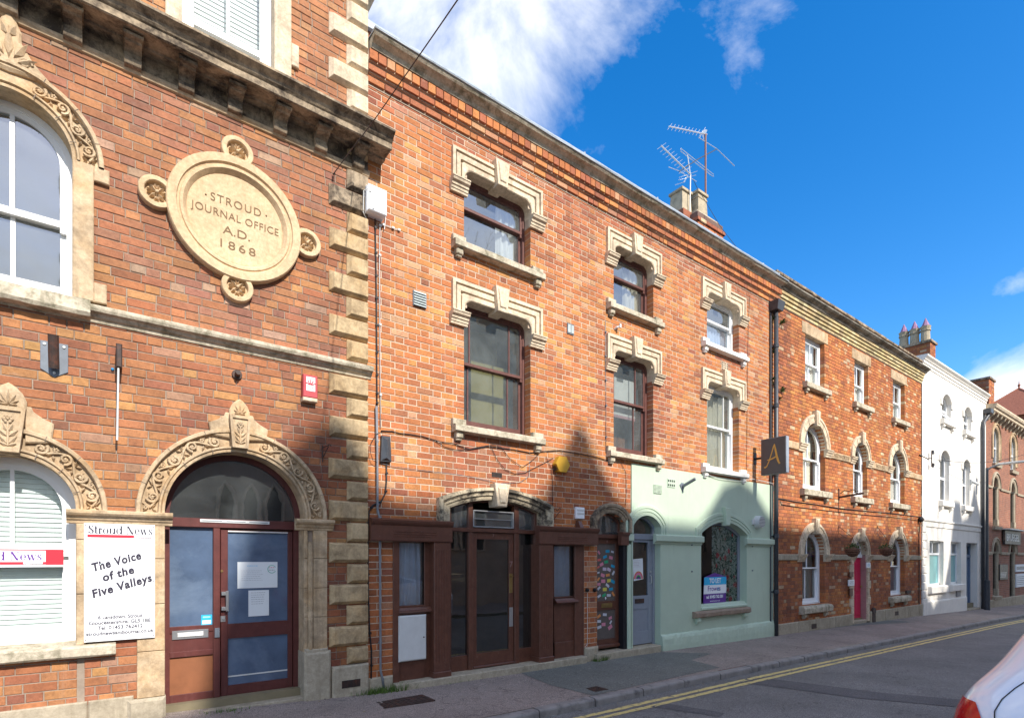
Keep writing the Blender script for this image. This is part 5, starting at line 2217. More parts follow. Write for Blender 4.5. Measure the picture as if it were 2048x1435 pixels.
for (a, b_) in ((xL + .01, m1[0]), (m2[1], rgt[0])):
    mb = MB()
    mb.box(a, b_, 0, zs, DP - .07, DP - .01, .004)
    mb.build("side_panel", M['shop'], sd)
    mb = MB()
    mb.quad((a, YF - DP + .03, zs), (b_, YF - DP + .03, zs), (b_, YF - DP + .03, zTr), (a, YF - DP + .03, zTr))
    mb.build("side_pane", M['glassdark'], sd)
    mb = MB()
    zt_ = 2.48
    mb.quad((a, YF - DP + .03, zTr), (b_, YF - DP + .03, zTr), (b_, YF - DP + .03, zt_), (a, YF - DP + .03, zt_))
    mb.build("fanlight_pane", M['glassold'], sd)
xa, xb = m1[1] + .0, m2[0]
mb = MB()
z_a, z_b = zTr + .05, zTr + .30
mb.box(xa + .01, xa + .026, z_a, z_b, DP - .05, DP + .01, .003)
mb.box(xb - .026, xb - .01, z_a, z_b, DP - .05, DP + .01, .003)
mb.box(xa + .026, xb - .026, z_a, z_a + .016, DP - .05, DP + .01, .003)
mb.box(xa + .026, xb - .026, z_b - .016, z_b, DP - .05, DP + .01, .003)
mb.box(xa + .035, xb - .035, (z_a + z_b) / 2 - .004, (z_a + z_b) / 2 + .004, DP - .05, DP + .006)
tl = mb.build("top_light", simple("dull_grey_frame", (.34, .34, .34), .5), sd)
mb = MB()
mb.quad((xa, YF - DP + .03, z_a), (xb, YF - DP + .03, z_a), (xb, YF - DP + .03, z_b), (xa, YF - DP + .03, z_b))
mb.build("pane", M['glassold'], tl)
g = R(953, 1077, 1018, 1306, DP - .01)
mb = MB()
mb.box(xa + .006, g[0], .055, zTr - .03, DP - .055, DP - .005, .004)
mb.box(g[1], xb - .006, .055, zTr - .03, DP - .055, DP - .005, .004)
mb.box(g[0], g[1], g[3], zTr - .03, DP - .055, DP - .006)
mb.box(g[0], g[1], .055, g[2], DP - .055, DP - .006)
mb.box(xa + .006, xb - .006, .05, .085, DP - .05, DP + .03, .01)
lf = mb.build("door_leaf", M['shop'], sd)
mb = MB()
mb.quad((g[0], YF - DP + .03, g[2]), (g[1], YF - DP + .03, g[2]), (g[1], YF - DP + .03, g[3]), (g[0], YF - DP + .03, g[3]))
mb.build("pane", M['glassdark'], lf)
text("7", "door_number", (g[1] + xb) / 2 - .01, P(1022, 1128, DP)[1], DP - .004, .085, M['pinkbar'], lf, bold=.003)
text("7", "door_number", (g[0] + g[1]) / 2, P(988, 1070, DP)[1], DP - .004, .045, M['pinkbar'], lf, bold=.002)
x0, x1, z0, z1 = R(1019, 1146, 1026, 1185, DP)
mb = MB()
mb.box(x0, x1 - .008, z0, z1, DP - .006, DP + .002, .002)
mb.tube([((x0 + x1) / 2, YF - DP, z1 - .04), ((x0 + x1) / 2, YF - DP - .03, z1 - .04)], .02, 10)
mb.build("lock_plate", M['brass'], lf)
x0, x1, z0, z1 = R(1019, 1214, 1026, 1252, DP)
mb = MB()
mb.box(x0, x1, z0, z1, DP - .006, DP + .001, .001)
mb.build("push_plate", M['silver'], lf)
# thresholds
mb = MB()
mb.box(P(790, 1300, .1)[0], P(1172, 1300, .1)[0], -.3, .045, -.3, .135, .012)
mb.build("threshold_stone", M['stonegrey'], B2)
mb = MB()
mb.box(X2 + .02, PX0 - .01, -.3, .15, -.05, .04, .02)
mb.build("pier_foot", M['stonegrey'], B2)
mb = MB()
mb.box(P(1168, 1300, 0)[0], P(1193, 1300, 0)[0] + .02, -.3, .17, -.05, .05, .03)
mb.build("pier_foot", M['stonegrey'], B2)

# ---- door number nine
d = d9
e9 = thing("shop_entrance", "brown door covered in colourful sticky notes beside the green shop", "entrance door", (d['cx'], YF + .1, 0))
mb = MB()


def arch_rails(mb, sh, prof):
    mb.rails([rail(sh, -o, p) for o, p in prof])


sh9 = dict(sh for sh in d.items())
sh9['z0'] = 2.13
arch_rails(mb, sh9, [(.17, 0), (.17, .06), (.15, .075), (.11, .07), (.10, .05), (.07, .05), (.065, .03), (.03, .03), (.0, .02), (0, -.17)])
a9 = mb.build("door_arch", M['stonedirty'], B2)
N9 = -.09
fr = MB()
ztr = P(1194, 1073, N9)[1]
fr.rails([rail(sh9, -.01, N9), rail(sh9, .045, N9), rail(sh9, .045, N9 - .08)])
fr.box(d['cx'] - d['hw'] - .03, P(1194, 1100, N9)[0], 0, 2.15, N9 - .1, N9 + .0)
fr.box(P(1242, 1100, N9)[0], d['cx'] + d['hw'] + .05, 0, 2.15, N9 - .1, N9 + .02, .005)
fr.box(d['cx'] - d['hw'] - .03, d['cx'] + d['hw'] + .02, ztr - .02, ztr + .05, N9 - .1, N9 + .03, .006)
fr.build("door_frame", M['shop'], e9)
mb = MB()
pts = rail(sh9, .03, N9 - .03, ztr)
mb.quad(*[(x, YF - p, z) for x, z, p in pts[::-1]])
mb.build("fanlight_pane", M['glassold'], e9)
NL = N9 - .02
g = R(1195, 1086, 1231, 1202, NL)
h = R(1195, 1220, 1233, 1279, NL)
lx0, lx1 = P(1190, 1100, NL)[0], P(1241.5, 1100, NL)[0]
mb = MB()
mb.box(lx0 - .03, g[0], .10, ztr - .02, NL - .05, NL, .004)
mb.box(g[1], lx1, .10, ztr - .02, NL - .05, NL, .004)
mb.box(g[0], g[1], g[3], ztr - .02, NL - .05, NL - .001)
mb.box(g[0], g[1], h[3], g[2], NL - .05, NL - .001)
mb.box(g[0], g[1], .10, h[2], NL - .05, NL - .001)
mb.box(lx0, lx1, .09, .15, NL - .05, NL + .04, .01)
l9 = mb.build("door_leaf", M['shop'], e9)
M['taupe'] = simple("taupe_backed_glass", (.125, .105, .095), .25, var=.1, spec=.5)
for q in (g, h):
    mb = MB()
    mb.box(q[0], q[1], q[2], q[3], NL - .03, NL - .018)
    mb.build("pane", M['taupe'], l9)
    # 
x0, x1, z0, z1 = R(1203, 1206, 1224, 1215, NL)
mb = MB()
mb.box(x0, x1, z0, z1, NL - .002, NL + .008, .003)
mb.box(x0 + .03, x1 - .03, z0 + .02, z1 - .02, NL + .008, NL + .013, .003)
mb.build("letter_plate", M['brass'], l9)
text("9", "door_number", P(1212, 1196, NL)[0], P(1212, 1196, NL)[1], NL - .010, .042, M['signwhite'], l9, bold=.003)
text("8", "door_number", P(1214, 1082, NL)[0], P(1214, 1082, NL)[1], NL + .003, .03, M['pinkbar'], l9, bold=.002)
# sticky notes
NC = dict(b=(.02, .30, .50), p=(.60, .22, .30), r=(.60, .13, .11), g=(.03, .34, .16), o=(.70, .27, .08), y=(.62, .55, .09), w=(.55, .56, .62), l=(.55, .46, .56))
for k_ in NC:
    M['note_' + k_] = simple("sticky_note_" + k_, NC[k_], .8, var=.03)
notes = [(415, 460, .9, 'p', 42), (539, 442, -.05, 'b', 60), (608, 450, .2, 'w', 42), (502, 522, -.3, 'b', 58), (587, 533, .2, 'p', 55), (420, 565, -.1, 'r', 52), (520, 595, -.1, 'g', 60),
         (453, 630, -.4, 'p', 55), (615, 657, .3, 'b', 58), (406, 670, -.4, 'r', 40), (496, 697, .05, 'l', 55), (559, 705, .4, 'l', 55), (407, 748, -.2, 'w', 34), (622, 753, -.9, 'w', 50), (470, 787, .3, 'p', 58),
         (542, 783, -.1, 'o', 58), (408, 842, -.8, 'o', 45), (476, 870, .0, 'p', 62), (559, 862, -.1, 'y', 56), (612, 875, .4, 'b', 66), (415, 915, -.1, 'p', 50), (538, 932, .6, 'w', 56),
         (415, 972, -.6, 'w', 50), (499, 988, .0, 'y', 60), (588, 984, -.1, 'b', 58), (418, 1085, -.4, 'w', 52), (488, 1072, -.4, 'g', 58), (556, 1073, .05, 'w', 58), (620, 1055, .9, 'o', 52),
         (413, 1375, -.5, 'o', 58), (499, 1350, .1, 'w', 58), (578, 1398, -.3, 'p', 48)]
notes2 = [(1290, 210, .05, 'w', 28), (1321, 231, 0, 'p', 28), (1370, 216, -.9, 'w', 20), (1292, 250, -.2, 'w', 30), (1366, 250, -.5, 'p', 30)]
cn = {'b': 'blue', 'p': 'pink', 'r': 'coral', 'g': 'green', 'o': 'orange', 'y': 'yellow', 'w': 'white', 'l': 'lilac'}
allnotes = [(1140 + a / 7.175, 1040 + b / 7.175, r, c, s / 7.175) for a, b, r, c, s in notes] + [(820 + a / 3.413, 1180 + b / 3.413, r, c, s / 3.413) for a, b, r, c, s in notes2]
ordn = ['topmost', 'second', 'third', 'fourth', 'fifth', 'sixth', 'seventh', 'eighth', 'ninth', 'tenth', 'eleventh', 'twelfth', 'thirteenth']
seen_c = {}
for (a, b_, rot, c_, s_) in sorted(allnotes, key=lambda q: q[1]):
    x, z = P(a, b_, NL - .018)
    w2 = s_ * 20046 / (2480 - a) ** 2 * .5 * .95
    h2 = w2 * (.68 if c_ in 'bgwor' else .85) * .72
    mb = MB()
    q = [(-w2, -h2), (w2, -h2), (w2, h2), (-w2, h2)]
    pts = []
    for (u, v) in q:
        pts.append((x + u * cos(-rot) - v * sin(-rot), z + u * sin(-rot) + v * cos(-rot)))
    mb.prism(pts, NL - .018, NL - .0165)
    o = mb.build("sticky_note", M['note_' + c_], None, loc=(x, YF - NL + .017, z))
    rk = seen_c.get(c_, 0)
    seen_c[c_] = rk + 1
    setp(o, ("topmost %s sticky note on the note covered brown door" % cn[c_]) if rk == 0 else "%s sticky note on the brown door, %s %s one from the top" % (cn[c_], ordn[rk], cn[c_]), "sticky note", "sticky notes on the brown door")
# black downpipe casing and bracket block by door nine
mb = MB()
x0, x1 = P(1247.5, 1100, .02)[0], P(1256.5, 1100, .02)[0]
mb.box(x0, x1, -.1, 1.98, -.1, .02, .006)
mb.build("black_post", simple("flaking_black_paint", (.014, .013, .016), .5, var=.2, dirt=(.45, .45, .47), dscale=26, dlo=.70, dhi=.73), B2)
x0, x1 = P(1246, 1070, .12)[0], P(1262, 1070, .12)[0]
mb = MB()
mb.mould(x0, x1 - .01, [(0, 1.90), (.08, 1.90), (.085, 2.06), (.10, 2.075), (.115, 2.10), (.115, 2.125), (0, 2.14)])
mb.build("fascia_end", M['shop'], B2)
mb = MB()
mb.box(P(1193, 1300, .1)[0], P(1319, 1300, .1)[0] + .03, -.3, .045, -.25, .12, .012)
mb.build("threshold_stone", M['stonegrey'], B2)

# ---- the green rendered shop
GH = [Arch(gd['cx'], gd['hw'], -.5, gd['zsp'], gd['rise']), Arch(gw['cx'], gw['hw'], gw['z0'], gw['zsp'], gw['rise'])]
mb = MB()
sheet(mb, GX0, GX1, -.35, gzt, GH, .022)
mb.quad((GX0, YF, -.3), (GX0, YF - .022, -.3), (GX0, YF - .022, gzt), (GX0, YF, gzt))
mb.quad((GX1, YF, -.3), (GX1, YF - .022, -.3), (GX1, YF - .022, gzt), (GX1, YF, gzt))
mb.quad((GX0, YF - .022, gzt), (GX1, YF - .022, gzt), (GX1, YF, gzt), (GX0, YF, gzt))
mb.build("rendered_wall", M['green'], B2)
for (sh, q_, kz) in ((gd, .14, None), (gw, .16, 1)):
    mb = MB()
    s2 = dict(sh)
    s2['z0'] = 2.12 if kz is None else 2.09
    arch_rails(mb, s2, [(.20, .022), (.20, .045), (.19, .05), (.135, .05), (.13, .035), (.12, .035), (.115, .048), (.07, .048), (.065, .034), (.055, .034), (.05, .044), (.0, .04), (0, .02)])
    mb.build("green_arch", M['green'], B2)
    reveal(B2, sh, q_, M['green'], p0=.022, extra=.05, z0=-.3 if kz is None else sh['z0'])
# impost bands
bxs = [(P(1309, 1070, .05)[0], P(1405, 1070, .05)[0]), (P(1491, 1070, .05)[0], P(1546, 1070, .05)[0])]
for (a, b_) in bxs:
    mb = MB()
    mb.mould(a, b_, [(.02, 1.935), (.04, 1.94), (.045, 1.975), (.085, 1.985), (.095, 2.0), (.095, 2.095), (.085, 2.11), (.02, 2.125)])
    mb.build("impost_band", M['green'], B2)
# green keystone
mb = MB()
kx = gw['cx'] - .02
mb.prism([(kx - .07, 2.36), (kx + .07, 2.36), (kx + .10, 2.74), (kx - .10, 2.74)], 0, .12, .012)
mb.build("keystone", M['green'], B2)
# plinth, rough
mb = MB()
for (a, b_) in ((gdx1 + .0, GX1),):
    mb.mould(a, b_, [(.02, -.4), (.075, -.4), (.085, .0), (.078, .13), (.06, .185), (.022, .215)], jit=.006, seg=.07)
mb.build("plinth", M['greenrough'], B2)
# thin green post left of the grey door
mb = MB()
x0, x1 = P(1256.5, 1100, .05)[0], P(1265, 1100, .05)[0]
mb.box(x0, x1 - .02, -.05, 1.92, -.1, .045, .012)
mb.box(x0 - .01, x1 + .03, 1.98, 2.10, -.1, .07, .008)
mb.build("green_post", M['green'], B2)
# grey door
ge = thing("shop_entrance", "pale grey half glazed door with rainbow drawing in the green shopfront", "entrance door", (gd['cx'], YF + .12, 0))
GP_ = -.12
fr = MB()
s2 = dict(gd)
s2['z0'] = 2.12
zt1 = P(1266, 1066, GP_)[1]
fr.rails([rail(s2, 0, GP_), rail(s2, .05, GP_), rail(s2, .05, GP_ - .06)])
fr.box(gd['cx'] - gd['hw'], gd['cx'] + gd['hw'], zt1 - .11, zt1, GP_ - .06, GP_ + .015, .005)
rx = P(1305, 1100, GP_)[0]
fr.box(rx, gd['cx'] + gd['hw'] + .02, 0, zt1, GP_ - .06, GP_ + .012, .005)
fr.box(gd['cx'] - gd['hw'], gd['cx'] - gd['hw'] + .03, 0, zt1, GP_ - .06, GP_ + .012, .005)
fr.build("door_frame", M['greydoor'], ge)
mb = MB()
pts = rail(s2, .03, GP_ - .03, zt1)
mb.quad(*[(x, YF - p, z) for x, z, p in pts[::-1]])
mb.build("fanlight_pane", M['glass'], ge)
g = R(1266, 1083, 1296, 1191, GP_ - .01)
l0, l1 = gd['cx'] - gd['hw'] + .03, rx - .005
mb = MB()
zb_, ztp = .06, zt1 - .115
mb.box(l0, g[0], zb_, ztp, GP_ - .05, GP_ - .005, .004)
mb.box(g[1], l1, zb_, ztp, GP_ - .05, GP_ - .005, .004)
mb.box(g[0], g[1], g[3], ztp, GP_ - .05, GP_ - .006)
zmid = P(1266, 1218, GP_)[1]
mb.box(g[0], g[1], zmid, g[2], GP_ - .05, GP_ - .006)
mb.box(g[0], g[1], zb_, .30, GP_ - .05, GP_ - .006)
mb.box(g[0], g[1], .30, zmid, GP_ - .05, GP_ - .018)
gl = mb.build("door_leaf", M['greydoor'], ge)
mb = MB()
mb.quad((g[0], YF - GP_ + .03, g[2]), (g[1], YF - GP_ + .03, g[2]), (g[1], YF - GP_ + .03, g[3]), (g[0], YF - GP_ + .03, g[3]))
mb.build("pane", M['glass'], gl)
x0, x1, z0, z1 = R(1270, 1197, 1288, 1206, GP_)
mb = MB()
mb.box(x0, x1, z0, z1, GP_ - .006, GP_ + .006, .003)
mb.build("letter_plate", M['iron'], gl)
x0, z0 = P(1300, 1157, GP_)
mb = MB()
mb.tube([(x0, YF - GP_ - .0, z0 + .07), (x0, YF - GP_ - .035, z0 + .05), (x0, YF - GP_ - .035, z0 - .07), (x0, YF - GP_, z0 - .09)], .010, 8)
mb.tube([(x0, YF - GP_, z0 + .14), (x0, YF - GP_ - .02, z0 + .14)], .018, 10)
mb.build("handle", M['silver'], gl)
# rainbow drawing
x0, x1, z0, z1 = R(1266, 1115.5, 1286, 1161, GP_ - .03)
mb = MB()
mb.prism([(x0 + .02, z0), (x1 + .01, z0 + .03), (x1 - .01, z1), (x0 - .01, z1 - .02)], GP_ - .032, GP_ - .029)
rb = mb.build("rainbow_drawing", M['paper'], None, loc=(x0, YF - GP_ + .03, z0))
setp(rb, "child's drawing of a rainbow taped inside the grey door glass", "drawing")
rcx = (x0 + x1) / 2 + .01
for k, c_ in enumerate(((.62, .20, .05), (.60, .16, .32), (.62, .20, .34), (.05, .38, .12), (.03, .06, .12), (.22, .05, .30))):
    r1 = (x1 - x0) * (.46 - k * .073)
    mb = MB()
    pts = [(rcx + r1 * cos(pi * i / 14), z0 + .035 + r1 * 1.12 * sin(pi * i / 14)) for i in range(15)]
    mb.prism(pts, GP_ - .029, GP_ - .0285 + k * .0006)
    mb.build("rainbow_band", simple("crayon_%d" % k, c_, .8, var=.15, scale=60), rb)
scribble(rb, x0 + .02, x1 - .03, z0 + .25, z1 - .03, -.1485, 5, M['pinkbar'], .004, .8)
mb = MB()
mb.box(g[0] + .02, g[0] + .20, .3, 1.9, GP_ - .22, GP_ - .20)
mb.build("curtain", simple("plum_curtain", (.10, .05, .10), .9, var=.2), ge)
# shop window with tropical curtain
s2 = dict(gw)
mb = MB()
WP = -.14
mb.rails([rail(s2, 0, WP), rail(s2, .06, WP), rail(s2, .06, WP - .05)])
mb.box(gw['cx'] - gw['hw'], gw['cx'] + gw['hw'], gw['z0'], gw['z0'] + .05, WP - .06, WP + .01)
mb.build("window", M['greydoor'], B2)
swin = bpy.data.objects[mb and B2.children[-1].name] if False else [c for c in B2.children][-1]
mb = MB()
fill_rails(mb, s2, .05, WP - .03, gw['z0'])
mb.build("pane", glassmat("shop_glass", (.97, .98, .98), extra=.0), B2)
mb = MB()
mb.mould(gw['cx'] - gw['hw'], gw['cx'] + gw['hw'], [(-.14, .60), (.03, .60), (.045, .615), (.045, .645), (.03, .66), (0, .67), (-.01, .70), (-.03, .715), (-.14, .72)])
mb.build("sill_board", M['green'], B2)
m, nt, b = newmat("tropical_fabric")
pos = wpos(nt)
c = ramp(nt, noise(nt, 13, 3, .6, pos, 1.6), [(.36, (.06, .14, .12)), (.47, (.12, .26, .17)), (.54, (.85, .90, .86)), (.62, (.36, .60, .52)), (.70, (.88, .92, .88))])
vn = node(nt, "ShaderNodeTexVoronoi")
vn.inputs['Scale'].default_value = 4.2
nt.links.new(pos, vn.inputs['Vector'])
fl = ramp(nt, vn.outputs['Distance'], [(.22, (1, 1, 1)), (.30, (0, 0, 0))])
tex = ramp(nt, noise(nt, 60, 3, .6, pos), [(.42, (0, 0, 0)), (.5, (1, 1, 1))])
fl2 = mixc(nt, 1.0, fl, tex, 'MULTIPLY')
c = mixc(nt, fl2, c, (.88, .06, .10))
nt.links.new(c, b.inputs['Base Color'])
b.inputs['Roughness'].default_value = .9
curtain_mesh(gw['cx'] - .14, gw['cx'] + gw['hw'], gw['z0'] - .05, 2.36, -.195, .012, .16).build("curtain", m, B2, smooth=True)
# stone sill and brackets
x0, x1 = P(1393, 1220, .12)[0], P(1502, 1220, .12)[0]
mb = MB()
mb.mould(x0, x1, [(.02, .47), (.10, .47), (.125, .49), (.13, .56), (.11, .585), (.02, .60)], jit=.005, seg=.08)
ws = mb.build("sill", simple("brown_worn_stone", (.30, .22, .16), .9, var=.2, bmp=.4, dirt=(.44, .50, .38), dscale=5, dlo=.62, dhi=.7), B2)
for xx in (x0 + .14, x1 - .14):
    mb = MB()
    mb.box(xx - .06, xx + .06, .385, .475, .02, .10, .01)
    mb.box(xx - .045, xx + .045, .345, .39, .02, .07, .01)
    mb.build("sill_bracket", M['green'], ws)
# to let board
x0, x1, z0, z1 = R(1408, 1158, 1453, 1206, -.10)
z0 = gw['z0'] + .10
z1 = z0 + .55
tb = MB()
xm = (x0 + x1) / 2
PT = -.115
tb.prism([(x0, z0), (x1, z0), (x1 + .02, z1), (xm, z1 + .09), (x0 + .03, z1)], PT - .008, PT, .001)
tl = tb.build("letting_board", M['purple'], None, loc=(xm, YF - PT, z0))
setp(tl, "purple, blue and white TO LET board standing in the green shop window", "letting board")
for (f0, f1, mk) in ((.36, .70, 'signwhite'), (.70, 1.0, 'cyan')):
    b = MB()
    za, zb = z0 + (z1 - z0) * f0, z0 + (z1 - z0) * f1
    b.prism([(x0 + .03 * f0, za), (x1 + .02 * f0, za), (x1 + .02 * f1, zb), (x0 + .03 * f1, zb)], PT, PT + .001)
    b.build("board_stripe", M[mk], tl)
text("TO LET", "lettering", xm + .01, z0 + (z1 - z0) * .85, PT + .002, .10, M['signwhite'], tl, width=(x1 - x0) * .52, bold=.005, ext=.0006)
text("Frowe", "lettering", xm - .06, z0 + (z1 - z0) * .55, PT + .002, .105, M['purple'], tl, width=(x1 - x0) * .48, bold=.001, ext=.0006)
text("n", "lettering", xm + .125, z0 + (z1 - z0) * .55 - .0, PT + .002, .105, M['cyan'], tl, width=(x1 - x0) * .085, bold=.001, ext=.0006)
text("s", "lettering", xm + .175, z0 + (z1 - z0) * .55 - .0, PT + .002, .105, M['purple'], tl, width=(x1 - x0) * .075, bold=.001, ext=.0006)
text("tel. 01453 762 501", "lettering", xm, z0 + (z1 - z0) * .235, PT + .002, .062, M['signwhite'], tl, width=(x1 - x0) * .74, bold=.003, ext=.0006)
text("www.frowens.co.uk", "lettering", xm, z0 + (z1 - z0) * .08, PT + .002, .028, M['signwhite'], tl, width=(x1 - x0) * .44, ext=.0006)
# vents in the green wall
for (a, b_, c_, d_, lab, nx, nz_) in ((1307, 968, 1323, 986, "square pierced vent low on the green wall", 6, 7), (1335, 956, 1350, 973, "pierced vent painted green beside the stub tube", 4, 2)):
    x0, x1, z0, z1 = R(a, b_, c_, d_, .03)
    t = MB()
    t.box(x0, x1, z0, z1, .02, .034, .003)
    v = t.build("wall_vent", M['green'], None, loc=(x0, YF, z0))
    setp(v, lab, "vent", "vents on the green wall")
    hb = MB()
    for i in range(nx):
        for j in range(nz_):
            cx_, cz_ = x0 + (x1 - x0) * (i + .5) / nx, z0 + (z1 - z0) * (j + .5) / nz_
            hb.box(cx_ - (x1 - x0) / nx * .32, cx_ + (x1 - x0) / nx * .32, cz_ - (z1 - z0) / nz_ * .25, cz_ + (z1 - z0) / nz_ * .25, .034, .0345)
    hb.build("vent_holes", M['black'], v)
x, z = P(1365, 972, .03)
t = thing("pole_holder", "short grey tube on a small plate on the green wall", "bracket", (x, YF, z))
b = MB()
b.prism([(x - .09, z + .02), (x, z - .10), (x + .09, z + .02), (x + .03, z + .07), (x - .03, z + .07)], .02, .035, .003)
b.build("wall_plate", M['plate'], t)
b = MB()
b.tube([(x, YF - .03, z), (x + .03, YF - .30, z + .12)], .032, 12)
b.build("tube_socket", M['greypipe'], t)
x, z = P(1510, 1044, .03)
t = thing("extractor_vent", "round grey slotted extractor vent on the green wall", "vent", (x, YF, z))
b = MB()
b.box(x - .13, x, z - .05, z + .07, .02, .06, .01)
b.tube([(x + .09, YF - .02, z + .01), (x + .09, YF - .15, z + .01)], .15, 20, .13)
b.build("vent_body", M['steelwhite'], t)
for i in range(7):
    b = MB()
    zz_ = z - .09 + i * .033
    hw_ = sqrt(max(.0, .125 ** 2 - (zz_ - z - .01) ** 2))
    b.box(x + .09 - hw_, x + .09 + hw_, zz_ - .007, zz_ + .007, .148, .156)
    b.build("vent_slat", M['greypipe'], t)
# small fixing studs in the green wall
for (a, b_, lab) in ((1383.5, 1089, "upper left of the green window"), (1383.5, 1142, "lower left of the green window"), (1504.5, 1092, "upper right of the green window"), (1504.5, 1140, "lower right of the green window")):
    x, z = P(a, b_, .03)
    b = MB()
    b.tube([(x, YF - .02, z), (x, YF - .05, z)], .012, 8)
    o = b.build("wall_stud", M['plate'], None, loc=(x, YF, z))
    setp(o, "small metal fixing stud in the wall at the " + lab, "stud", "fixing studs in the green wall")

# ---- fittings on the brick front of the long building
x0, x1, z0, z1 = R(737, 363, 776, 424, .18)
t = thing("junction_box", "white weatherproof box near the quoins high on the wall", "junction box", (x0, YF, z0))
b = MB()
b.box(x0, x1 - .01, z0 + .05, z1, .0, .13, .012)
b.build("box_body", M['signwhite'], t, bevel=.006)
b = MB()
b.box(x0 + .01, x1, z0 + .06, z1 + .005, .13, .155, .010)
lid = b.build("box_lid", M['signwhite'], t)
b = MB()
b.tube([(x0 + .02, YF - .13, z1 - .05), (x0 - .03, YF - .10, z1 - .08), (x0 - .02, YF - .06, z0 + .05), (x0 + .05, YF - .03, z0 - .02), (x0 + .06, YF - .02, z0 - .12)], .006, 6)
b.tube([(x1, YF - .05, z1 - .10), (x1 + .04, YF - .03, z1 - .2), (x1 + .02, YF - .03, z0 - .02), (x1 + .01, YF - .04, z0 - .05)], .005, 6)
b.build("loose_wire", M['steelwhite'], t)
b = MB()
b.box(x0 + .06, x0 + .09, z0 + .08, z0 + .10, .155, .165)
b.box(x0 + .02, x0 + .05, z1 - .10, z1 - .08, .155, .165)
b.build("latch", M['steelwhite'], lid)
# louvred vents
for (a, b_, c_, d_, lab, n, vert) in ((826, 579, 853, 609, "pale grey louvred vent left of the tall first floor window", 6, False), (1135, 645, 1148, 666, "small upright slotted vent between the first and second windows", 2, True)):
    x0, x1, z0, z1 = R(a, b_, c_, d_, .02)
    t = thing("wall_vent", lab, "vent", ((x0 + x1) / 2, YF, z0))
    b = MB()
    b.box(x0, x1, z0, z1, 0, .02)
    b.build("vent_frame", M['plate'], t)
    for i in range(n):
        b = MB()
        if vert:
            xx = x0 + (x1 - x0) * (i + .5) / n
            b.box(xx - .03, xx + .03, z0 + .02, z1 - .02, .02, .028)
        else:
            zz_ = z0 + (z1 - z0) * (i + .5) / n
            b.faces([(x0 + .01, YF - .022, zz_ + .016), (x1 - .01, YF - .022, zz_ + .016), (x1 - .01, YF - .04, zz_ - .014), (x0 + .01, YF - .04, zz_ - .014)], [(0, 3, 2, 1)])
        b.build("vent_slat", simple("vent_grey%d%d" % (i, a), (.42, .47, .46), .5), t)
for (a, b_, c_, d_, lab, hexa) in ((984, 943, 1004, 953, "dark iron air brick above the shop door keystone", False), (1443, 722, 1456, 739, "pierced clay air brick above the white framed window keystone", True)):
    x0, x1, z0, z1 = R(a, b_, c_, d_, .01)
    b = MB()
    b.box(x0, x1, z0, z1, 0, .012, .002)
    v = b.build("air_brick", M['iron'] if not hexa else M['stonelight'], None, loc=(x0, YF, z0))
    setp(v, lab, "air brick")
    b = MB()
    if hexa:
        for i in range(4):
            for j in range(4):
                cx_, cz_ = x0 + (x1 - x0) * (i + .5) / 4, z0 + (z1 - z0) * (j + .5) / 4
                b.box(cx_ - .018, cx_ + .018, cz_ - .014, cz_ + .014, .012, .0128)
    else:
        for i in range(8):
            cx_ = x0 + (x1 - x0) * (i + .5) / 8
            b.box(cx_ - .006, cx_ + .006, z0 + .012, z1 - .012, .012, .0128)
    b.build("vent_holes", M['black'], v)
# yellow hexagonal alarm
x, z = P(1126, 928, .10)
t = thing("alarm_box", "mustard yellow hexagonal burglar alarm on the orange brick wall", "alarm box", (x, YF, z), "alarm boxes on the walls")


def hexa_(r, p):
    return [(x + r * cos(pi / 3 * i), z + r * .95 * sin(pi / 3 * i), p) for i in range(6)] + [(x + r, z, p)]


b = MB()
b.rails([hexa_(.145, .0), hexa_(.15, .085), hexa_(.155, .09), hexa_(.148, .105), hexa_(.001, .108)])
b.build("alarm_cover", M['yellow'], t)
for i in range(6):
    b = MB()
    b.box(x - .14, x - .06, z - .12 + i * .014, z - .113 + i * .014, .01, .088) if False else b.box3(x - .135 + .004 * i * 0, x - .10, YF - .08, YF - .02, z - .10 + i * .014, z - .094 + i * .014)
    b.build("sounder_slot", M['iron'], t)
# grey junction box
x0, x1, z0, z1 = R(763, 869, 785, 922, .08)
t = thing("telecom_box", "slate grey tapered cable box beside the downpipes", "junction box", (x0, YF, z0))
b = MB()
xm = (x0 + x1) / 2
b.prism([(x0, z0), (x1, z0 + .01), (x1 - .015, z1), (x0 + .015, z1)], 0, .055, .006)
b.faces([(x0 + .01, YF - .055, z0 + .02), (x1 - .01, YF - .055, z0 + .02), (x1 - .03, YF - .055, z1 - .02), (x0 + .03, YF - .055, z1 - .02), (xm - .01, YF - .095, z0 + .05), (xm - .005, YF - .095, z1 - .06)],
        [(0, 1, 4), (1, 2, 5, 4), (2, 3, 5), (3, 0, 4, 5)])
b.build("box_cover", M['blackpipe'], t)
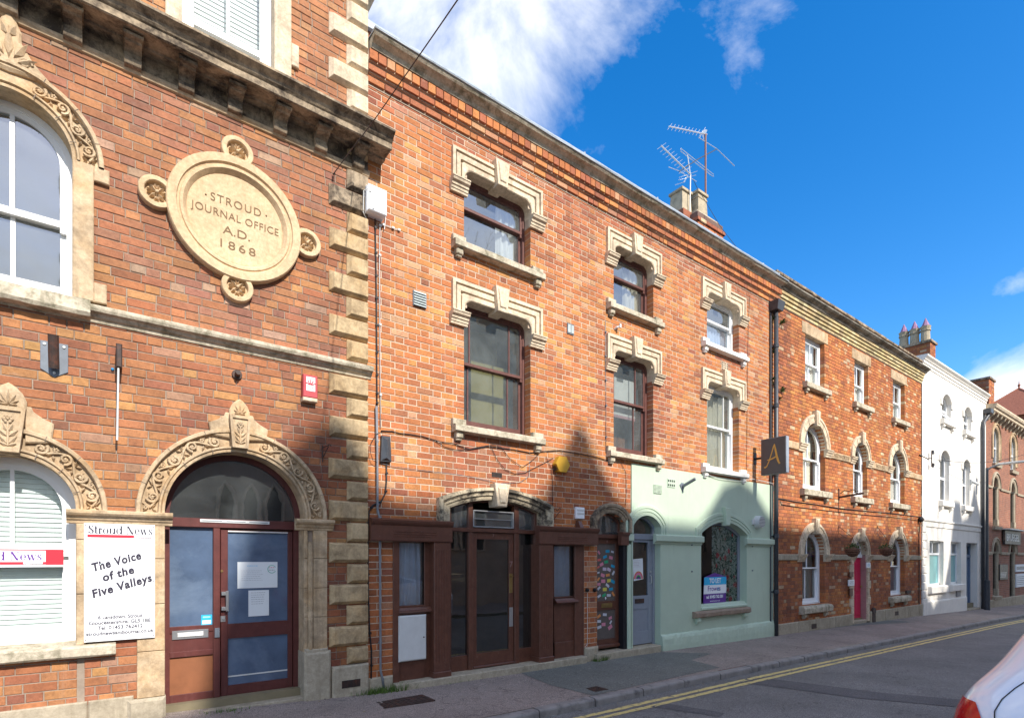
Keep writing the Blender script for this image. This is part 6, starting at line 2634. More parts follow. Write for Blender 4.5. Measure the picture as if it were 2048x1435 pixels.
# white and brown doorbell units above the right fascia
x0, x1, z0, z1 = R(1152, 1013, 1169, 1036, .04)
t = MB()
t.box(x0, x1, z0, z1, 0, .045, .005)
v = t.build("bell_unit", M['signwhite'], None, loc=(x0, YF, z0))
setp(v, "white slotted bell box above the right end of the brown fascia", "bell box")
for i in range(2):
    b = MB()
    b.box(x0 + .02, x1 - .02, z1 - .06 - i * .055, z1 - .035 - i * .055, .045, .052, .002)
    b.build("bell_slot", M['steelwhite'], v)
x, z = P(1161, 1046, .08)
b = MB()
b.faces([(x - .05, YF, z - .05), (x + .07, YF, z - .05), (x + .04, YF, z + .05), (x - .04, YF, z + .05), (x - .04, YF - .12, z - .07), (x + .05, YF - .12, z - .07), (x + .03, YF - .06, z + .04), (x - .03, YF - .06, z + .04)],
        [(0, 1, 5, 4), (4, 5, 6, 7), (5, 1, 2, 6), (0, 4, 7, 3), (7, 6, 2, 3), (0, 3, 2, 1)])
o = b.build("lamp_hood", M['shop'], None, loc=(x, YF, z))
setp(o, "small brown wedge shaped hood on top of the right fascia", "lamp hood")
# two black bells knobs on the pier with string
for (a, lab) in ((1175, "left black round bell knob on the narrow brick pier"), (1190, "right black round bell knob on the narrow brick pier")):
    x, z = P(a, 1179, .03)
    b = MB()
    b.tube([(x, YF, z), (x, YF - .03, z)], .032, 12, .034)
    b.ball((x, YF - .035, z), .030, .8, 10, 6)
    o = b.build("door_bell", M['black'], None, loc=(x, YF, z))
    setp(o, lab, "door bell", "bell knobs on the pier")
x, z = P(1175, 1185, .02)
b = MB()
b.tube([(x, YF - .02, z), (x + .005, YF - .018, z - .5), (x, YF - .018, z - .86), (x - .07, YF - .03, z - .90)], .004, 5)
o = b.build("white_cord", M['steelwhite'], None, loc=(x, YF, z))
setp(o, "thin white cord hanging down the narrow brick pier", "cord")
# scrolled bracket by the shop arch
x, z = P(1107, 1026, .02)
b = MB()
b.tube([(x, YF - .015, z - .11), (x, YF - .015, z + .07)], .006, 6)
pts = [(x + .01 + .05 * t_ / 10, YF - .02 - .12 * t_ / 10, z + .06 + .02 * sin(t_)) for t_ in range(11)]
b.tube(pts, .006, 6)
b.tube([(x, YF - .02, z - .10), (x + .02, YF - .06, z - .05), (x + .03, YF - .10, z), (x + .045, YF - .14, z + .03), (x + .05, YF - .11, z + .045)], .005, 6)
o = b.build("sign_bracket", M['iron'], None, loc=(x, YF, z))
setp(o, "small rusty scrolled bracket right of the brown shop door arch", "bracket", "small iron wall brackets")
# white spot lamp stub
x, z = P(1236, 655, .05)
b = MB()
b.tube([(x - .04, YF, z - .02), (x - .03, YF - .05, z), (x + .03, YF - .09, z + .02)], .016, 8)
b.box(x + .0, x + .04, z - .01, z + .06, .07, .10, .004)
o = b.build("wall_fitting", M['steelwhite'], None, loc=(x, YF, z))
setp(o, "tiny white metal fitting sticking out above the second window head", "wall fitting")


# ---- pipes and cables
def cable(label, pts, r, mat, name="cable", p=.02, cat="cable", group=None, clips=0):
    q = [(P(a, b_, p)[0], YF - p, P(a, b_, p)[1]) for a, b_ in pts]
    mb = MB()
    mb.tube(q, r, 6)
    o = mb.build(name, mat, None, loc=q[0], smooth=True)
    setp(o, label, cat, group)
    if clips:
        L = len(q)
        for i in range(clips):
            t_ = (i + .5) / clips * (L - 1)
            k = int(t_)
            f_ = t_ - k
            c_ = Vector(q[k]).lerp(Vector(q[k + 1]), f_)
            m2 = MB()
            m2.box3(c_.x - .012, c_.x + .018, c_.y - .014, YF, c_.z - .012, c_.z + .012)
            m2.build("cable_clip", mat, o)
    return o


GC = "cables and pipes on the long building"
cable("black cable running down the wall from the white box beside the quoins", [(750, 430), (752, 520), (753, 600), (753.5, 700), (754, 780), (754, 815)], .009, M['rubber'], group=GC, clips=9)
cable("thin white cable running down next to the black one", [(801, 461), (793, 458), (767, 449), (760, 451), (759, 520), (760, 700), (761, 856)], .005, M['steelwhite'], group=GC, clips=7)
cable("grey steel conduit pipe from first floor down to the pavement", [(753, 812), (754.5, 900), (755, 1000), (755, 1018), (759.5, 1034), (760.5, 1200), (761, 1340), (764, 1352), (768, 1375)], .016, M['greypipe'], "conduit_pipe", .04, "pipe", GC, 5)
cable("black cable looping from the grey box past the fascia to the ground", [(773, 922), (773, 960), (771, 985), (762, 1003), (745, 1010), (738, 1022), (736, 1060), (736, 1160), (739, 1260), (743, 1300), (742, 1380)], .010, M['rubber'], group=GC, clips=8)
cable("thin black loop of wire left of the grey box", [(764, 864), (752, 868), (742, 885), (741, 905), (746, 920), (754, 924)], .004, M['rubber'], group=GC, p=.06)
cable("thick bundle of black cables sagging under the first window sill", [(762, 861), (785, 862), (800, 866), (820, 868), (845, 872), (868, 879), (885, 884), (905, 886), (940, 898), (975, 892), (1000, 895), (1030, 899), (1060, 905), (1090, 902), (1120, 900), (1160, 907), (1195, 914), (1228, 924)], .0065, M['rubber'], group=GC)
cable("thin black wire below the bundle under the first window", [(870, 880), (890, 893), (912, 899), (935, 899), (955, 894), (985, 889), (1002, 893), (1018, 915), (1045, 934), (1065, 920), (1080, 905)], .0045, M['rubber'], group=GC)
cable("thin wire drooping in a long loop towards the yellow alarm", [(982, 892), (995, 920), (1010, 938), (1030, 947), (1050, 945), (1075, 932), (1095, 922), (1107, 915)], .0045, M['rubber'], group=GC)
cable("thin dark wire dropping past the right of the shop door arch", [(1092, 912), (1102, 935), (1105, 960), (1105, 1010)], .004, M['rubber'], group=GC)
cable("thin pale wire crossing above the shop door arch", [(762, 926), (785, 932), (830, 938), (880, 944), (920, 949), (960, 957), (1000, 966), (1040, 964), (1058, 952), (1059, 930)], .0035, M['plate'], group=GC)
cable("thin cable running down left of the second window column", [(1211, 640), (1211, 720), (1212, 800), (1212, 905)], .0045, M['plate'], group=GC, clips=5)
cable("dark wire dropping right of the note covered door top", [(1242, 925), (1252, 945), (1253, 985), (1251, 1010)], .004, M['rubber'], group=GC)
cable("thin cable running down right of the white framed windows", [(1500, 590), (1497, 640), (1495, 740), (1494, 850), (1493, 950)], .004, M['rubber'], group=GC)
cable("pale wires along the top of the green render", [(1413, 948), (1440, 957), (1480, 962), (1505, 957), (1530, 962), (1545, 966), (1548, 975), (1546, 985)], .006, M['steelwhite'], group=GC, p=.05)
GH3 = "cables along the far brick house"
cable("black cable sagging along the far brick house below the upper sills", [(1553, 996), (1570, 999), (1592, 1003), (1630, 1008), (1680, 1016), (1720, 1020), (1760, 1024), (1800, 1028), (1841, 1033)], .013, M['rubber'], group=GH3)
cable("second thinner cable below it on the far brick house", [(1560, 1001), (1563, 1008), (1600, 1014), (1660, 1021), (1720, 1028), (1780, 1033), (1838, 1040)], .008, M['rubber'], group=GH3)
# cable for the white building joint
x, z = P(1840, 1038, .05)
b = MB()
b.ball((x, YF - .08, z), .10, .8, 10, 6)
b.tube([(x, YF - .06, z - .05), (x - .03, YF - .03, z - .5), (x, YF - .03, z - 1.4), (x - .02, YF - .03, z - 3.0)], .014, 6)
o = b.build("cable_bundle", M['rubber'], None, loc=(x, YF, z))
setp(o, "coiled black cable bundle at the corner of the white building", "cable bundle")

# downpipe with hopper
x, _ = P(1554, 900, .12)
dp = thing("downpipe", "tall dark grey downpipe with hopper between the two brick houses", "downpipe", (x, YF, -.15))
b = MB()
b.tube([(x, YF - .10, 7.45), (x, YF - .10, -.14)], .048, 12)
b.build("pipe", M['blackpipe'], dp, smooth=True)
b = MB()
x0, x1, z0, z1 = R(1546, 604, 1568, 625, .16)
b.faces([(x - .13, YF, 7.45), (x + .13, YF, 7.45), (x + .13, YF - .20, 7.45), (x - .13, YF - .20, 7.45), (x - .16, YF, 7.66), (x + .16, YF, 7.66), (x + .16, YF - .24, 7.66), (x - .16, YF - .24, 7.66)],
        [(0, 1, 2, 3), (3, 2, 6, 7), (2, 1, 5, 6), (0, 3, 7, 4), (4, 7, 6, 5)])
b.build("hopper", M['blackpipe'], dp)
for z in (6.6, 5.2, 3.6, 2.15, .85):
    b = MB()
    b.tube([(x, YF - .10, z), (x, YF - .10, z + .09)], .060, 12)
    b.box(x - .09, x + .09, z + .02, z + .05, 0, .05)
    b.build("pipe_collar", M['blackpipe'], dp)
b = MB()
b.tube([(x - .12, YF - .03, 7.4), (x - .125, YF - .03, 0)], .022, 8)
o = b.build("downpipe", M['blackpipe'], None, loc=(x - .12, YF, 0))
setp(o, "thin dark waste pipe squeezed behind the tall downpipe", "downpipe")
# ferns growing behind the pipe
rnd = random.Random(3)
for k, (px, py, dr_) in enumerate(((1547, 640, 1), (1563, 648, 1), (1547, 706, .7), (1548, 770, .7), (1563, 783, 1), (1559, 800, .5), (1545, 760, .5))):
    x_, z_ = P(px, py, .03)
    b = MB()
    for i in range(int(26 * dr_)):
        a = rnd.uniform(-.4, pi + .4)
        ln = rnd.uniform(.06, .17) * (.6 + .5 * dr_)
        y1 = rnd.uniform(.02, .14)
        tip = (x_ + ln * cos(a), YF - .02 - y1, z_ + ln * sin(a) * .9 - .02)
        w_ = .018
        mid = (x_ + ln * .5 * cos(a) + w_ * sin(a), YF - .02 - y1 * .6, z_ + ln * .55 * sin(a))
        mid2 = (x_ + ln * .5 * cos(a) - w_ * sin(a), YF - .02 - y1 * .5, z_ + ln * .55 * sin(a) + .01)
        b.quad((x_, YF - .01, z_), mid, tip, mid2)
    o = b.build("wall_plant", M['leafdark'], None, loc=(x_, YF, z_))
    setp(o, ["leafy weed rooted behind the downpipe just below the hopper", "leafy sprig right of the downpipe near the hopper", "small fern behind the downpipe at upper window height", "small fern behind the downpipe between floors", "green sprig right of the downpipe between floors", "tiny sprig low right of the downpipe", "tiny sprig left of the downpipe"][k], "plant", "weeds growing behind the downpipe")

# hanging sign with letter A
t = thing("hanging_sign", "square charcoal hanging sign with a golden script letter A", "sign", (11.74, YF, 3.5))
sx = 11.74
b = MB()
Yi, Yo = 6.42, 5.86
zs0, zs1 = 3.52, 4.32
b.box3(sx + .012, sx + .14, Yo, Yi, zs0, zs1)
b.build("sign_box", M['silver'] if False else M['greypipe'], t, bevel=.006)
b = MB()
b.box3(sx, sx + .012, Yo + .012, Yi - .01, zs0 + .012, zs1 - .012)
fc = b.build("sign_face", M['charcoal'], t)
b = MB()
b.box3(sx + .02, sx + .13, Yo - .004, Yo, zs0 + .01, zs1 - .01)
b.build("sign_edge", M['silver'], t)
b = MB()
b.tube([(sx + .07, YF, 3.92), (sx + .07, Yi, 3.92)], .025, 8)
b.box3(sx + .02, sx + .12, YF - .02, YF, 3.80, 4.06)
b.build("sign_bracket", M['black'], t)
# the letter, drawn as brush strokes on the face that looks back along the street
def stroke(mb, pts, wds, xx):
    L, Rr = [], []
    for i, (u, v) in enumerate(pts):
        a = pts[max(i - 1, 0)]
        c_ = pts[min(i + 1, len(pts) - 1)]
        dx, dy = c_[0] - a[0], c_[1] - a[1]
        l_ = sqrt(dx * dx + dy * dy) or 1
        nx_, ny_ = -dy / l_ * wds[i] / 2, dx / l_ * wds[i] / 2
        L.append((u + nx_, v + ny_))
        Rr.append((u - nx_, v - ny_))
    for i in range(len(pts) - 1):
        q = [L[i], L[i + 1], Rr[i + 1], Rr[i]]
        mb.quad(*[(xx, Yi - u * (Yi - Yo), zs0 + v * (zs1 - zs0)) for u, v in q])


b = MB()
stroke(b, [(.14, .22), (.18, .20), (.25, .23), (.34, .36), (.44, .56), (.53, .76), (.565, .80), (.585, .765)], [.02, .035, .035, .035, .037, .045, .06, .03], sx - .002)
stroke(b, [(.565, .79), (.60, .66), (.645, .50), (.70, .36), (.755, .27), (.79, .285)], [.03, .07, .075, .075, .05, .02], sx - .0025)
stroke(b, [(.27, .40), (.38, .405), (.50, .43), (.62, .465), (.66, .48)], [.02, .035, .038, .035, .02], sx - .003)
b.build("sign_letter", M['gold'], fc)


# ------------------------------------------------------------------ the far brick house with arched windows
PAL3 = [(6, (0.500, 0.178, 0.060)), (5, (0.450, 0.148, 0.055)), (3, (0.550, 0.224, 0.073)), (1.6, (0.380, 0.128, 0.053)), (1.5, (0.540, 0.306, 0.163)), (1.0, (0.600, 0.428, 0.258)), (.5, (0.320, 0.117, 0.058))]
PAL3D = [(5, (0.380, 0.133, 0.057)), (4, (0.320, 0.110, 0.053)), (3, (0.440, 0.158, 0.058)), (1.4, (0.250, 0.094, 0.053)), (.9, (0.460, 0.306, 0.189))]

def pal3(x, z):
    n = sin(x * .9 + z * 1.1) + sin(z * 1.9 - x * .7)
    if x < X3 + .7:
        return PAL3D
    if z < 2.6 and n < .6:
        return PAL3D
    return PAL3


X4 = 22.58
B3 = thing("brick_building", "brick house with round arched white sash windows and a raspberry pink door", "building", (X3, YF, -.2), "terrace of street buildings")
top = [(14.735, .535), (17.62, .48), (20.525, .505)]
midw = [(14.69, .61, 4.54, 3.42), (17.54, .485, 4.54, 3.42), (20.42, .60, 4.54, 3.42)]
botw = [(14.66, .605, 1.77, .46), (20.42, .60, 1.77, .46)]
dcx, dhw = 17.50, .47
h3 = []
for cx, hw in top:
    h3.append(Rect(cx - hw, cx + hw, 6.12, 7.36, deep=.16))
for cx, hw, zs_, z0 in midw + botw:
    h3.append(Arch(cx, hw, z0, zs_, hw, deep=.16))
h3.append(Arch(dcx, dhw, -.6, 1.77, dhw))
brick_wall(B3, X3, X4, -.02, 7.72, h3, .0868, PAL3, M['brick3'], M['brick2o'], M['mortar3'], .008, 0, palfun=pal3)
mb = MB()
for (cx, hw, z0, z1) in [(c_, h_, 6.1, 7.36) for c_, h_ in top] + [(c_, h_, z0, zs_) for c_, h_, zs_, z0 in midw + botw] + [(dcx, dhw, -.4, 1.77)]:
    for d in (-1, 1):
        xx = cx + d * (hw + .004)
        mb.quad((xx, YF, z0), (xx, YF + .3, z0), (xx, YF + .3, z1), (xx, YF, z1))
mb.build("reveal_mortar", M['mortar3'], B3)
# eaves: pale brick bands, moulding, parapet and coping
PALC = [(4, (0.560, 0.449, 0.232)), (3, (0.500, 0.388, 0.198)), (2, (0.600, 0.510, 0.292)), (1, (0.360, 0.286, 0.163))]
for i, (z0, p1) in enumerate(((7.70, .03), (7.785, .055), (7.87, .08), (7.955, .105))):
    mb = MB()
    x = X3
    while x < X4 + .04:
        e = min(x + .235, X4 + .05)
        mb.col = pick(PALC)
        mb.box(x + .004, e - .004, z0 + .010, z0 + .078, -.05, p1, .004)
        x = e if e > x + .03 else x + 1
    mb.build("corbel_bricks", M['brick3'], B3, kind='stuff')
mb = MB()
mb.box(X3, X4, 7.69, 8.05, -.1, .018)
mb.build("mortar", M['mortar3'], B3)
mb = MB()
mb.mould(X3, X4 + .12, [(0, 8.035), (.12, 8.04), (.14, 8.06), (.16, 8.09), (.21, 8.115), (.25, 8.15), (.255, 8.18), (.23, 8.20), (0, 8.21)], jit=.003, seg=.3)
mb.build("eaves_moulding", stone("stone_lichened", (.34, .31, .26), (.09, .085, .07), .9, 2.5, .42, .6), B3)
mb = MB()
mb.box(X3, X4, 8.19, 8.44, -.25, -.01)
mb.build("parapet", M['brickplain'], B3)
x = X3
while x < X4 - .1:
    e = min(x + .95, X4)
    mb = MB()
    mb.box(x + .004, e - .004, 8.435 + random.uniform(-.006, .006), 8.51 + random.uniform(-.008, .008), -.32, .05, .012)
    mb.build("coping_stone", M['stonedirty'], B3)
    x = e
shell(B3, X3, X4, 0, 8.3, (-.3, 3.1, 5.7), M['slate'])
for i, (cx, hw) in enumerate(top):
    mb = MB()
    mb.box(cx - hw - .18, cx + hw + .18, 7.36, 7.655, -.16, .02, .01)
    l_ = mb.build("lintel", M['stone'], B3)
    sh = dict(k='rr', cx=cx, hw=hw, z0=6.12, ztop=7.36, rad=.004)
    sash(B3, sh, .11, M['upvc'], 6.72, bars_u=(0,), bars_l=(0,), fw=.07, st=.05, bar=.03, curtains=[('curtain', -.1 if i else -.5, .9, 6.0, 7.3, i)])
    mb = MB()
    mb.mould(cx - hw - .14, cx + hw + .16, [(0, 5.97), (.11, 5.975), (.125, 5.99), (.125, 6.10), (.11, 6.12), (-.16, 6.14)], jit=.002, seg=.2)
    s_ = mb.build("sill", M['stonefoul'], B3)
    for d in (-1, 1):
        mb = MB()
        xx = cx + d * (hw + .0)
        mb.box(xx - .06, xx + .06, 5.90, 5.975, 0, .09, .01)
        mb.box(xx - .045, xx + .045, 5.85, 5.90, 0, .06, .01)
        mb.build("sill_bracket", M['stonefoul'], s_)


def arch3(parent, cx, hw, zs_, ztk, narrow=False):
    ow = .22 if not narrow else .19

    def rl(r, p):
        return [(cx + r * sin(-pi / 2 + pi * i / 30), zs_ + r * cos(-pi / 2 + pi * i / 30), p) for i in range(31)]
    mb = MB()
    mb.rails([rl(hw + ow, 0), rl(hw + ow, .055), rl(hw + ow - .02, .062), rl(hw + ow * .70, .062), rl(hw + ow * .66, .045), rl(hw + ow * .34, .045), rl(hw + ow * .30, .058), rl(hw, .055), rl(hw, -.20)])
    a = mb.build("window_arch", M['stonelight'], parent)
    mb = MB()
    mb.prism([(cx - .075, zs_ + hw - .08), (cx + .075, zs_ + hw - .08), (cx + .11, zs_ + hw + ow + .10), (cx - .11, zs_ + hw + ow + .10)], -.15, .12, .01)
    mb.build("keystone", M['stonelight'], a)
    mb = MB()
    mb.prism([(cx - .04, zs_ + hw - .03), (cx + .04, zs_ + hw - .03), (cx + .07, zs_ + hw + ow + .06), (cx - .07, zs_ + hw + ow + .06)], .118, .135, .008)
    mb.build("keystone_panel", M['stonelight'], a)
    for d in (-1, 1):
        for g in (.62, 1.02):      # voussoir joints
            mb = MB()
            pts = [(cx + d * rr * sin(g), YF - .064, zs_ + rr * cos(g)) for rr in (hw + .01, hw + ow - .01)]
            mb.tube(pts, .005, 4)
            mb.build("stone_joint", M['mortar1'], a)
        xa, xb = sorted((cx + d * (hw - .06), cx + d * (hw + ow + .06)))
        mb = MB()
        mb.mould(xa, xb, [(0, zs_ - .19), (.04, zs_ - .185), (.05, zs_ - .14), (.065, zs_ - .13), (.075, zs_ - .08), (.095, zs_ - .07), (.105, zs_ - .03), (.12, zs_ - .02), (.12, zs_ + .005), (0, zs_ + .012)])
        mb.build("capital", M['stonelight'], a)


for i, (cx, hw, zs_, z0) in enumerate(midw + botw):
    arch3(B3, cx, hw, zs_, 0, hw < .5)
    sh = dict(k='seg', cx=cx, hw=hw, z0=z0, zsp=zs_, rise=hw)
    cur = [[('cream', -.6, .6, z0 - .1, zs_ + .2, 0)], [('curtain', -.6, .2, z0 - .1, zs_ + .2, 1)], [('curtain', .1, .8, z0 - .1, zs_ + .2, 2)], [('curtain', -.2, .9, z0, 1.4, 0)], [('netblue', -.3, .9, z0, 1.4, 2)]][i]
    sash(B3, sh, .12, M['upvc'], (4.24 if z0 > 3 else 1.42), bars_u=(-.12,), bars_l=(-.12,) if i != 1 else (0.1,), fw=.075, st=.055, bar=.035, botr=.10, curtains=cur)
    mb = MB()
    if z0 > 3:
        mb.mould(cx - hw - .17, cx + hw + .17, [(0, 3.25), (.11, 3.255), (.13, 3.27), (.13, 3.40), (.11, 3.42), (-.18, 3.44)], jit=.003, seg=.2)
    else:
        mb.mould(cx - hw - .19, cx + hw + .19, [(0, .27), (.12, .275), (.15, .30), (.155, .41), (.12, .46), (-.18, .49)], jit=.004, seg=.2)
    s_ = mb.build("sill", M['stonefoul'], B3)
    for d in (-1, 1):
        mb = MB()
        xx = cx + d * (hw - .02)
        zb = 3.25 if z0 > 3 else .27
        mb.box(xx - .06, xx + .06, zb - .08, zb, 0, .09, .01)
        mb.box(xx - .045, xx + .045, zb - .12, zb - .08, 0, .06, .01)
        mb.build("sill_bracket", M['stonefoul'], s_)
arch3(B3, dcx, dhw, 1.77, 0, True)
# string bands with house name
for (zb, zt_, lst) in ((4.36, 4.54, midw), (1.62, 1.77, [(14.66, .605), (dcx, dhw), (20.42, .60)])):
    edges = [X3 + .02]
    for q in lst:
        edges += [q[0] - q[1] - .26, q[0] + q[1] + .26]
    edges.append(X4)
    for i in range(0, len(edges), 2):
        mb = MB()
        mb.mould(edges[i], edges[i + 1], [(0, zb), (.035, zb + .004), (.045, zb + .02), (.045, zt_ - .02), (.035, zt_), (0, zt_ + .006)])
        bd = mb.build("string_band", M['stone'] if zb > 3 else M['stonegrey'], B3)
        if zb > 3 and i in (2, 4):
            text(("CHEDWORTH", "HOUSE")[i // 2 - 1], "lettering", (edges[i] + edges[i + 1]) / 2 - .03, (zb + zt_) / 2, .046, .105, M['letters'], bd, width=(edges[i + 1] - edges[i]) * (.86 if i == 2 else .52), bold=.003, spacing=1.15, ext=.002)
# plinth
x = X3 + .02
while x < X4:
    e = min(x + random.uniform(.9, 1.3), X4)
    if not (e > dcx - .6 and x < dcx + .6):
        mb = MB()
        mb.box(x + .004, e - .004, zf(x) - .3, .10, -.05, .06, .015)
        mb.build("plinth_stone", M['stonegrey'], B3)
    else:
        if x < dcx - .6:
            e = dcx - .6
            mb = MB()
            mb.box(x + .004, e, zf(x) - .3, .10, -.05, .06, .015)
            mb.build("plinth_stone", M['stonegrey'], B3)
        else:
            e = dcx + .6
    x = e
for (a, b_, c_, d_) in ((1623, 1247, 1633, 1257), (1790, 1222, 1797, 1230), (1814, 1180, 1822, 1186)):
    x0, x1, z0, z1 = R(a, b_, c_, d_, .06)
    mb = MB()
    mb.box(x0, x1, z0, z1, .0, .064)
    mb.build("air_brick", M['iron'], B3)
# quoined door jambs
for d in (-1, 1):
    z = -.18
    k = 0
    while z < 1.60:
        e = min(z + .24, 1.62)
        wd = .24 if k % 2 == 0 else .15
        xa, xb = sorted((dcx + d * dhw, dcx + d * (dhw + wd)))
        mb = MB()
        mb.box(xa, xb, z + .004, e - .004, -.3 if True else 0, .045, .012)
        mb.build("jamb_stone", M['stonelight'], B3)
        z = e
        k += 1
mb = MB()
xx = dcx + dhw - .001
mb.box3(xx - .012, xx, YF - .0, YF + .42, -.2, 1.75)
mb.build("painted_reveal", M['pinkstone'], B3)
pd = thing("front_door", "raspberry pink panelled front door deep in an arched doorway", "entrance door", (dcx, YF + .3, -.2))
mb = MB()
mb.box(dcx - dhw, dcx + dhw - .02, -.12, 1.70, -.20, -.14)
pl = mb.build("door_leaf", M['pink'], pd)
for (a, b_, c_, d_) in ((-.36, -.04, .02, .62), (.04, .36, .02, .62), (-.36, -.04, .72, 1.55), (.04, .36, .72, 1.55)):
    mb = MB()
    mb.box(dcx + a, dcx + b_, c_, d_, -.14, -.125, .012)
    mb.build("door_panel", M['pink'], pl)
mb = MB()
mb.ball((dcx + .38, YF + .10, .85), .03)
mb.build("door_knob", M['brass'], pl)
mb = MB()
mb.box(dcx - dhw, dcx + dhw, 1.69, 1.79, -.22, -.10, .01)
mb.box(dcx - .025, dcx + .025, 1.79, 2.22, -.20, -.14)
sh = dict(k='seg', cx=dcx, hw=dhw, z0=1.77, zsp=1.77, rise=dhw)
mb.rails([rail(sh, -.02, -.13), rail(sh, .06, -.13), rail(sh, .06, -.20)])
mb.build("door_frame", M['upvc'], pd)
mb = MB()
pts = rail(sh, .03, -.17, 1.78)
mb.quad(*[(x, YF - p, z) for x, z, p in pts[::-1]])
mb.build("fanlight_pane", M['glass'], pd)
mb = MB()
mb.box(dcx - dhw, dcx + dhw, -.5, -.12, -.45, .02, .02)
mb.build("door_step", M['stonegrey'], B3)
mb = MB()
mb.box(dcx + dhw + .27, dcx + dhw + .52, -.25, .12, -.02, .075, .02)
mb.tube([(dcx + dhw + .395, YF - .03, .10), (dcx + dhw + .395, YF - .085, .10)], .11, 14)
mb.build("boot_scraper_recess", M['iron'], B3)
# name plates by the door
for (a, b_, c_, d_, mk, lab) in ((1698, 1159, 1709, 1171, 'signwhite', "white name plate at the left of the pink door"), (1700, 1143, 1707, 1153, 'shop', "small bronze plate above the white name plate by the pink door"),
                                 (1700, 1176, 1706, 1191, 'shop', "dark brown entry panel below the white name plate by the pink door"), (1734, 1124, 1741, 1135, 'signwhite', "white and blue notice plate right of the pink door")):
    x0, x1, z0, z1 = R(a, b_, c_, d_, .07)
    mb = MB()
    mb.box(x0, x1, z0, z1, .04, .07, .004)
    o = mb.build("name_plate", M[mk], None, loc=(x0, YF - .05, z0))
    setp(o, lab, "name plate", "plates around the pink door")
    if mk == 'signwhite':
        scribble(o, x0 + .03, x1 - .03, z0 + .04, z1 - .03, .07, 3, M['blue'] if a > 1720 else M['greypipe'], .014)
# window film words in the lower left window
x, z = P(1622, 1108, -.2)
o = text("BACK", "window_lettering", x, z, -.19, .13, M['purple'], None, width=.52, bold=.004)
setp(o, "purple BACK lettering on the glass of the lower arched window", "window lettering", "vinyl lettering on the arched window")
o = text("WELCOME", "window_lettering", x, z + .16, -.19, .07, M['moss'], None, width=.50, bold=.003)
setp(o, "small green WELCOME lettering above the purple word on the arched window", "window lettering", "vinyl lettering on the arched window")
# scrolled sign bracket
x, z = P(1679, 988, .03)
t = thing("sign_bracket", "dark iron projecting sign arm with scrolls on the far brick house", "bracket", (x, YF, z), "sign arms on the far brick house")
b = MB()
b.box(x - .03, x + .03, z - .16, z + .16, 0, .02)
b.build("wall_plate", M['iron'], t)
b = MB()
b.tube([(x, YF - .02, z - .08), (x + .02, YF - .62, z - .02)], .028, 6)
b.tube([(x + .0, YF - .05, z + .02), (x, YF - .16, z + .10), (x, YF - .26, z + .06), (x, YF - .36, z + .10), (x, YF - .5, z + .03)], .011, 5)
b.build("arm", M['iron'], t)
# flower baskets
for k, (px, py, bx_, lab) in enumerate(((1700, 1100, 16.55, "wicker hanging flower basket left of the pink door"), (1767, 1100, 19.3, "wicker hanging flower basket right of the pink door"))):
    v = on_ray(1705 if k == 0 else 1773, 1098, YF - .50)
    cx, cy, cz = v.x, v.y, v.z
    t = thing("hanging_basket", lab, "hanging basket", (cx, cy, cz), "hanging baskets beside the pink door")
    b = MB()
    rings = [(.17, 0), (.165, -.05), (.14, -.11), (.09, -.16), (.03, -.185)]
    for (r_, dz) in rings:
        b.tube([(cx + r_ * cos(a * pi / 8), cy + r_ * sin(a * pi / 8), cz + dz) for a in range(17)], .016, 5)
    for a in range(10):
        b.tube([(cx + r_ * cos(a * pi / 5), cy + r_ * sin(a * pi / 5), cz + dz) for r_, dz in rings], .010, 4)
    b.ball((cx, cy, cz - .055), .13, 1, 10, 6)
    b.build("basket", M['wicker'], t)
    b = MB()
    for i in range(170):
        a = random.uniform(0, 2 * pi)
        r_ = random.uniform(0, .20)
        x_, y_, z_ = cx + r_ * cos(a), cy + r_ * sin(a), cz + random.uniform(.0, .13) * (1.2 - r_ * 3)
        s_ = random.uniform(.015, .035)
        g = random.uniform(0, pi)
        b.quad((x_, y_, z_), (x_ + s_ * cos(g), y_ + s_ * sin(g), z_ + s_ * .4), (x_ + s_ * .3, y_, z_ + s_ * 1.4), (x_ - s_ * sin(g) * .7, y_ + s_ * cos(g) * .5, z_ + s_ * .7))
    b.build("foliage", M['leafdark'], t)
    b = MB()
    wx, wz = P(1678 if k == 0 else 1755, 1056, .02)
    b.tube([(wx, YF, wz - .18), (wx, YF - .02, wz + .08)], .008, 5)
    b.tube([(wx, YF - .01, wz + .06), (cx, cy + .02, cz + .34)], .007, 5)
    b.tube([(wx, YF - .01, wz - .12), (cx, cy + .15, cz + .30)], .006, 5)
    for a in range(3):
        b.tube([(cx, cy, cz + .33), (cx + .16 * cos(a * 2.1), cy + .16 * sin(a * 2.1), cz)], .004, 4)
    b.build("bracket_and_chains", M['iron'], t)

# ------------------------------------------------------------------ the white rendered house
X5 = 30.46
B4 = thing("rendered_building", "narrow white rendered house with teal frosted ground floor windows", "building", (X4, YF, -.3), "terrace of street buildings")
h4 = [Arch(25.18, .53, 6.80, 7.50, .27), Arch(27.82, .53, 6.76, 7.47, .27), Arch(24.98, .52, 3.78, 5.40, .26), Arch(27.63, .48, 3.76, 5.37, .24),
      Rect(23.34, 24.86, .68, 2.31), Rect(25.70, 26.95, .68, 2.31), Rect(27.67, 29.20, -.6, 2.31)]
mb = MB()
sheet(mb, X4, X5, -.8, 8.4, h4, .03)
mb.build("rendered_wall", M['render'], B4)
mb = MB()
mb.mould(X4, X5, [(.03, 8.33), (.05, 8.335), (.055, 8.36), (.055, 8.43), (.08, 8.44), (.085, 8.47), (.085, 8.53), (.11, 8.54), (.13, 8.58), (.15, 8.60), (.19, 8.64), (.20, 8.68), (.19, 8.70), (-.3, 8.72)])
mb.build("cornice", M['render'], B4)
mb = MB()
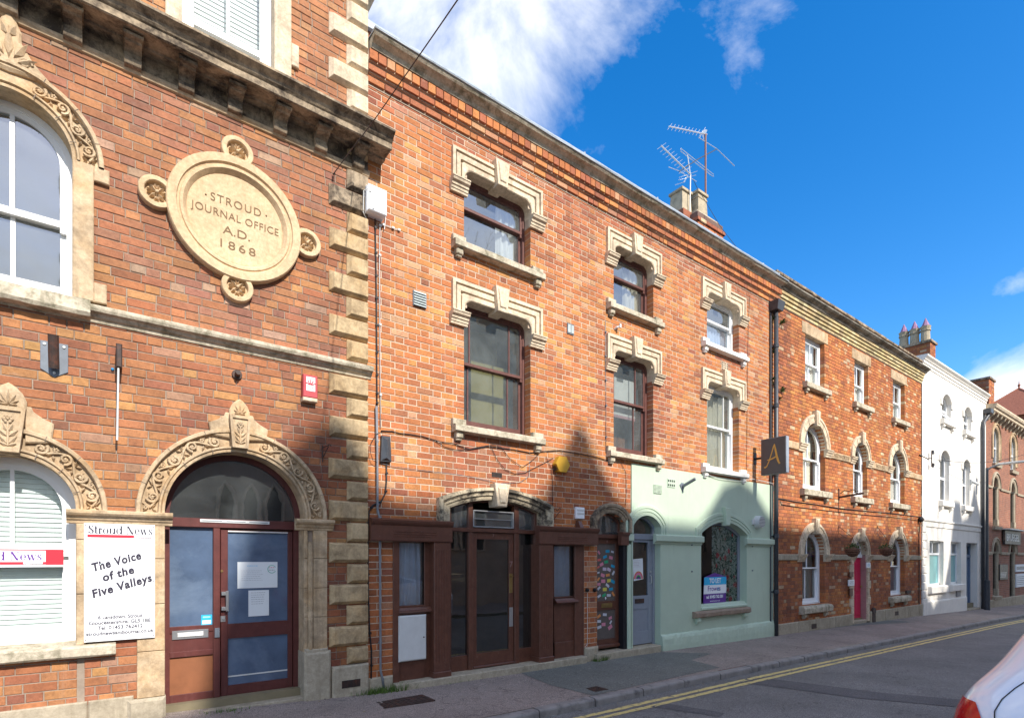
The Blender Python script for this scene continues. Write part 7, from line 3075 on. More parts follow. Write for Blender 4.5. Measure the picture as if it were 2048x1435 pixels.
mb.mould(X4 + .02, X5, [(.02, 2.78), (.05, 2.785), (.06, 2.80), (.06, 2.97), (.09, 2.985), (.10, 3.02), (.09, 3.04), (.02, 3.06)])
mb.build("string_band", M['render'], B4)
for i, a in enumerate(h4[:4]):
    sh = dict(k='seg', cx=a.cx, hw=a.hw, z0=a.z0, zsp=a.zsp, rise=a.rise)
    reveal(B4, sh, .28, M['render'], p0=.03, z0=a.z0)
    mb = MB()
    s2 = dict(sh)
    s2['z0'] = a.zsp - .18
    arch_rails(mb, s2, [(.16, .03), (.16, .07), (.14, .08), (.02, .07), (.0, .05), (0, .03)])
    mb.build("hood_mould", M['render'], B4)
    zr = a.z0 + (a.zsp - a.z0) * (.52 if i > 1 else .50)
    mb = MB()
    mb.rails([rail(sh, .0, -.10), rail(sh, .07, -.10), rail(sh, .07, -.18)])
    mb.box(a.cx - a.hw, a.cx + a.hw, a.z0, a.z0 + .09, -.18, -.10)
    mb.box(a.cx - a.hw, a.cx + a.hw, zr, zr + .09, -.30, -.095)
    w_ = mb.build("window", M['upvc'], B4)
    mb = MB()
    fill_rails(mb, sh, .05, -.14, a.z0 + .05)
    mb.build("pane", M['glass'], w_)
    if i == 0:
        mb = MB()
        mb.faces([(a.cx - .46, YF + .13, zr), (a.cx + .46, YF + .13, zr), (a.cx + .46, YF - .07, a.z0 + .10), (a.cx - .46, YF - .07, a.z0 + .10),
                  (a.cx - .40, YF + .125, zr - .05), (a.cx + .40, YF + .125, zr - .05), (a.cx + .40, YF - .06, a.z0 + .16), (a.cx - .40, YF - .06, a.z0 + .16)],
                 [(0, 1, 5, 4), (1, 2, 6, 5), (2, 3, 7, 6), (3, 0, 4, 7)])
        mb.build("open_casement", M['upvc'], w_)
    mb = MB()
    zz_ = a.z0
    mb.mould(a.cx - a.hw - .16, a.cx + a.hw + .16, [(.03, zz_ - .20), (.14, zz_ - .195), (.16, zz_ - .18), (.16, zz_ - .02), (.14, zz_), (-.2, zz_ + .02)])
    s_ = mb.build("sill", M['render'], B4)
    for d in (-1, 1):
        mb = MB()
        xx = a.cx + d * (a.hw + .02)
        mb.box(xx - .07, xx + .07, zz_ - .30, zz_ - .20, .03, .13, .01)
        mb.box(xx - .05, xx + .05, zz_ - .36, zz_ - .30, .03, .09, .01)
        mb.build("sill_bracket", M['render'], s_)
for i, a in enumerate(h4[4:6]):
    cx, hw = (a.x0 + a.x1) / 2, (a.x1 - a.x0) / 2
    sh = dict(k='rr', cx=cx, hw=hw, z0=a.z0, ztop=a.z1, rad=.004)
    reveal(B4, sh, .28, M['render'], p0=.03, z0=a.z0)
    mb = MB()
    mb.rails([rail(sh, 0, -.10), rail(sh, .07, -.10), rail(sh, .07, -.18)])
    mb.box(a.x0, a.x1, a.z0, a.z0 + .08, -.3, -.10)
    mb.box(a.x0, a.x1, 1.80, 1.87, -.3, -.095)
    mb.box(cx - .03, cx + .03, 1.87, a.z1, -.3, -.10)
    w_ = mb.build("window", M['upvc'], B4)
    mb = MB()
    mb.box(a.x0 + .05, a.x1 - .05, a.z0 + .07, 1.81, -.15, -.14)
    mb.build("frosted_pane", M['frost'], w_)
    mb = MB()
    mb.quad((a.x0 + .05, YF + .14, 1.85), (a.x1 - .05, YF + .14, 1.85), (a.x1 - .05, YF + .14, a.z1 - .05), (a.x0 + .05, YF + .14, a.z1 - .05))
    mb.build("pane", M['glass'], w_)
    mb = MB()
    mb.mould(a.x0 - .18, a.x1 + .18, [(.03, a.z0 - .25), (.14, a.z0 - .245), (.15, a.z0 - .23), (.15, a.z0 - .02), (.13, a.z0), (-.2, a.z0 + .02)])
    mb.build("sill", M['render'], B4)
a = h4[6]
sh = dict(k='rr', cx=(a.x0 + a.x1) / 2, hw=(a.x1 - a.x0) / 2, z0=-.4, ztop=a.z1, rad=.004)
reveal(B4, sh, .5, M['render'], p0=.03, z0=-.5)
bd = thing("front_door", "slate blue panelled door of the white house", "entrance door", ((a.x0 + a.x1) / 2, YF + .4, -.4))
mb = MB()
mb.rails([rail(sh, 0, -.20), rail(sh, .12, -.20), rail(sh, .12, -.28)])
mb.box(a.x0, a.x1, 1.72, 1.84, -.28, -.19)
mb.box((a.x0 + a.x1) / 2 - .03, (a.x0 + a.x1) / 2 + .03, 1.84, a.z1, -.5, -.20)
mb.build("door_frame", M['doorblue'], bd)
mb = MB()
mb.box(a.x0 + .1, a.x1 - .1, -.34, 1.73, -.30, -.25)
lf = mb.build("door_leaf", M['doorblue'], bd)
for r_ in range(3):
    for c_ in (0, 1):
        mb = MB()
        x0 = a.x0 + .2 + c_ * .6
        mb.box(x0, x0 + .48, -.2 + r_ * .64, .34 + r_ * .64, -.25, -.23, .02)
        mb.build("door_panel", M['doorblue'], lf)
mb = MB()
mb.quad((a.x0 + .1, YF + .24, 1.83), (a.x1 - .1, YF + .24, 1.83), (a.x1 - .1, YF + .24, a.z1 - .1), (a.x0 + .1, YF + .24, a.z1 - .1))
mb.build("fanlight_pane", M['glass'], bd)
mb = MB()
mb.box(a.x0 - .05, a.x1 + .05, -.8, -.36, -.3, .12, .02)
mb.build("door_step", M['stonegrey'], B4)
for (xa, xb, k0) in ((X4 + .02, X4 + .42, 0), (X5 - .62, X5 - .02, 1)):
    z = .0
    k = k0
    while z < 2.7:
        mb = MB()
        wd = .42 if k % 2 == 0 else .28
        if k0 == 0:
            mb.box(xa, xa + wd, z + .012, z + .27, 0, .065, .02)
        else:
            mb.box(xb - wd - .1, xb, z + .012, z + .27, 0, .065, .02)
        mb.build("quoin_stone", M['render'], B4)
        z += .285
        k += 1
mb = MB()
mb.mould(X4 + .01, a.x0 - .08, [(.03, -.8), (.07, -.8), (.07, .12), (.05, .16), (.03, .17)], jit=.004, seg=.3)
mb.build("plinth", M['render'], B4)
mb = MB()
mb.box(26.3, 26.75, .20, .42, .03, .075)
mb.build("air_brick", M['greypipe'], B4)
shell(B4, X4, X5, 0, 8.6, (-.4, 3.2, 6.2), M['slate'])
# insulators and camera on the white house
x, z = P(1862, 917, .1)
t = thing("cable_bracket", "black insulator bracket high on the left of the white house", "bracket", (x, YF, z))
b = MB()
b.tube([(x - .9, YF - .03, z + .05), (x - .1, YF - .03, z), (x, YF - .12, z + .02)], .018, 6)
b.tube([(x, YF - .12, z - .28), (x, YF - .12, z + .28)], .018, 6)
b.build("bracket_arm", M['iron'], t)
b = MB()
for d in (-1, 1):
    b.tube([(x + .05, YF - .14, z + d * .16), (x + .05, YF - .14, z + d * .30)], .05, 10, .035)
b.build("insulator", M['blackpipe'], t)
x, z = P(1951, 963, .2)
b = MB()
b.box(x - .05, x + .10, z - .10, z + .12, .03, .08, .01)
b.tube([(x + .02, YF - .06, z + .05), (x + .05, YF - .30, z - .12)], .055, 8)
o = b.build("security_camera", M['steelwhite'], None, loc=(x, YF, z))
setp(o, "white security light pointing down on the white house wall", "security light")
v0, v1 = on_ray(1868, 918, YF - .13), on_ray(2060, 905, 5.2)
b = MB()
b.tube([v0.lerp(v1, i / 10) + Vector((0, 0, -.25 * sin(pi * i / 10))) for i in range(11)], .010, 5)
o = b.build("overhead_wire", M['rubber'], None, loc=v0)
setp(o, "thin wire from the white house towards the right", "wire")

# chimney stacks
def chimney(label, x0, x1, y0, y1, zb, zt_, pots, cap, brickmat_, group="chimney stacks on the terrace", potk='round'):
    t = thing("chimney", label, "chimney", ((x0 + x1) / 2, (y0 + y1) / 2, zb), group)
    rnd = random.Random(int(x0 * 10))
    c = .0867
    n = int((zt_ - zb) / c)
    mbs = MB()
    for i in range(n):
        za = zb + i * c
        ext = 0
        if i >= n - 5 and cap == 'corbel':
            ext = [.04, .08, .08, .12, .03][i - (n - 5)]
        # four faces of bricks
        for face in range(4):
            ln = (x1 - x0 + 2 * ext) if face in (0, 2) else (y1 - y0 + 2 * ext)
            u = -(.117 if i % 2 else 0)
            while u < ln:
                a_, b_ = max(u, 0), min(u + .234, ln)
                if b_ - a_ > .03:
                    mbs.col = pick(PAL2D if rnd.random() < .6 else PAL3)
                    if face == 0:
                        mbs.box3(x0 - ext + a_ + .005, x0 - ext + b_ - .005, y0 - ext, y0 - ext + .05, za + .005, za + c - .005)
                    elif face == 3:
                        mbs.box3(x0 - ext, x0 - ext + .05, y0 - ext + a_ + .005, y0 - ext + b_ - .005, za + .005, za + c - .005)
                    elif face == 1:
                        mbs.box3(x1 + ext - .05, x1 + ext, y0 - ext + a_ + .005, y0 - ext + b_ - .005, za + .005, za + c - .005)
                    else:
                        mbs.box3(x0 - ext + a_ + .005, x0 - ext + b_ - .005, y1 + ext - .05, y1 + ext, za + .005, za + c - .005)
                u += .234
    mbs.build("brickwork", M['brick3'], t, kind='stuff')
    mb = MB()
    mb.box3(x0 + .008, x1 - .008, y0 + .008, y1 - .008, zb, zt_)
    if cap == 'corbel':
        mb.box3(x0 - .07, x1 + .07, y0 - .07, y1 + .07, zt_ - c * 4, zt_ - .01)
    mb.build("mortar", M['mortar3'], t)
    mb = MB()
    e = .06 if cap == 'slab' else .0
    mb.box3(x0 - e, x1 + e, y0 - e, y1 + e, zt_, zt_ + .09)
    mb.build("cap_slab", M['stonedirty'] if cap == 'slab' else M['stonefoul'], t)
    for (cx, cy, h_, r_) in pots:
        z0 = zt_ + .09
        mb = MB()
        if potk == 'round':
            mb.tube([(cx, cy, z0), (cx, cy, z0 + h_ * .75)], r_ * 1.05, 12, r_ * .92)
            mb.tube([(cx, cy, z0 + h_ * .72), (cx, cy, z0 + h_ * .80)], r_ * 1.12, 12)
            mb.tube([(cx, cy, z0 + h_ * .80), (cx, cy, z0 + h_)], r_ * .95, 12, r_ * 1.15)
        else:
            r2 = r_ * .86
            mb.faces([(cx - r_, cy - r_, z0), (cx + r_, cy - r_, z0), (cx + r_, cy + r_, z0), (cx - r_, cy + r_, z0), (cx - r2, cy - r2, z0 + h_), (cx + r2, cy - r2, z0 + h_), (cx + r2, cy + r2, z0 + h_), (cx - r2, cy + r2, z0 + h_)],
                     [(0, 1, 5, 4), (1, 2, 6, 5), (2, 3, 7, 6), (3, 0, 4, 7), (4, 5, 6, 7)])
            mb.box3(cx - r_ * 1.05, cx + r_ * 1.05, cy - r_ * 1.05, cy + r_ * 1.05, z0 + h_ - .03, z0 + h_ + .03)
            mb.box3(cx - r_ * .95, cx + r_ * .95, cy - r_ * .95, cy + r_ * .95, z0 + h_ * .78, z0 + h_ * .82)
        p_ = mb.build("chimney_pot", M['pot'], t)
        if potk == 'round':
            mb = MB()
            mb.tube([(cx, cy, z0 + h_), (cx, cy, z0 + h_ + .36)], r_ * .95, 8, .01)
            mb.build("pot_cowl", M['potcap'], p_)
    return t


chimney("tall brick chimney stack with three round pots and pointed lilac cowls", 26.9, 27.55, 7.55, 8.75, 8.5, 10.50, [(27.22, 7.80, .68, .17), (27.22, 8.18, .68, .17), (27.22, 8.56, .68, .17)], 'slab', None)
chimney("small brick chimney stack behind the right end of the white house", 33.9, 34.9, 7.2, 8.0, 8.2, 10.3, [], 'slab', None)
chimney("corbelled brick chimney with two square pots and the aerials", 11.80, 12.75, 8.1, 8.95, 8.2, 10.28, [(on_ray(1392, 400, 8.45).x, 8.45, .66, .21)], 'corbel', None, potk='sq')
# the second square pot stands further left behind the parapet
cy2 = 8.55
PXL = on_ray(1361, 410, cy2).x
t2 = thing("chimney", "square buff chimney pot standing left of the corbelled chimney", "chimney pot", (PXL, cy2, 8.3), "chimney stacks on the terrace")
mb = MB()
mb.box3(PXL - .3, PXL + .3, cy2 - .3, cy2 + .3, 8.3, on_ray(1361, 436, cy2).z)
mb.build("stack", M['brickplain'], t2)
mb = MB()
cx, z0, h_, r_ = PXL, on_ray(1361, 436, cy2).z, .60, .20
r2 = r_ * .86
mb.faces([(cx - r_, cy2 - r_, z0), (cx + r_, cy2 - r_, z0), (cx + r_, cy2 + r_, z0), (cx - r_, cy2 + r_, z0), (cx - r2, cy2 - r2, z0 + h_), (cx + r2, cy2 - r2, z0 + h_), (cx + r2, cy2 + r2, z0 + h_), (cx - r2, cy2 + r2, z0 + h_)],
         [(0, 1, 5, 4), (1, 2, 6, 5), (2, 3, 7, 6), (3, 0, 4, 7), (4, 5, 6, 7)])
mb.box3(cx - r_ * 1.05, cx + r_ * 1.05, cy2 - r_ * 1.05, cy2 + r_ * 1.05, z0 + h_ - .03, z0 + h_ + .03)
mb.build("chimney_pot", M['pot'], t2)

# aerials
AY = 8.3


def sky_pt(px, py, Y=AY):
    return on_ray(px, py, Y)


t = thing("television_aerial", "tall rusty mast with a long ladder aerial and folded dipole bars", "aerial", sky_pt(1411, 462), "television aerials on the chimney")
b = MB()
b.tube([sky_pt(1411.5, 462), sky_pt(1411, 268)], .026, 8)
b.build("mast", simple("rusty_mast", (.20, .09, .07), .6, var=.2), t)
b = MB()
p0, p1 = sky_pt(1338, 253), sky_pt(1414, 269)
b.tube([p0, p1], .017, 6)
for i in range(11):
    c = p0.lerp(p1, i / 11 + .02)
    d = sky_pt(1342, 248) - sky_pt(1335, 258)
    b.tube([c - d * .62, c + d * .62], .006, 4)
e0, e1 = sky_pt(1411, 255), sky_pt(1399, 276)
b.tube([e0, e1], .008, 4)
b.tube([sky_pt(1404, 262), sky_pt(1408, 280)], .008, 4)
b.tube([sky_pt(1412, 262), sky_pt(1402, 268)], .04, 4, .02)
b.build("ladder_aerial", M['silver'], t)
b = MB()
b.tube([sky_pt(1358, 343), sky_pt(1395, 319), sky_pt(1434, 298)], .012, 6)
b.build("boom", M['blackpipe'], t)
b = MB()
b.tube([sky_pt(1397, 275), sky_pt(1434, 298), sky_pt(1469, 332)], .009, 6)
b.tube([sky_pt(1362, 297), sky_pt(1427, 349), sky_pt(1427.5, 353), sky_pt(1424, 352), sky_pt(1361, 302), sky_pt(1362, 296)], .008, 6)
b.tube([sky_pt(1337, 334), sky_pt(1358, 342), sky_pt(1393, 363)], .008, 6)
b.build("dipole", M['silver'], t)
t = thing("television_aerial", "thin pale mast with a slanting ladder aerial left of the tall one", "aerial", sky_pt(1380, 432), "television aerials on the chimney")
b = MB()
b.tube([sky_pt(1379.5, 436), sky_pt(1381, 350)], .014, 8)
b.tube([sky_pt(1381, 352), sky_pt(1375, 310)], .011, 6)
b.build("mast", M['steelwhite'], t)
b = MB()
p0, p1 = sky_pt(1322, 291), sky_pt(1382, 350)
b.tube([p0, p1], .016, 6)
for i in range(10):
    c = p0.lerp(p1, i / 11 + .02)
    d = (sky_pt(1334, 290) - sky_pt(1320, 300)) * .62
    b.tube([c - d, c + d], .005, 4)
for (a_, b_) in (((1358, 355), (1395, 342)), ((1357, 360), (1392, 350)), ((1350, 370), (1371, 363)), ((1358, 347), (1383, 333))):
    b.tube([sky_pt(*a_), sky_pt(*b_)], .005, 4)
b.tube([sky_pt(1375, 353), sky_pt(1367, 365)], .012, 5)
b.build("ladder_aerial", M['silver'], t)
b = MB()
q = [sky_pt(1386, 358, 8.3), sky_pt(1394, 375, 8.3), sky_pt(1414, 408, 8.0), sky_pt(1440, 452, 7.5), sky_pt(1475, 497, 7.1), sky_pt(1520, 530, 6.8), sky_pt(1556, 552, 6.65)]
b.tube(q, .006, 5)
o = b.build("aerial_cable", M['rubber'], None, loc=q[0])
setp(o, "thin dark cable hanging from the aerials down to the roof edge", "cable")

# ------------------------------------------------------------------ the last brick house and the turret behind
B5 = thing("brick_building", "last brick building with stone eaves brackets, pub sign and pointed arch windows", "building", (X5, YF, -.5), "terrace of street buildings")
X6 = 52.0
m, nt, b = newmat("far_brick")
tc = node(nt, "ShaderNodeNewGeometry")
mpn = node(nt, "ShaderNodeMapping")
mpn.inputs['Rotation'].default_value = (radians(-90), 0, 0)
nt.links.new(tc.outputs['Position'], mpn.inputs[0])
bt = node(nt, "ShaderNodeTexBrick")
bt.inputs['Color1'].default_value = (.36, .130, .068, 1)
bt.inputs['Color2'].default_value = (.25, .085, .048, 1)
bt.inputs['Mortar'].default_value = (.29, .20, .14, 1)
bt.inputs['Scale'].default_value = 1.0
bt.inputs['Mortar Size'].default_value = .009
bt.inputs['Brick Width'].default_value = .24
bt.inputs['Row Height'].default_value = .0867
nt.links.new(mpn.outputs[0], bt.inputs['Vector'])
fs_ = ramp(nt, noise(nt, .7, 8, .75, tc.outputs['Position'], .4), [(.42, (0, 0, 0)), (.75, (.6,) * 3)])
nt.links.new(mixc(nt, fs_, bt.outputs['Color'], (.09, .05, .04)), b.inputs['Base Color'])
b.inputs['Roughness'].default_value = .9
M['farbrick'] = m
h5 = []
cols5 = [32.2, 35.3, 38.4, 41.5, 44.6, 47.7]
for cx in cols5:
    h5.append(Arch(cx, .50, 5.95, 7.15, .40))
    h5.append(Arch(cx, .50, 3.15, 4.85, .50))
h5.append(Arch(32.2, .50, .0, 1.9, .50))
h5.append(Arch(35.2, .55, -.7, 1.9, .55))
for cx in cols5[2:]:
    h5.append(Arch(cx, .50, .0, 1.9, .50))
mb = MB()
sheet(mb, X5, X6, -1.4, 8.0, h5, .0)
mb.build("brick_wall", M['farbrick'], B5)
for a in h5:
    sh = dict(k='seg', cx=a.cx, hw=a.hw, z0=a.z0, zsp=a.zsp, rise=a.rise)
    reveal(B5, sh, .25, M['stonegrey'], z0=a.z0)
    up_ = a.z0 > 5
    mb = MB()
    s2 = dict(sh)
    s2['z0'] = a.zsp - (.0 if not up_ else 1.0)
    arch_rails(mb, s2, [(.24, 0), (.24, .05), (.16, .07), (.14, .03), (.05, .03), (0, .0)])
    mb.build("window_arch", M['stonegrey'] if not up_ else M['stone'], B5)
    mb = MB()
    mb.rails([rail(sh, 0, -.09), rail(sh, .07, -.09), rail(sh, .07, -.17)])
    zr = (a.z0 + a.zsp) / 2 + .1
    if up_:
        mb.box(a.cx - a.hw, a.cx + a.hw, zr, zr + .07, -.17, -.085)
        mb.box(a.cx - a.hw, a.cx + a.hw, a.z0, a.z0 + .08, -.17, -.085)
    w_ = mb.build("window", M['upvc'] if up_ else M['brown'], B5)
    mb = MB()
    fill_rails(mb, sh, .05, -.13, a.z0)
    mb.build("pane", M['glass'] if up_ else M['glassdark'], w_)
    if not up_:
        mb = MB()
        mb.tube([(a.cx + a.hw - .12, YF + .06, a.z0 + .2), (a.cx + a.hw - .12, YF + .06, a.zsp)], .07, 10)
        mb.box(a.cx + a.hw - .24, a.cx + a.hw, a.z0, a.z0 + .3, -.15, .02, .02)
        mb.mould(a.cx + a.hw - .24, a.cx + a.hw, [(-.15, a.zsp), (.0, a.zsp), (.03, a.zsp + .08), (-.15, a.zsp + .1)])
        mb.build("colonnette", M['stonegrey'], w_)
    mb = MB()
    mb.mould(a.cx - a.hw - .1, a.cx + a.hw + .1, [(0, a.z0 - .18), (.1, a.z0 - .17), (.12, a.z0 - .03), (-.2, a.z0 + .02)])
    mb.build("sill", M['stonegrey'], w_)
for (zb, zt_) in ((4.78, 4.90), (1.84, 1.97)):
    x = X5
    for a in sorted([q for q in h5 if abs(q.zsp - (4.85 if zb > 3 else 1.9)) < .01], key=lambda q: q.cx):
        mb = MB()
        mb.mould(x, a.cx - a.hw - .22, [(0, zb), (.05, zb + .01), (.06, zt_ - .02), (0, zt_)])
        mb.build("string_band", M['stonegrey'], B5)
        x = a.cx + a.hw + .22
mb = MB()
mb.mould(X5 - .02, X6, [(0, 8.02), (.28, 8.03), (.30, 8.06), (.30, 8.12), (.36, 8.16), (.40, 8.24), (.40, 8.30), (-.3, 8.36)])
mb.build("eaves_cornice", M['stonelight'], B5)
x = X5 + .35
while x < X6:
    mb = MB()
    mb.mould(x - .09, x + .09, [(0, 7.72), (.05, 7.72), (.10, 7.80), (.22, 7.90), (.26, 8.0), (.26, 8.03), (0, 8.03)])
    mb.build("eaves_bracket", M['stonegrey'], B5)
    x += .62
shell(B5, X5, X6, 0, 8.35, (-.5, 2.6, 5.4), M['slate'])
mb = MB()
mb.box(X5, X6, -1.6, -.15, -.05, .07, .02)
mb.build("plinth", M['stonegrey'], B5)
# pub sign and boards
x0, x1, z0, z1 = R(2012, 1059, 2043, 1087, .15)
t = thing("pub_sign", "dark pub name board with pale letters above the pointed doorway", "sign", ((x0 + x1) / 2, YF, z0))
m, nt, b = newmat("picture_board")
c = ramp(nt, noise(nt, 3.2, 4, .6, wpos(nt), .8), [(.4, (.02, .018, .022)), (.58, (.05, .035, .03)), (.75, (.22, .15, .10))])
nt.links.new(c, b.inputs['Base Color'])
b = MB()
b.box(x0, x1, z0, z1, .04, .12, .01)
bo = b.build("sign_panel", m, t)
text("BRUEGEL", "lettering", (x0 + x1) / 2 - .1, z1 - .34, .125, .34, M['steelwhite'], bo, width=(x1 - x0) * .80, bold=.01)
b = MB()
b.box(x0 - .1, x1 + .4, z1 + .02, z1 + .07, .0, .30)
b.build("sign_lamp_rail", M['steelwhite'], t)
for (a_, b_, c_, d_, mk, lab, cat) in ((2000, 1128, 2016, 1159, 'board', "dark menu board between the pointed window and the doorway", "notice board"), (2032, 1128, 2060, 1143, 'paper', "white notice on the brick wall right of the doorway", "notice"), (2033, 1147, 2062, 1174, 'paper', "larger white notice below the first right of the doorway", "notice")):
    x0, x1, z0, z1 = R(a_, b_, c_, d_, .05)
    b = MB()
    b.box(x0, x1, z0, z1, .0, .05, .005)
    o = b.build("notice_board", m if mk == 'board' else M['paper'], None, loc=(x0, YF, z0))
    setp(o, lab, cat, "boards on the last brick building")
    if mk == 'paper':
        scribble(o, x0 + .1, x1 - .1, z0 + .1, z1 - .1, .05, 5, M['greypipe'], .03)
    else:
        scribble(o, x0 + .1, x1 - .1, z0 + .1, z0 + .5 * (z1 - z0), .05, 4, M['steelwhite'], .03)
# rain pipe at the white house corner with stone hopper
x, _ = P(1968.5, 900, .15)
t = thing("downpipe", "dark downpipe running down the right corner of the white house", "downpipe", (x, YF, -.5))
b = MB()
b.tube([(x + .55, YF - .2, 8.0), (x + .5, YF - .16, 7.75), (x + .1, YF - .12, 7.45), (x, YF - .11, 7.2), (x, YF - .11, -.5)], .065, 10)
b.build("pipe", M['blackpipe'], t, smooth=True)
b = MB()
b.box(x + .35, x + .75, 7.85, 8.05, .05, .30, .02)
b.build("hopper", M['blackpipe'], t)
# turret roof
Tc = on_ray(2038, 800, 14.0)
TX, TY = Tc.x, 14.0
tt = thing("turret", "red tiled pyramid turret roof with ridge finials behind the last building", "turret", (TX, TY, 9))
zap = on_ray(2037, 776, 14.0).z
zba = on_ray(1998, 818, 14.0).z
hw = 4.2
zl = zap - 3.6
mb = MB()
n = 22
for face in range(4):
    for i in range(n):
        f0, f1 = i / n, (i + 1) / n
        r0, r1 = hw * (1 - f0) + .03, hw * (1 - f1) + .07
        za, zb = zl + (zap - zl) * f0, zl + (zap - zl) * f1
        c0 = [(-r0, -r0), (r0, -r0), (r0, r0), (-r0, r0), (-r0, -r0)]
        c1 = [(-r1, -r1), (r1, -r1), (r1, r1), (-r1, r1), (-r1, -r1)]
        a_, b_ = c0[face], c0[face + 1]
        c_, d_ = c1[face + 1], c1[face]
        mb.quad((TX + a_[0], TY + a_[1], za), (TX + b_[0], TY + b_[1], za), (TX + c_[0], TY + c_[1], zb), (TX + d_[0], TY + d_[1], zb))
mb.build("tiled_roof", M['rooftile'], tt)
mb = MB()
for sx, sy in ((-1, -1), (1, -1), (1, 1), (-1, 1)):
    mb.tube([(TX + sx * hw, TY + sy * hw, zl), (TX, TY, zap)], .12, 6)
mb.build("hip_tiles", M['rooftile'], tt)
mb = MB()
mb.tube([(TX, TY, zap - .1), (TX, TY, zap + .9)], .10, 8, .02)
mb.ball((TX, TY, zap + .35), .14)
mb.build("finial", M['rooftile'], tt)
mb = MB()
mb.box3(TX - hw + .3, TX + hw - .3, TY - hw + .3, TY + hw - .3, 0, zl + .1)
mb.build("turret_wall", M['brickplain'], tt)

# street lamp
x, y, z = ground_at(1974, 1216)
y = 6.25
lp = on_ray(1974, 1216, y)
x = lp.x
t = thing("street_lamp", "slim grey street lamp post in front of the last brick building", "street lamp", (x, y, zf(x)))
zg_ = zf(x) - .03
ztop = on_ray(1974, 935, y).z
b = MB()
b.tube([(x, y, zg_), (x, y, zg_ + 1.25)], .105, 12)
b.tube([(x, y, zg_ + 1.25), (x, y, ztop)], .06, 10, .05)
b.build("post", M['blackpipe'], t)
b = MB()
b.tube([(x, y, ztop - .1), (x, y - .12, ztop), (x, y - .5, ztop + .12)], .04, 8)
b.build("lamp_arm", M['greypipe'], t)
b = MB()
b.box3(x - .13, x + .13, y - 1.15, y - .35, ztop + .06, ztop + .14)
b.build("lamp_head", M['steelwhite'], t, bevel=.03)

# ------------------------------------------------------------------ plants at the foot of the walls
rnd = random.Random(11)
for (px, py, n, hh, ww, lab) in ((740, 1378, 260, .10, .22, "grass and weeds at the pipe feet where the two buildings meet"), (786, 1373, 200, .12, .16, "tuft of grass by the stone foot left of the shopfront"),
                                 (1176, 1318, 110, .07, .06, "small grass tuft left of the pier foot"), (1192, 1316, 170, .10, .10, "bright grass tuft right of the pier foot"), (905, 1362, 90, .035, .22, "low moss along the shop threshold"),
                                 (1106, 1335, 70, .03, .25, "thin moss line on the threshold before the pilaster"), (440, 1418, 90, .04, .20, "flat weeds at the office door step")):
    x, y, z = ground_at(px, py)
    y = min(y, YF - .10)
    z = zg(x, y)
    b = MB()
    for i in range(n):
        a = rnd.uniform(0, 2 * pi)
        xx = x + rnd.gauss(0, ww / 2)
        yy = min(y + rnd.gauss(0, .03), YF - .03)
        h_ = hh * rnd.uniform(.4, 1.1)
        lx, ly = rnd.gauss(0, .35) * h_, rnd.gauss(0, .3) * h_ - .2 * h_
        w_ = rnd.uniform(.003, .007)
        b.quad((xx - w_ * cos(a), yy - w_ * sin(a), z - .01), (xx + w_ * cos(a), yy + w_ * sin(a), z - .01), (xx + lx, yy + ly, z + h_))
    o = b.build("grass_tuft", M['moss'], None, loc=(x, y, z))
    setp(o, lab, "grass tuft", "grass tufts at the foot of the walls")

# ------------------------------------------------------------------ the parked car
C = thing("parked_car", "white hatchback parked at the right, its red tail light in the corner", "car", (5.5, -.02, -.17))
slices = [  # z, rear x, front x, half width, corner radius
    (.02, 3.50, 7.42, .80, .26), (.18, 3.42, 7.52, .86, .26), (.45, 3.33, 7.56, .89, .26), (.70, 3.30, 7.52, .90, .26), (.86, 3.33, 7.40, .895, .27), (.95, 3.40, 7.2, .875, .28),
    (1.01, 3.48, 6.9, .845, .30), (1.07, 3.56, 6.55, .80, .32), (1.16, 3.65, 6.30, .755, .34), (1.26, 3.74, 6.05, .71, .34), (1.34, 3.86, 5.80, .66, .33), (1.39, 4.0, 5.6, .60, .32), (1.42, 4.25, 5.35, .50, .3)]
CYc = .0


def car_ring(sl, off=0.0):
    z, xr, xf, hw_, r_ = sl
    pts = []
    cs = [(xr + r_, CYc + hw_ - r_, pi / 2, pi), (xr + r_, CYc - hw_ + r_, pi, 3 * pi / 2), (xf - r_, CYc - hw_ + r_, 3 * pi / 2, 2 * pi), (xf - r_, CYc + hw_ - r_, 0, pi / 2)]
    for (cx_, cy_, a0, a1) in cs:
        for i in range(9):
            g = a0 + (a1 - a0) * i / 8
            pts.append((cx_ + (r_ + off) * cos(g), cy_ + (r_ + off) * sin(g), z))
    return pts


def interp_slice(z):
    for a_, b_ in zip(slices, slices[1:]):
        if a_[0] <= z <= b_[0]:
            t_ = (z - a_[0]) / (b_[0] - a_[0])
            return tuple(a_[k] + (b_[k] - a_[k]) * t_ for k in range(5))
    return slices[-1] if z > slices[-1][0] else slices[0]


mb = MB()
rings = [car_ring(s_) for s_ in slices]
n = len(rings[0])
vs = [q for r_ in rings for q in r_]
fs = [(i * n + k, (i + 1) * n + k, (i + 1) * n + (k + 1) % n, i * n + (k + 1) % n) for i in range(len(rings) - 1) for k in range(n)]
fs.append(tuple(range((len(rings) - 1) * n, len(rings) * n))[::-1])
mb.faces(vs, fs)
body = mb.build("body", M['carpaint'], C, smooth=True)
sd_ = body.modifiers.new("subsurf", 'SUBSURF')
sd_.levels = 1
sd_.render_levels = 2


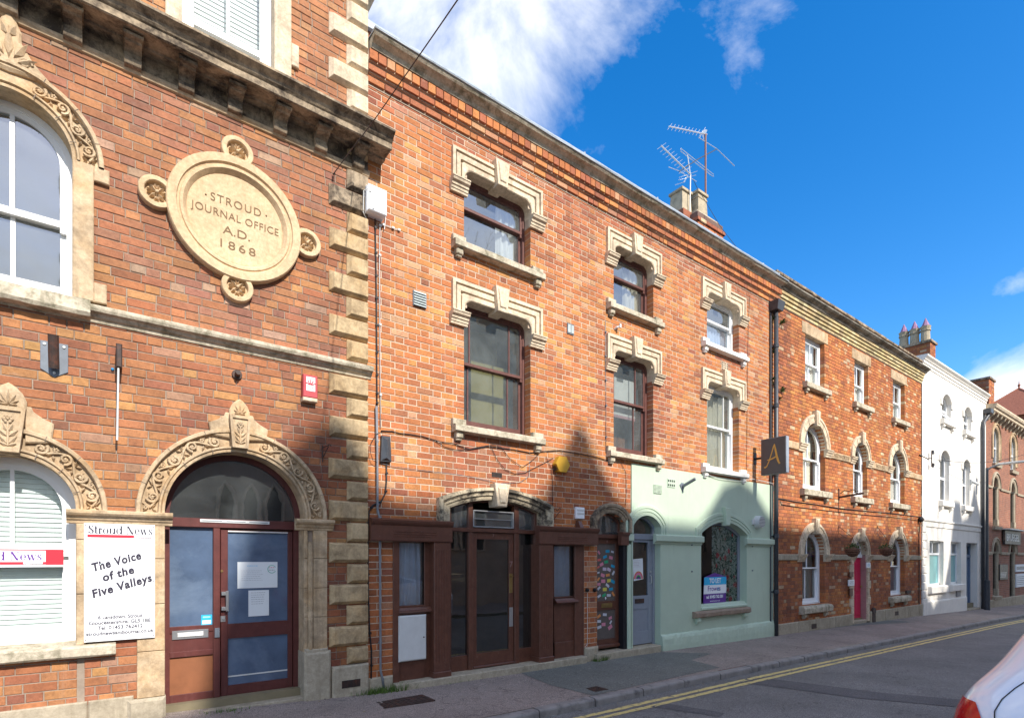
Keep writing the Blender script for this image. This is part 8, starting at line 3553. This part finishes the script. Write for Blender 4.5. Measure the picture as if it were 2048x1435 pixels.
def car_patch(name, u0, u1, z0, z1, off, mat, nz_=6, nu=10, zfun=None, parent=None):
    mb = MB()
    vs = []
    for j in range(nz_ + 1):
        for i in range(nu + 1):
            u = u0 + (u1 - u0) * i / nu
            fj = j / nz_
            za, zb = (z0, z1) if zfun is None else zfun(i / nu)
            r_ = car_ring(interp_slice(za + (zb - za) * fj), off)
            k = int(u) % n
            f_ = u - int(u)
            a_, b_ = r_[k], r_[(k + 1) % n]
            vs.append(tuple(a_[q] + (b_[q] - a_[q]) * f_ for q in range(3)))
    mb.faces(vs, [(j * (nu + 1) + i, (j + 1) * (nu + 1) + i, (j + 1) * (nu + 1) + i + 1, j * (nu + 1) + i + 1) for j in range(nz_) for i in range(nu)])
    return mb.build(name, mat, parent or C, smooth=True)


tl = car_patch("tail_light", 1.5, 8.4, .66, .92, .006, M['lamp'], zfun=lambda t_: (.60, .945 if t_ < .42 else .945 - .36 * (t_ - .42)))
car_patch("lamp_lens", 1.9, 6.0, .76, .80, .010, M['lampclear'], parent=tl, nz_=2)
tr_ = car_patch("tail_light", 8.6, 15.5, .66, .92, .006, M['lamp'], zfun=lambda t_: (.70, .90))
car_patch("rear_window", 5.95, 11.05, 1.12, 1.335, .004, M['black'])
car_patch("side_window", 34.8, 35.95, 1.05, 1.32, .004, M['black'])
for (u0, u1) in ((17.2, 18.0), (35.1, 36.0)):
    pass
mb = MB()
sm = []
for z, u in ((1.12, 6.0), (1.08, 5.85), (1.03, 5.8), (.98, 5.9), (.93, 6.15), (.88, 6.6), (.84, 7.1)):
    r_ = car_ring(interp_slice(z), .003)
    k = int(u)
    f_ = u - k
    sm.append(tuple(r_[k][q] + (r_[k + 1][q] - r_[k][q]) * f_ for q in range(3)))
mb.tube(sm, .0028, 5)
mb.build("tailgate_seam", M['black'], C)
for wx in (4.15, 6.75):
    for sy in (-1, 1):
        yy = CYc + sy * .80
        mb = MB()
        mb.tube([(wx, yy - .10 * sy, .15), (wx, yy + .095 * sy, .15)], .32, 26)
        w_ = mb.build("wheel", M['black'], C)
        mb = MB()
        mb.tube([(wx, yy + .09 * sy, .15), (wx, yy + .105 * sy, .15)], .21, 16)
        mb.build("rim", M['silver'], w_)

# ------------------------------------------------------------------ the other side of the street (behind the camera: it shades the street and shows in the glass)
K_ = tan(SUN_EL) * sqrt(1 + SUN_AZ_X ** 2)
CY_ = -18.0


def cast(px, py):
    x, z = P(px, py)
    D_ = YF - CY_
    return x + SUN_AZ_X * D_, z + K_ * D_


prof = [(cast(-900, 1700)), cast(395, 1435), cast(440, 1250), cast(500, 1040), cast(570, 900), cast(640, 835), cast(690, 850), cast(720, 905), cast(745, 975), cast(800, 1000), cast(900, 1008), cast(1050, 1012), cast(1090, 985), cast(1125, 905), cast(1150, 855), cast(1160, 842),
        cast(1172, 865), cast(1200, 930), cast(1230, 985), cast(1262, 1022), cast(1320, 1045), cast(1395, 1052), cast(1418, 1020), cast(1445, 972), cast(1478, 958), cast(1505, 978), cast(1530, 1020), cast(1552, 1050), cast(1620, 1060), cast(1700, 1068), cast(1780, 1072),
        cast(1838, 1080), cast(1846, 1180), cast(1862, 1215), cast(1885, 1180), cast(1900, 1100), cast(1906, 1000), cast(1918, 1003), cast(1922, 1040), cast(1934, 1034), cast(1943, 995), cast(1947, 965), cast(1951, 995), cast(1960, 1035), cast(1985, 1050), cast(2048, 1062), cast(2150, 1075)]
mb = MB()
for (a_, b_) in zip(prof, prof[1:]):
    x0, z0 = a_
    x1, z1 = b_
    if x1 - x0 < .001:
        x1 = x0 + .01
    yb = CY_ - 3
    mb.faces([(x0, CY_, -1), (x1, CY_, -1), (x1, CY_, z1), (x0, CY_, z0), (x0, yb, -1), (x1, yb, -1), (x1, yb, z1), (x0, yb, z0)], [(0, 1, 2, 3), (7, 6, 5, 4), (3, 2, 6, 7), (0, 3, 7, 4), (1, 5, 6, 2)])
ch = thing("church", "tall gabled stone church opposite, seen only in the window reflections", "church", (15, CY_, 0))
mb.build("nave", M['dull'], ch)
mb = MB()
mb.box3(-2.5, 44, -17, -4.9, -1.5, 4.6)
mb.build("aisle", M['dull'], ch)
for g_ in range(9):
    for i in range(3):
        cx = -4.8 + g_ * 3.87 + i * .70
        mb = MB()
        pts = [(cx - .25, 2.0), (cx + .25, 2.0), (cx + .25, 3.45), (cx + .18, 3.75), (cx, 4.0), (cx - .18, 3.75), (cx - .25, 3.45)]
        mb.faces([(x_, -4.88, z_) for x_, z_ in pts] + [(x_, -4.86, z_) for x_, z_ in pts], [tuple(range(7, 14))])
        w_ = mb.build("gothic_window", M['black'], ch)
        mb = MB()
        mb.tube([(x_, -4.85, z_) for x_, z_ in pts + [pts[0]]], .065, 6)
        mb.build("tracery", M['stonelight'], w_)

# bare tree far behind, its twigs show in the upper window and dapple the white house
tr = thing("bare_tree", "tall leafless tree opposite, seen as a reflection in an upper window", "tree", (26.8, -25, 0))
mb = MB()
rt = random.Random(5)


def branch(p, d, ln, r_, lev):
    segs = 4 if lev < 3 else 3
    pts = [p]
    for _ in range(segs):
        d = (d + Vector((rt.gauss(0, .10), rt.gauss(0, .10), rt.gauss(.03, .06)))).normalized()
        p = p + d * ln / segs
        pts.append(p)
    mb.tube(pts, r_, 5 if lev < 3 else 3, r_ * .62, caps=False)
    if lev >= 6:
        return
    k = 3 if lev < 5 else 3
    for i in range(k):
        q = pts[-1] if i == 0 else pts[-1 - rt.randint(0, 1)]
        a = rt.uniform(0, 2 * pi)
        t_ = d.cross(Vector((cos(a), sin(a), .2))).normalized()
        sp = rt.uniform(.35, .75)
        branch(q, (d + t_ * sp).normalized(), ln * rt.uniform(.66, .82), r_ * .62, lev + 1)


branch(Vector((26.8, -25, -.5)), Vector((.02, 0, 1)), 9.0, .32, 0)
mb.build("trunk_and_branches", M['bark'], tr)
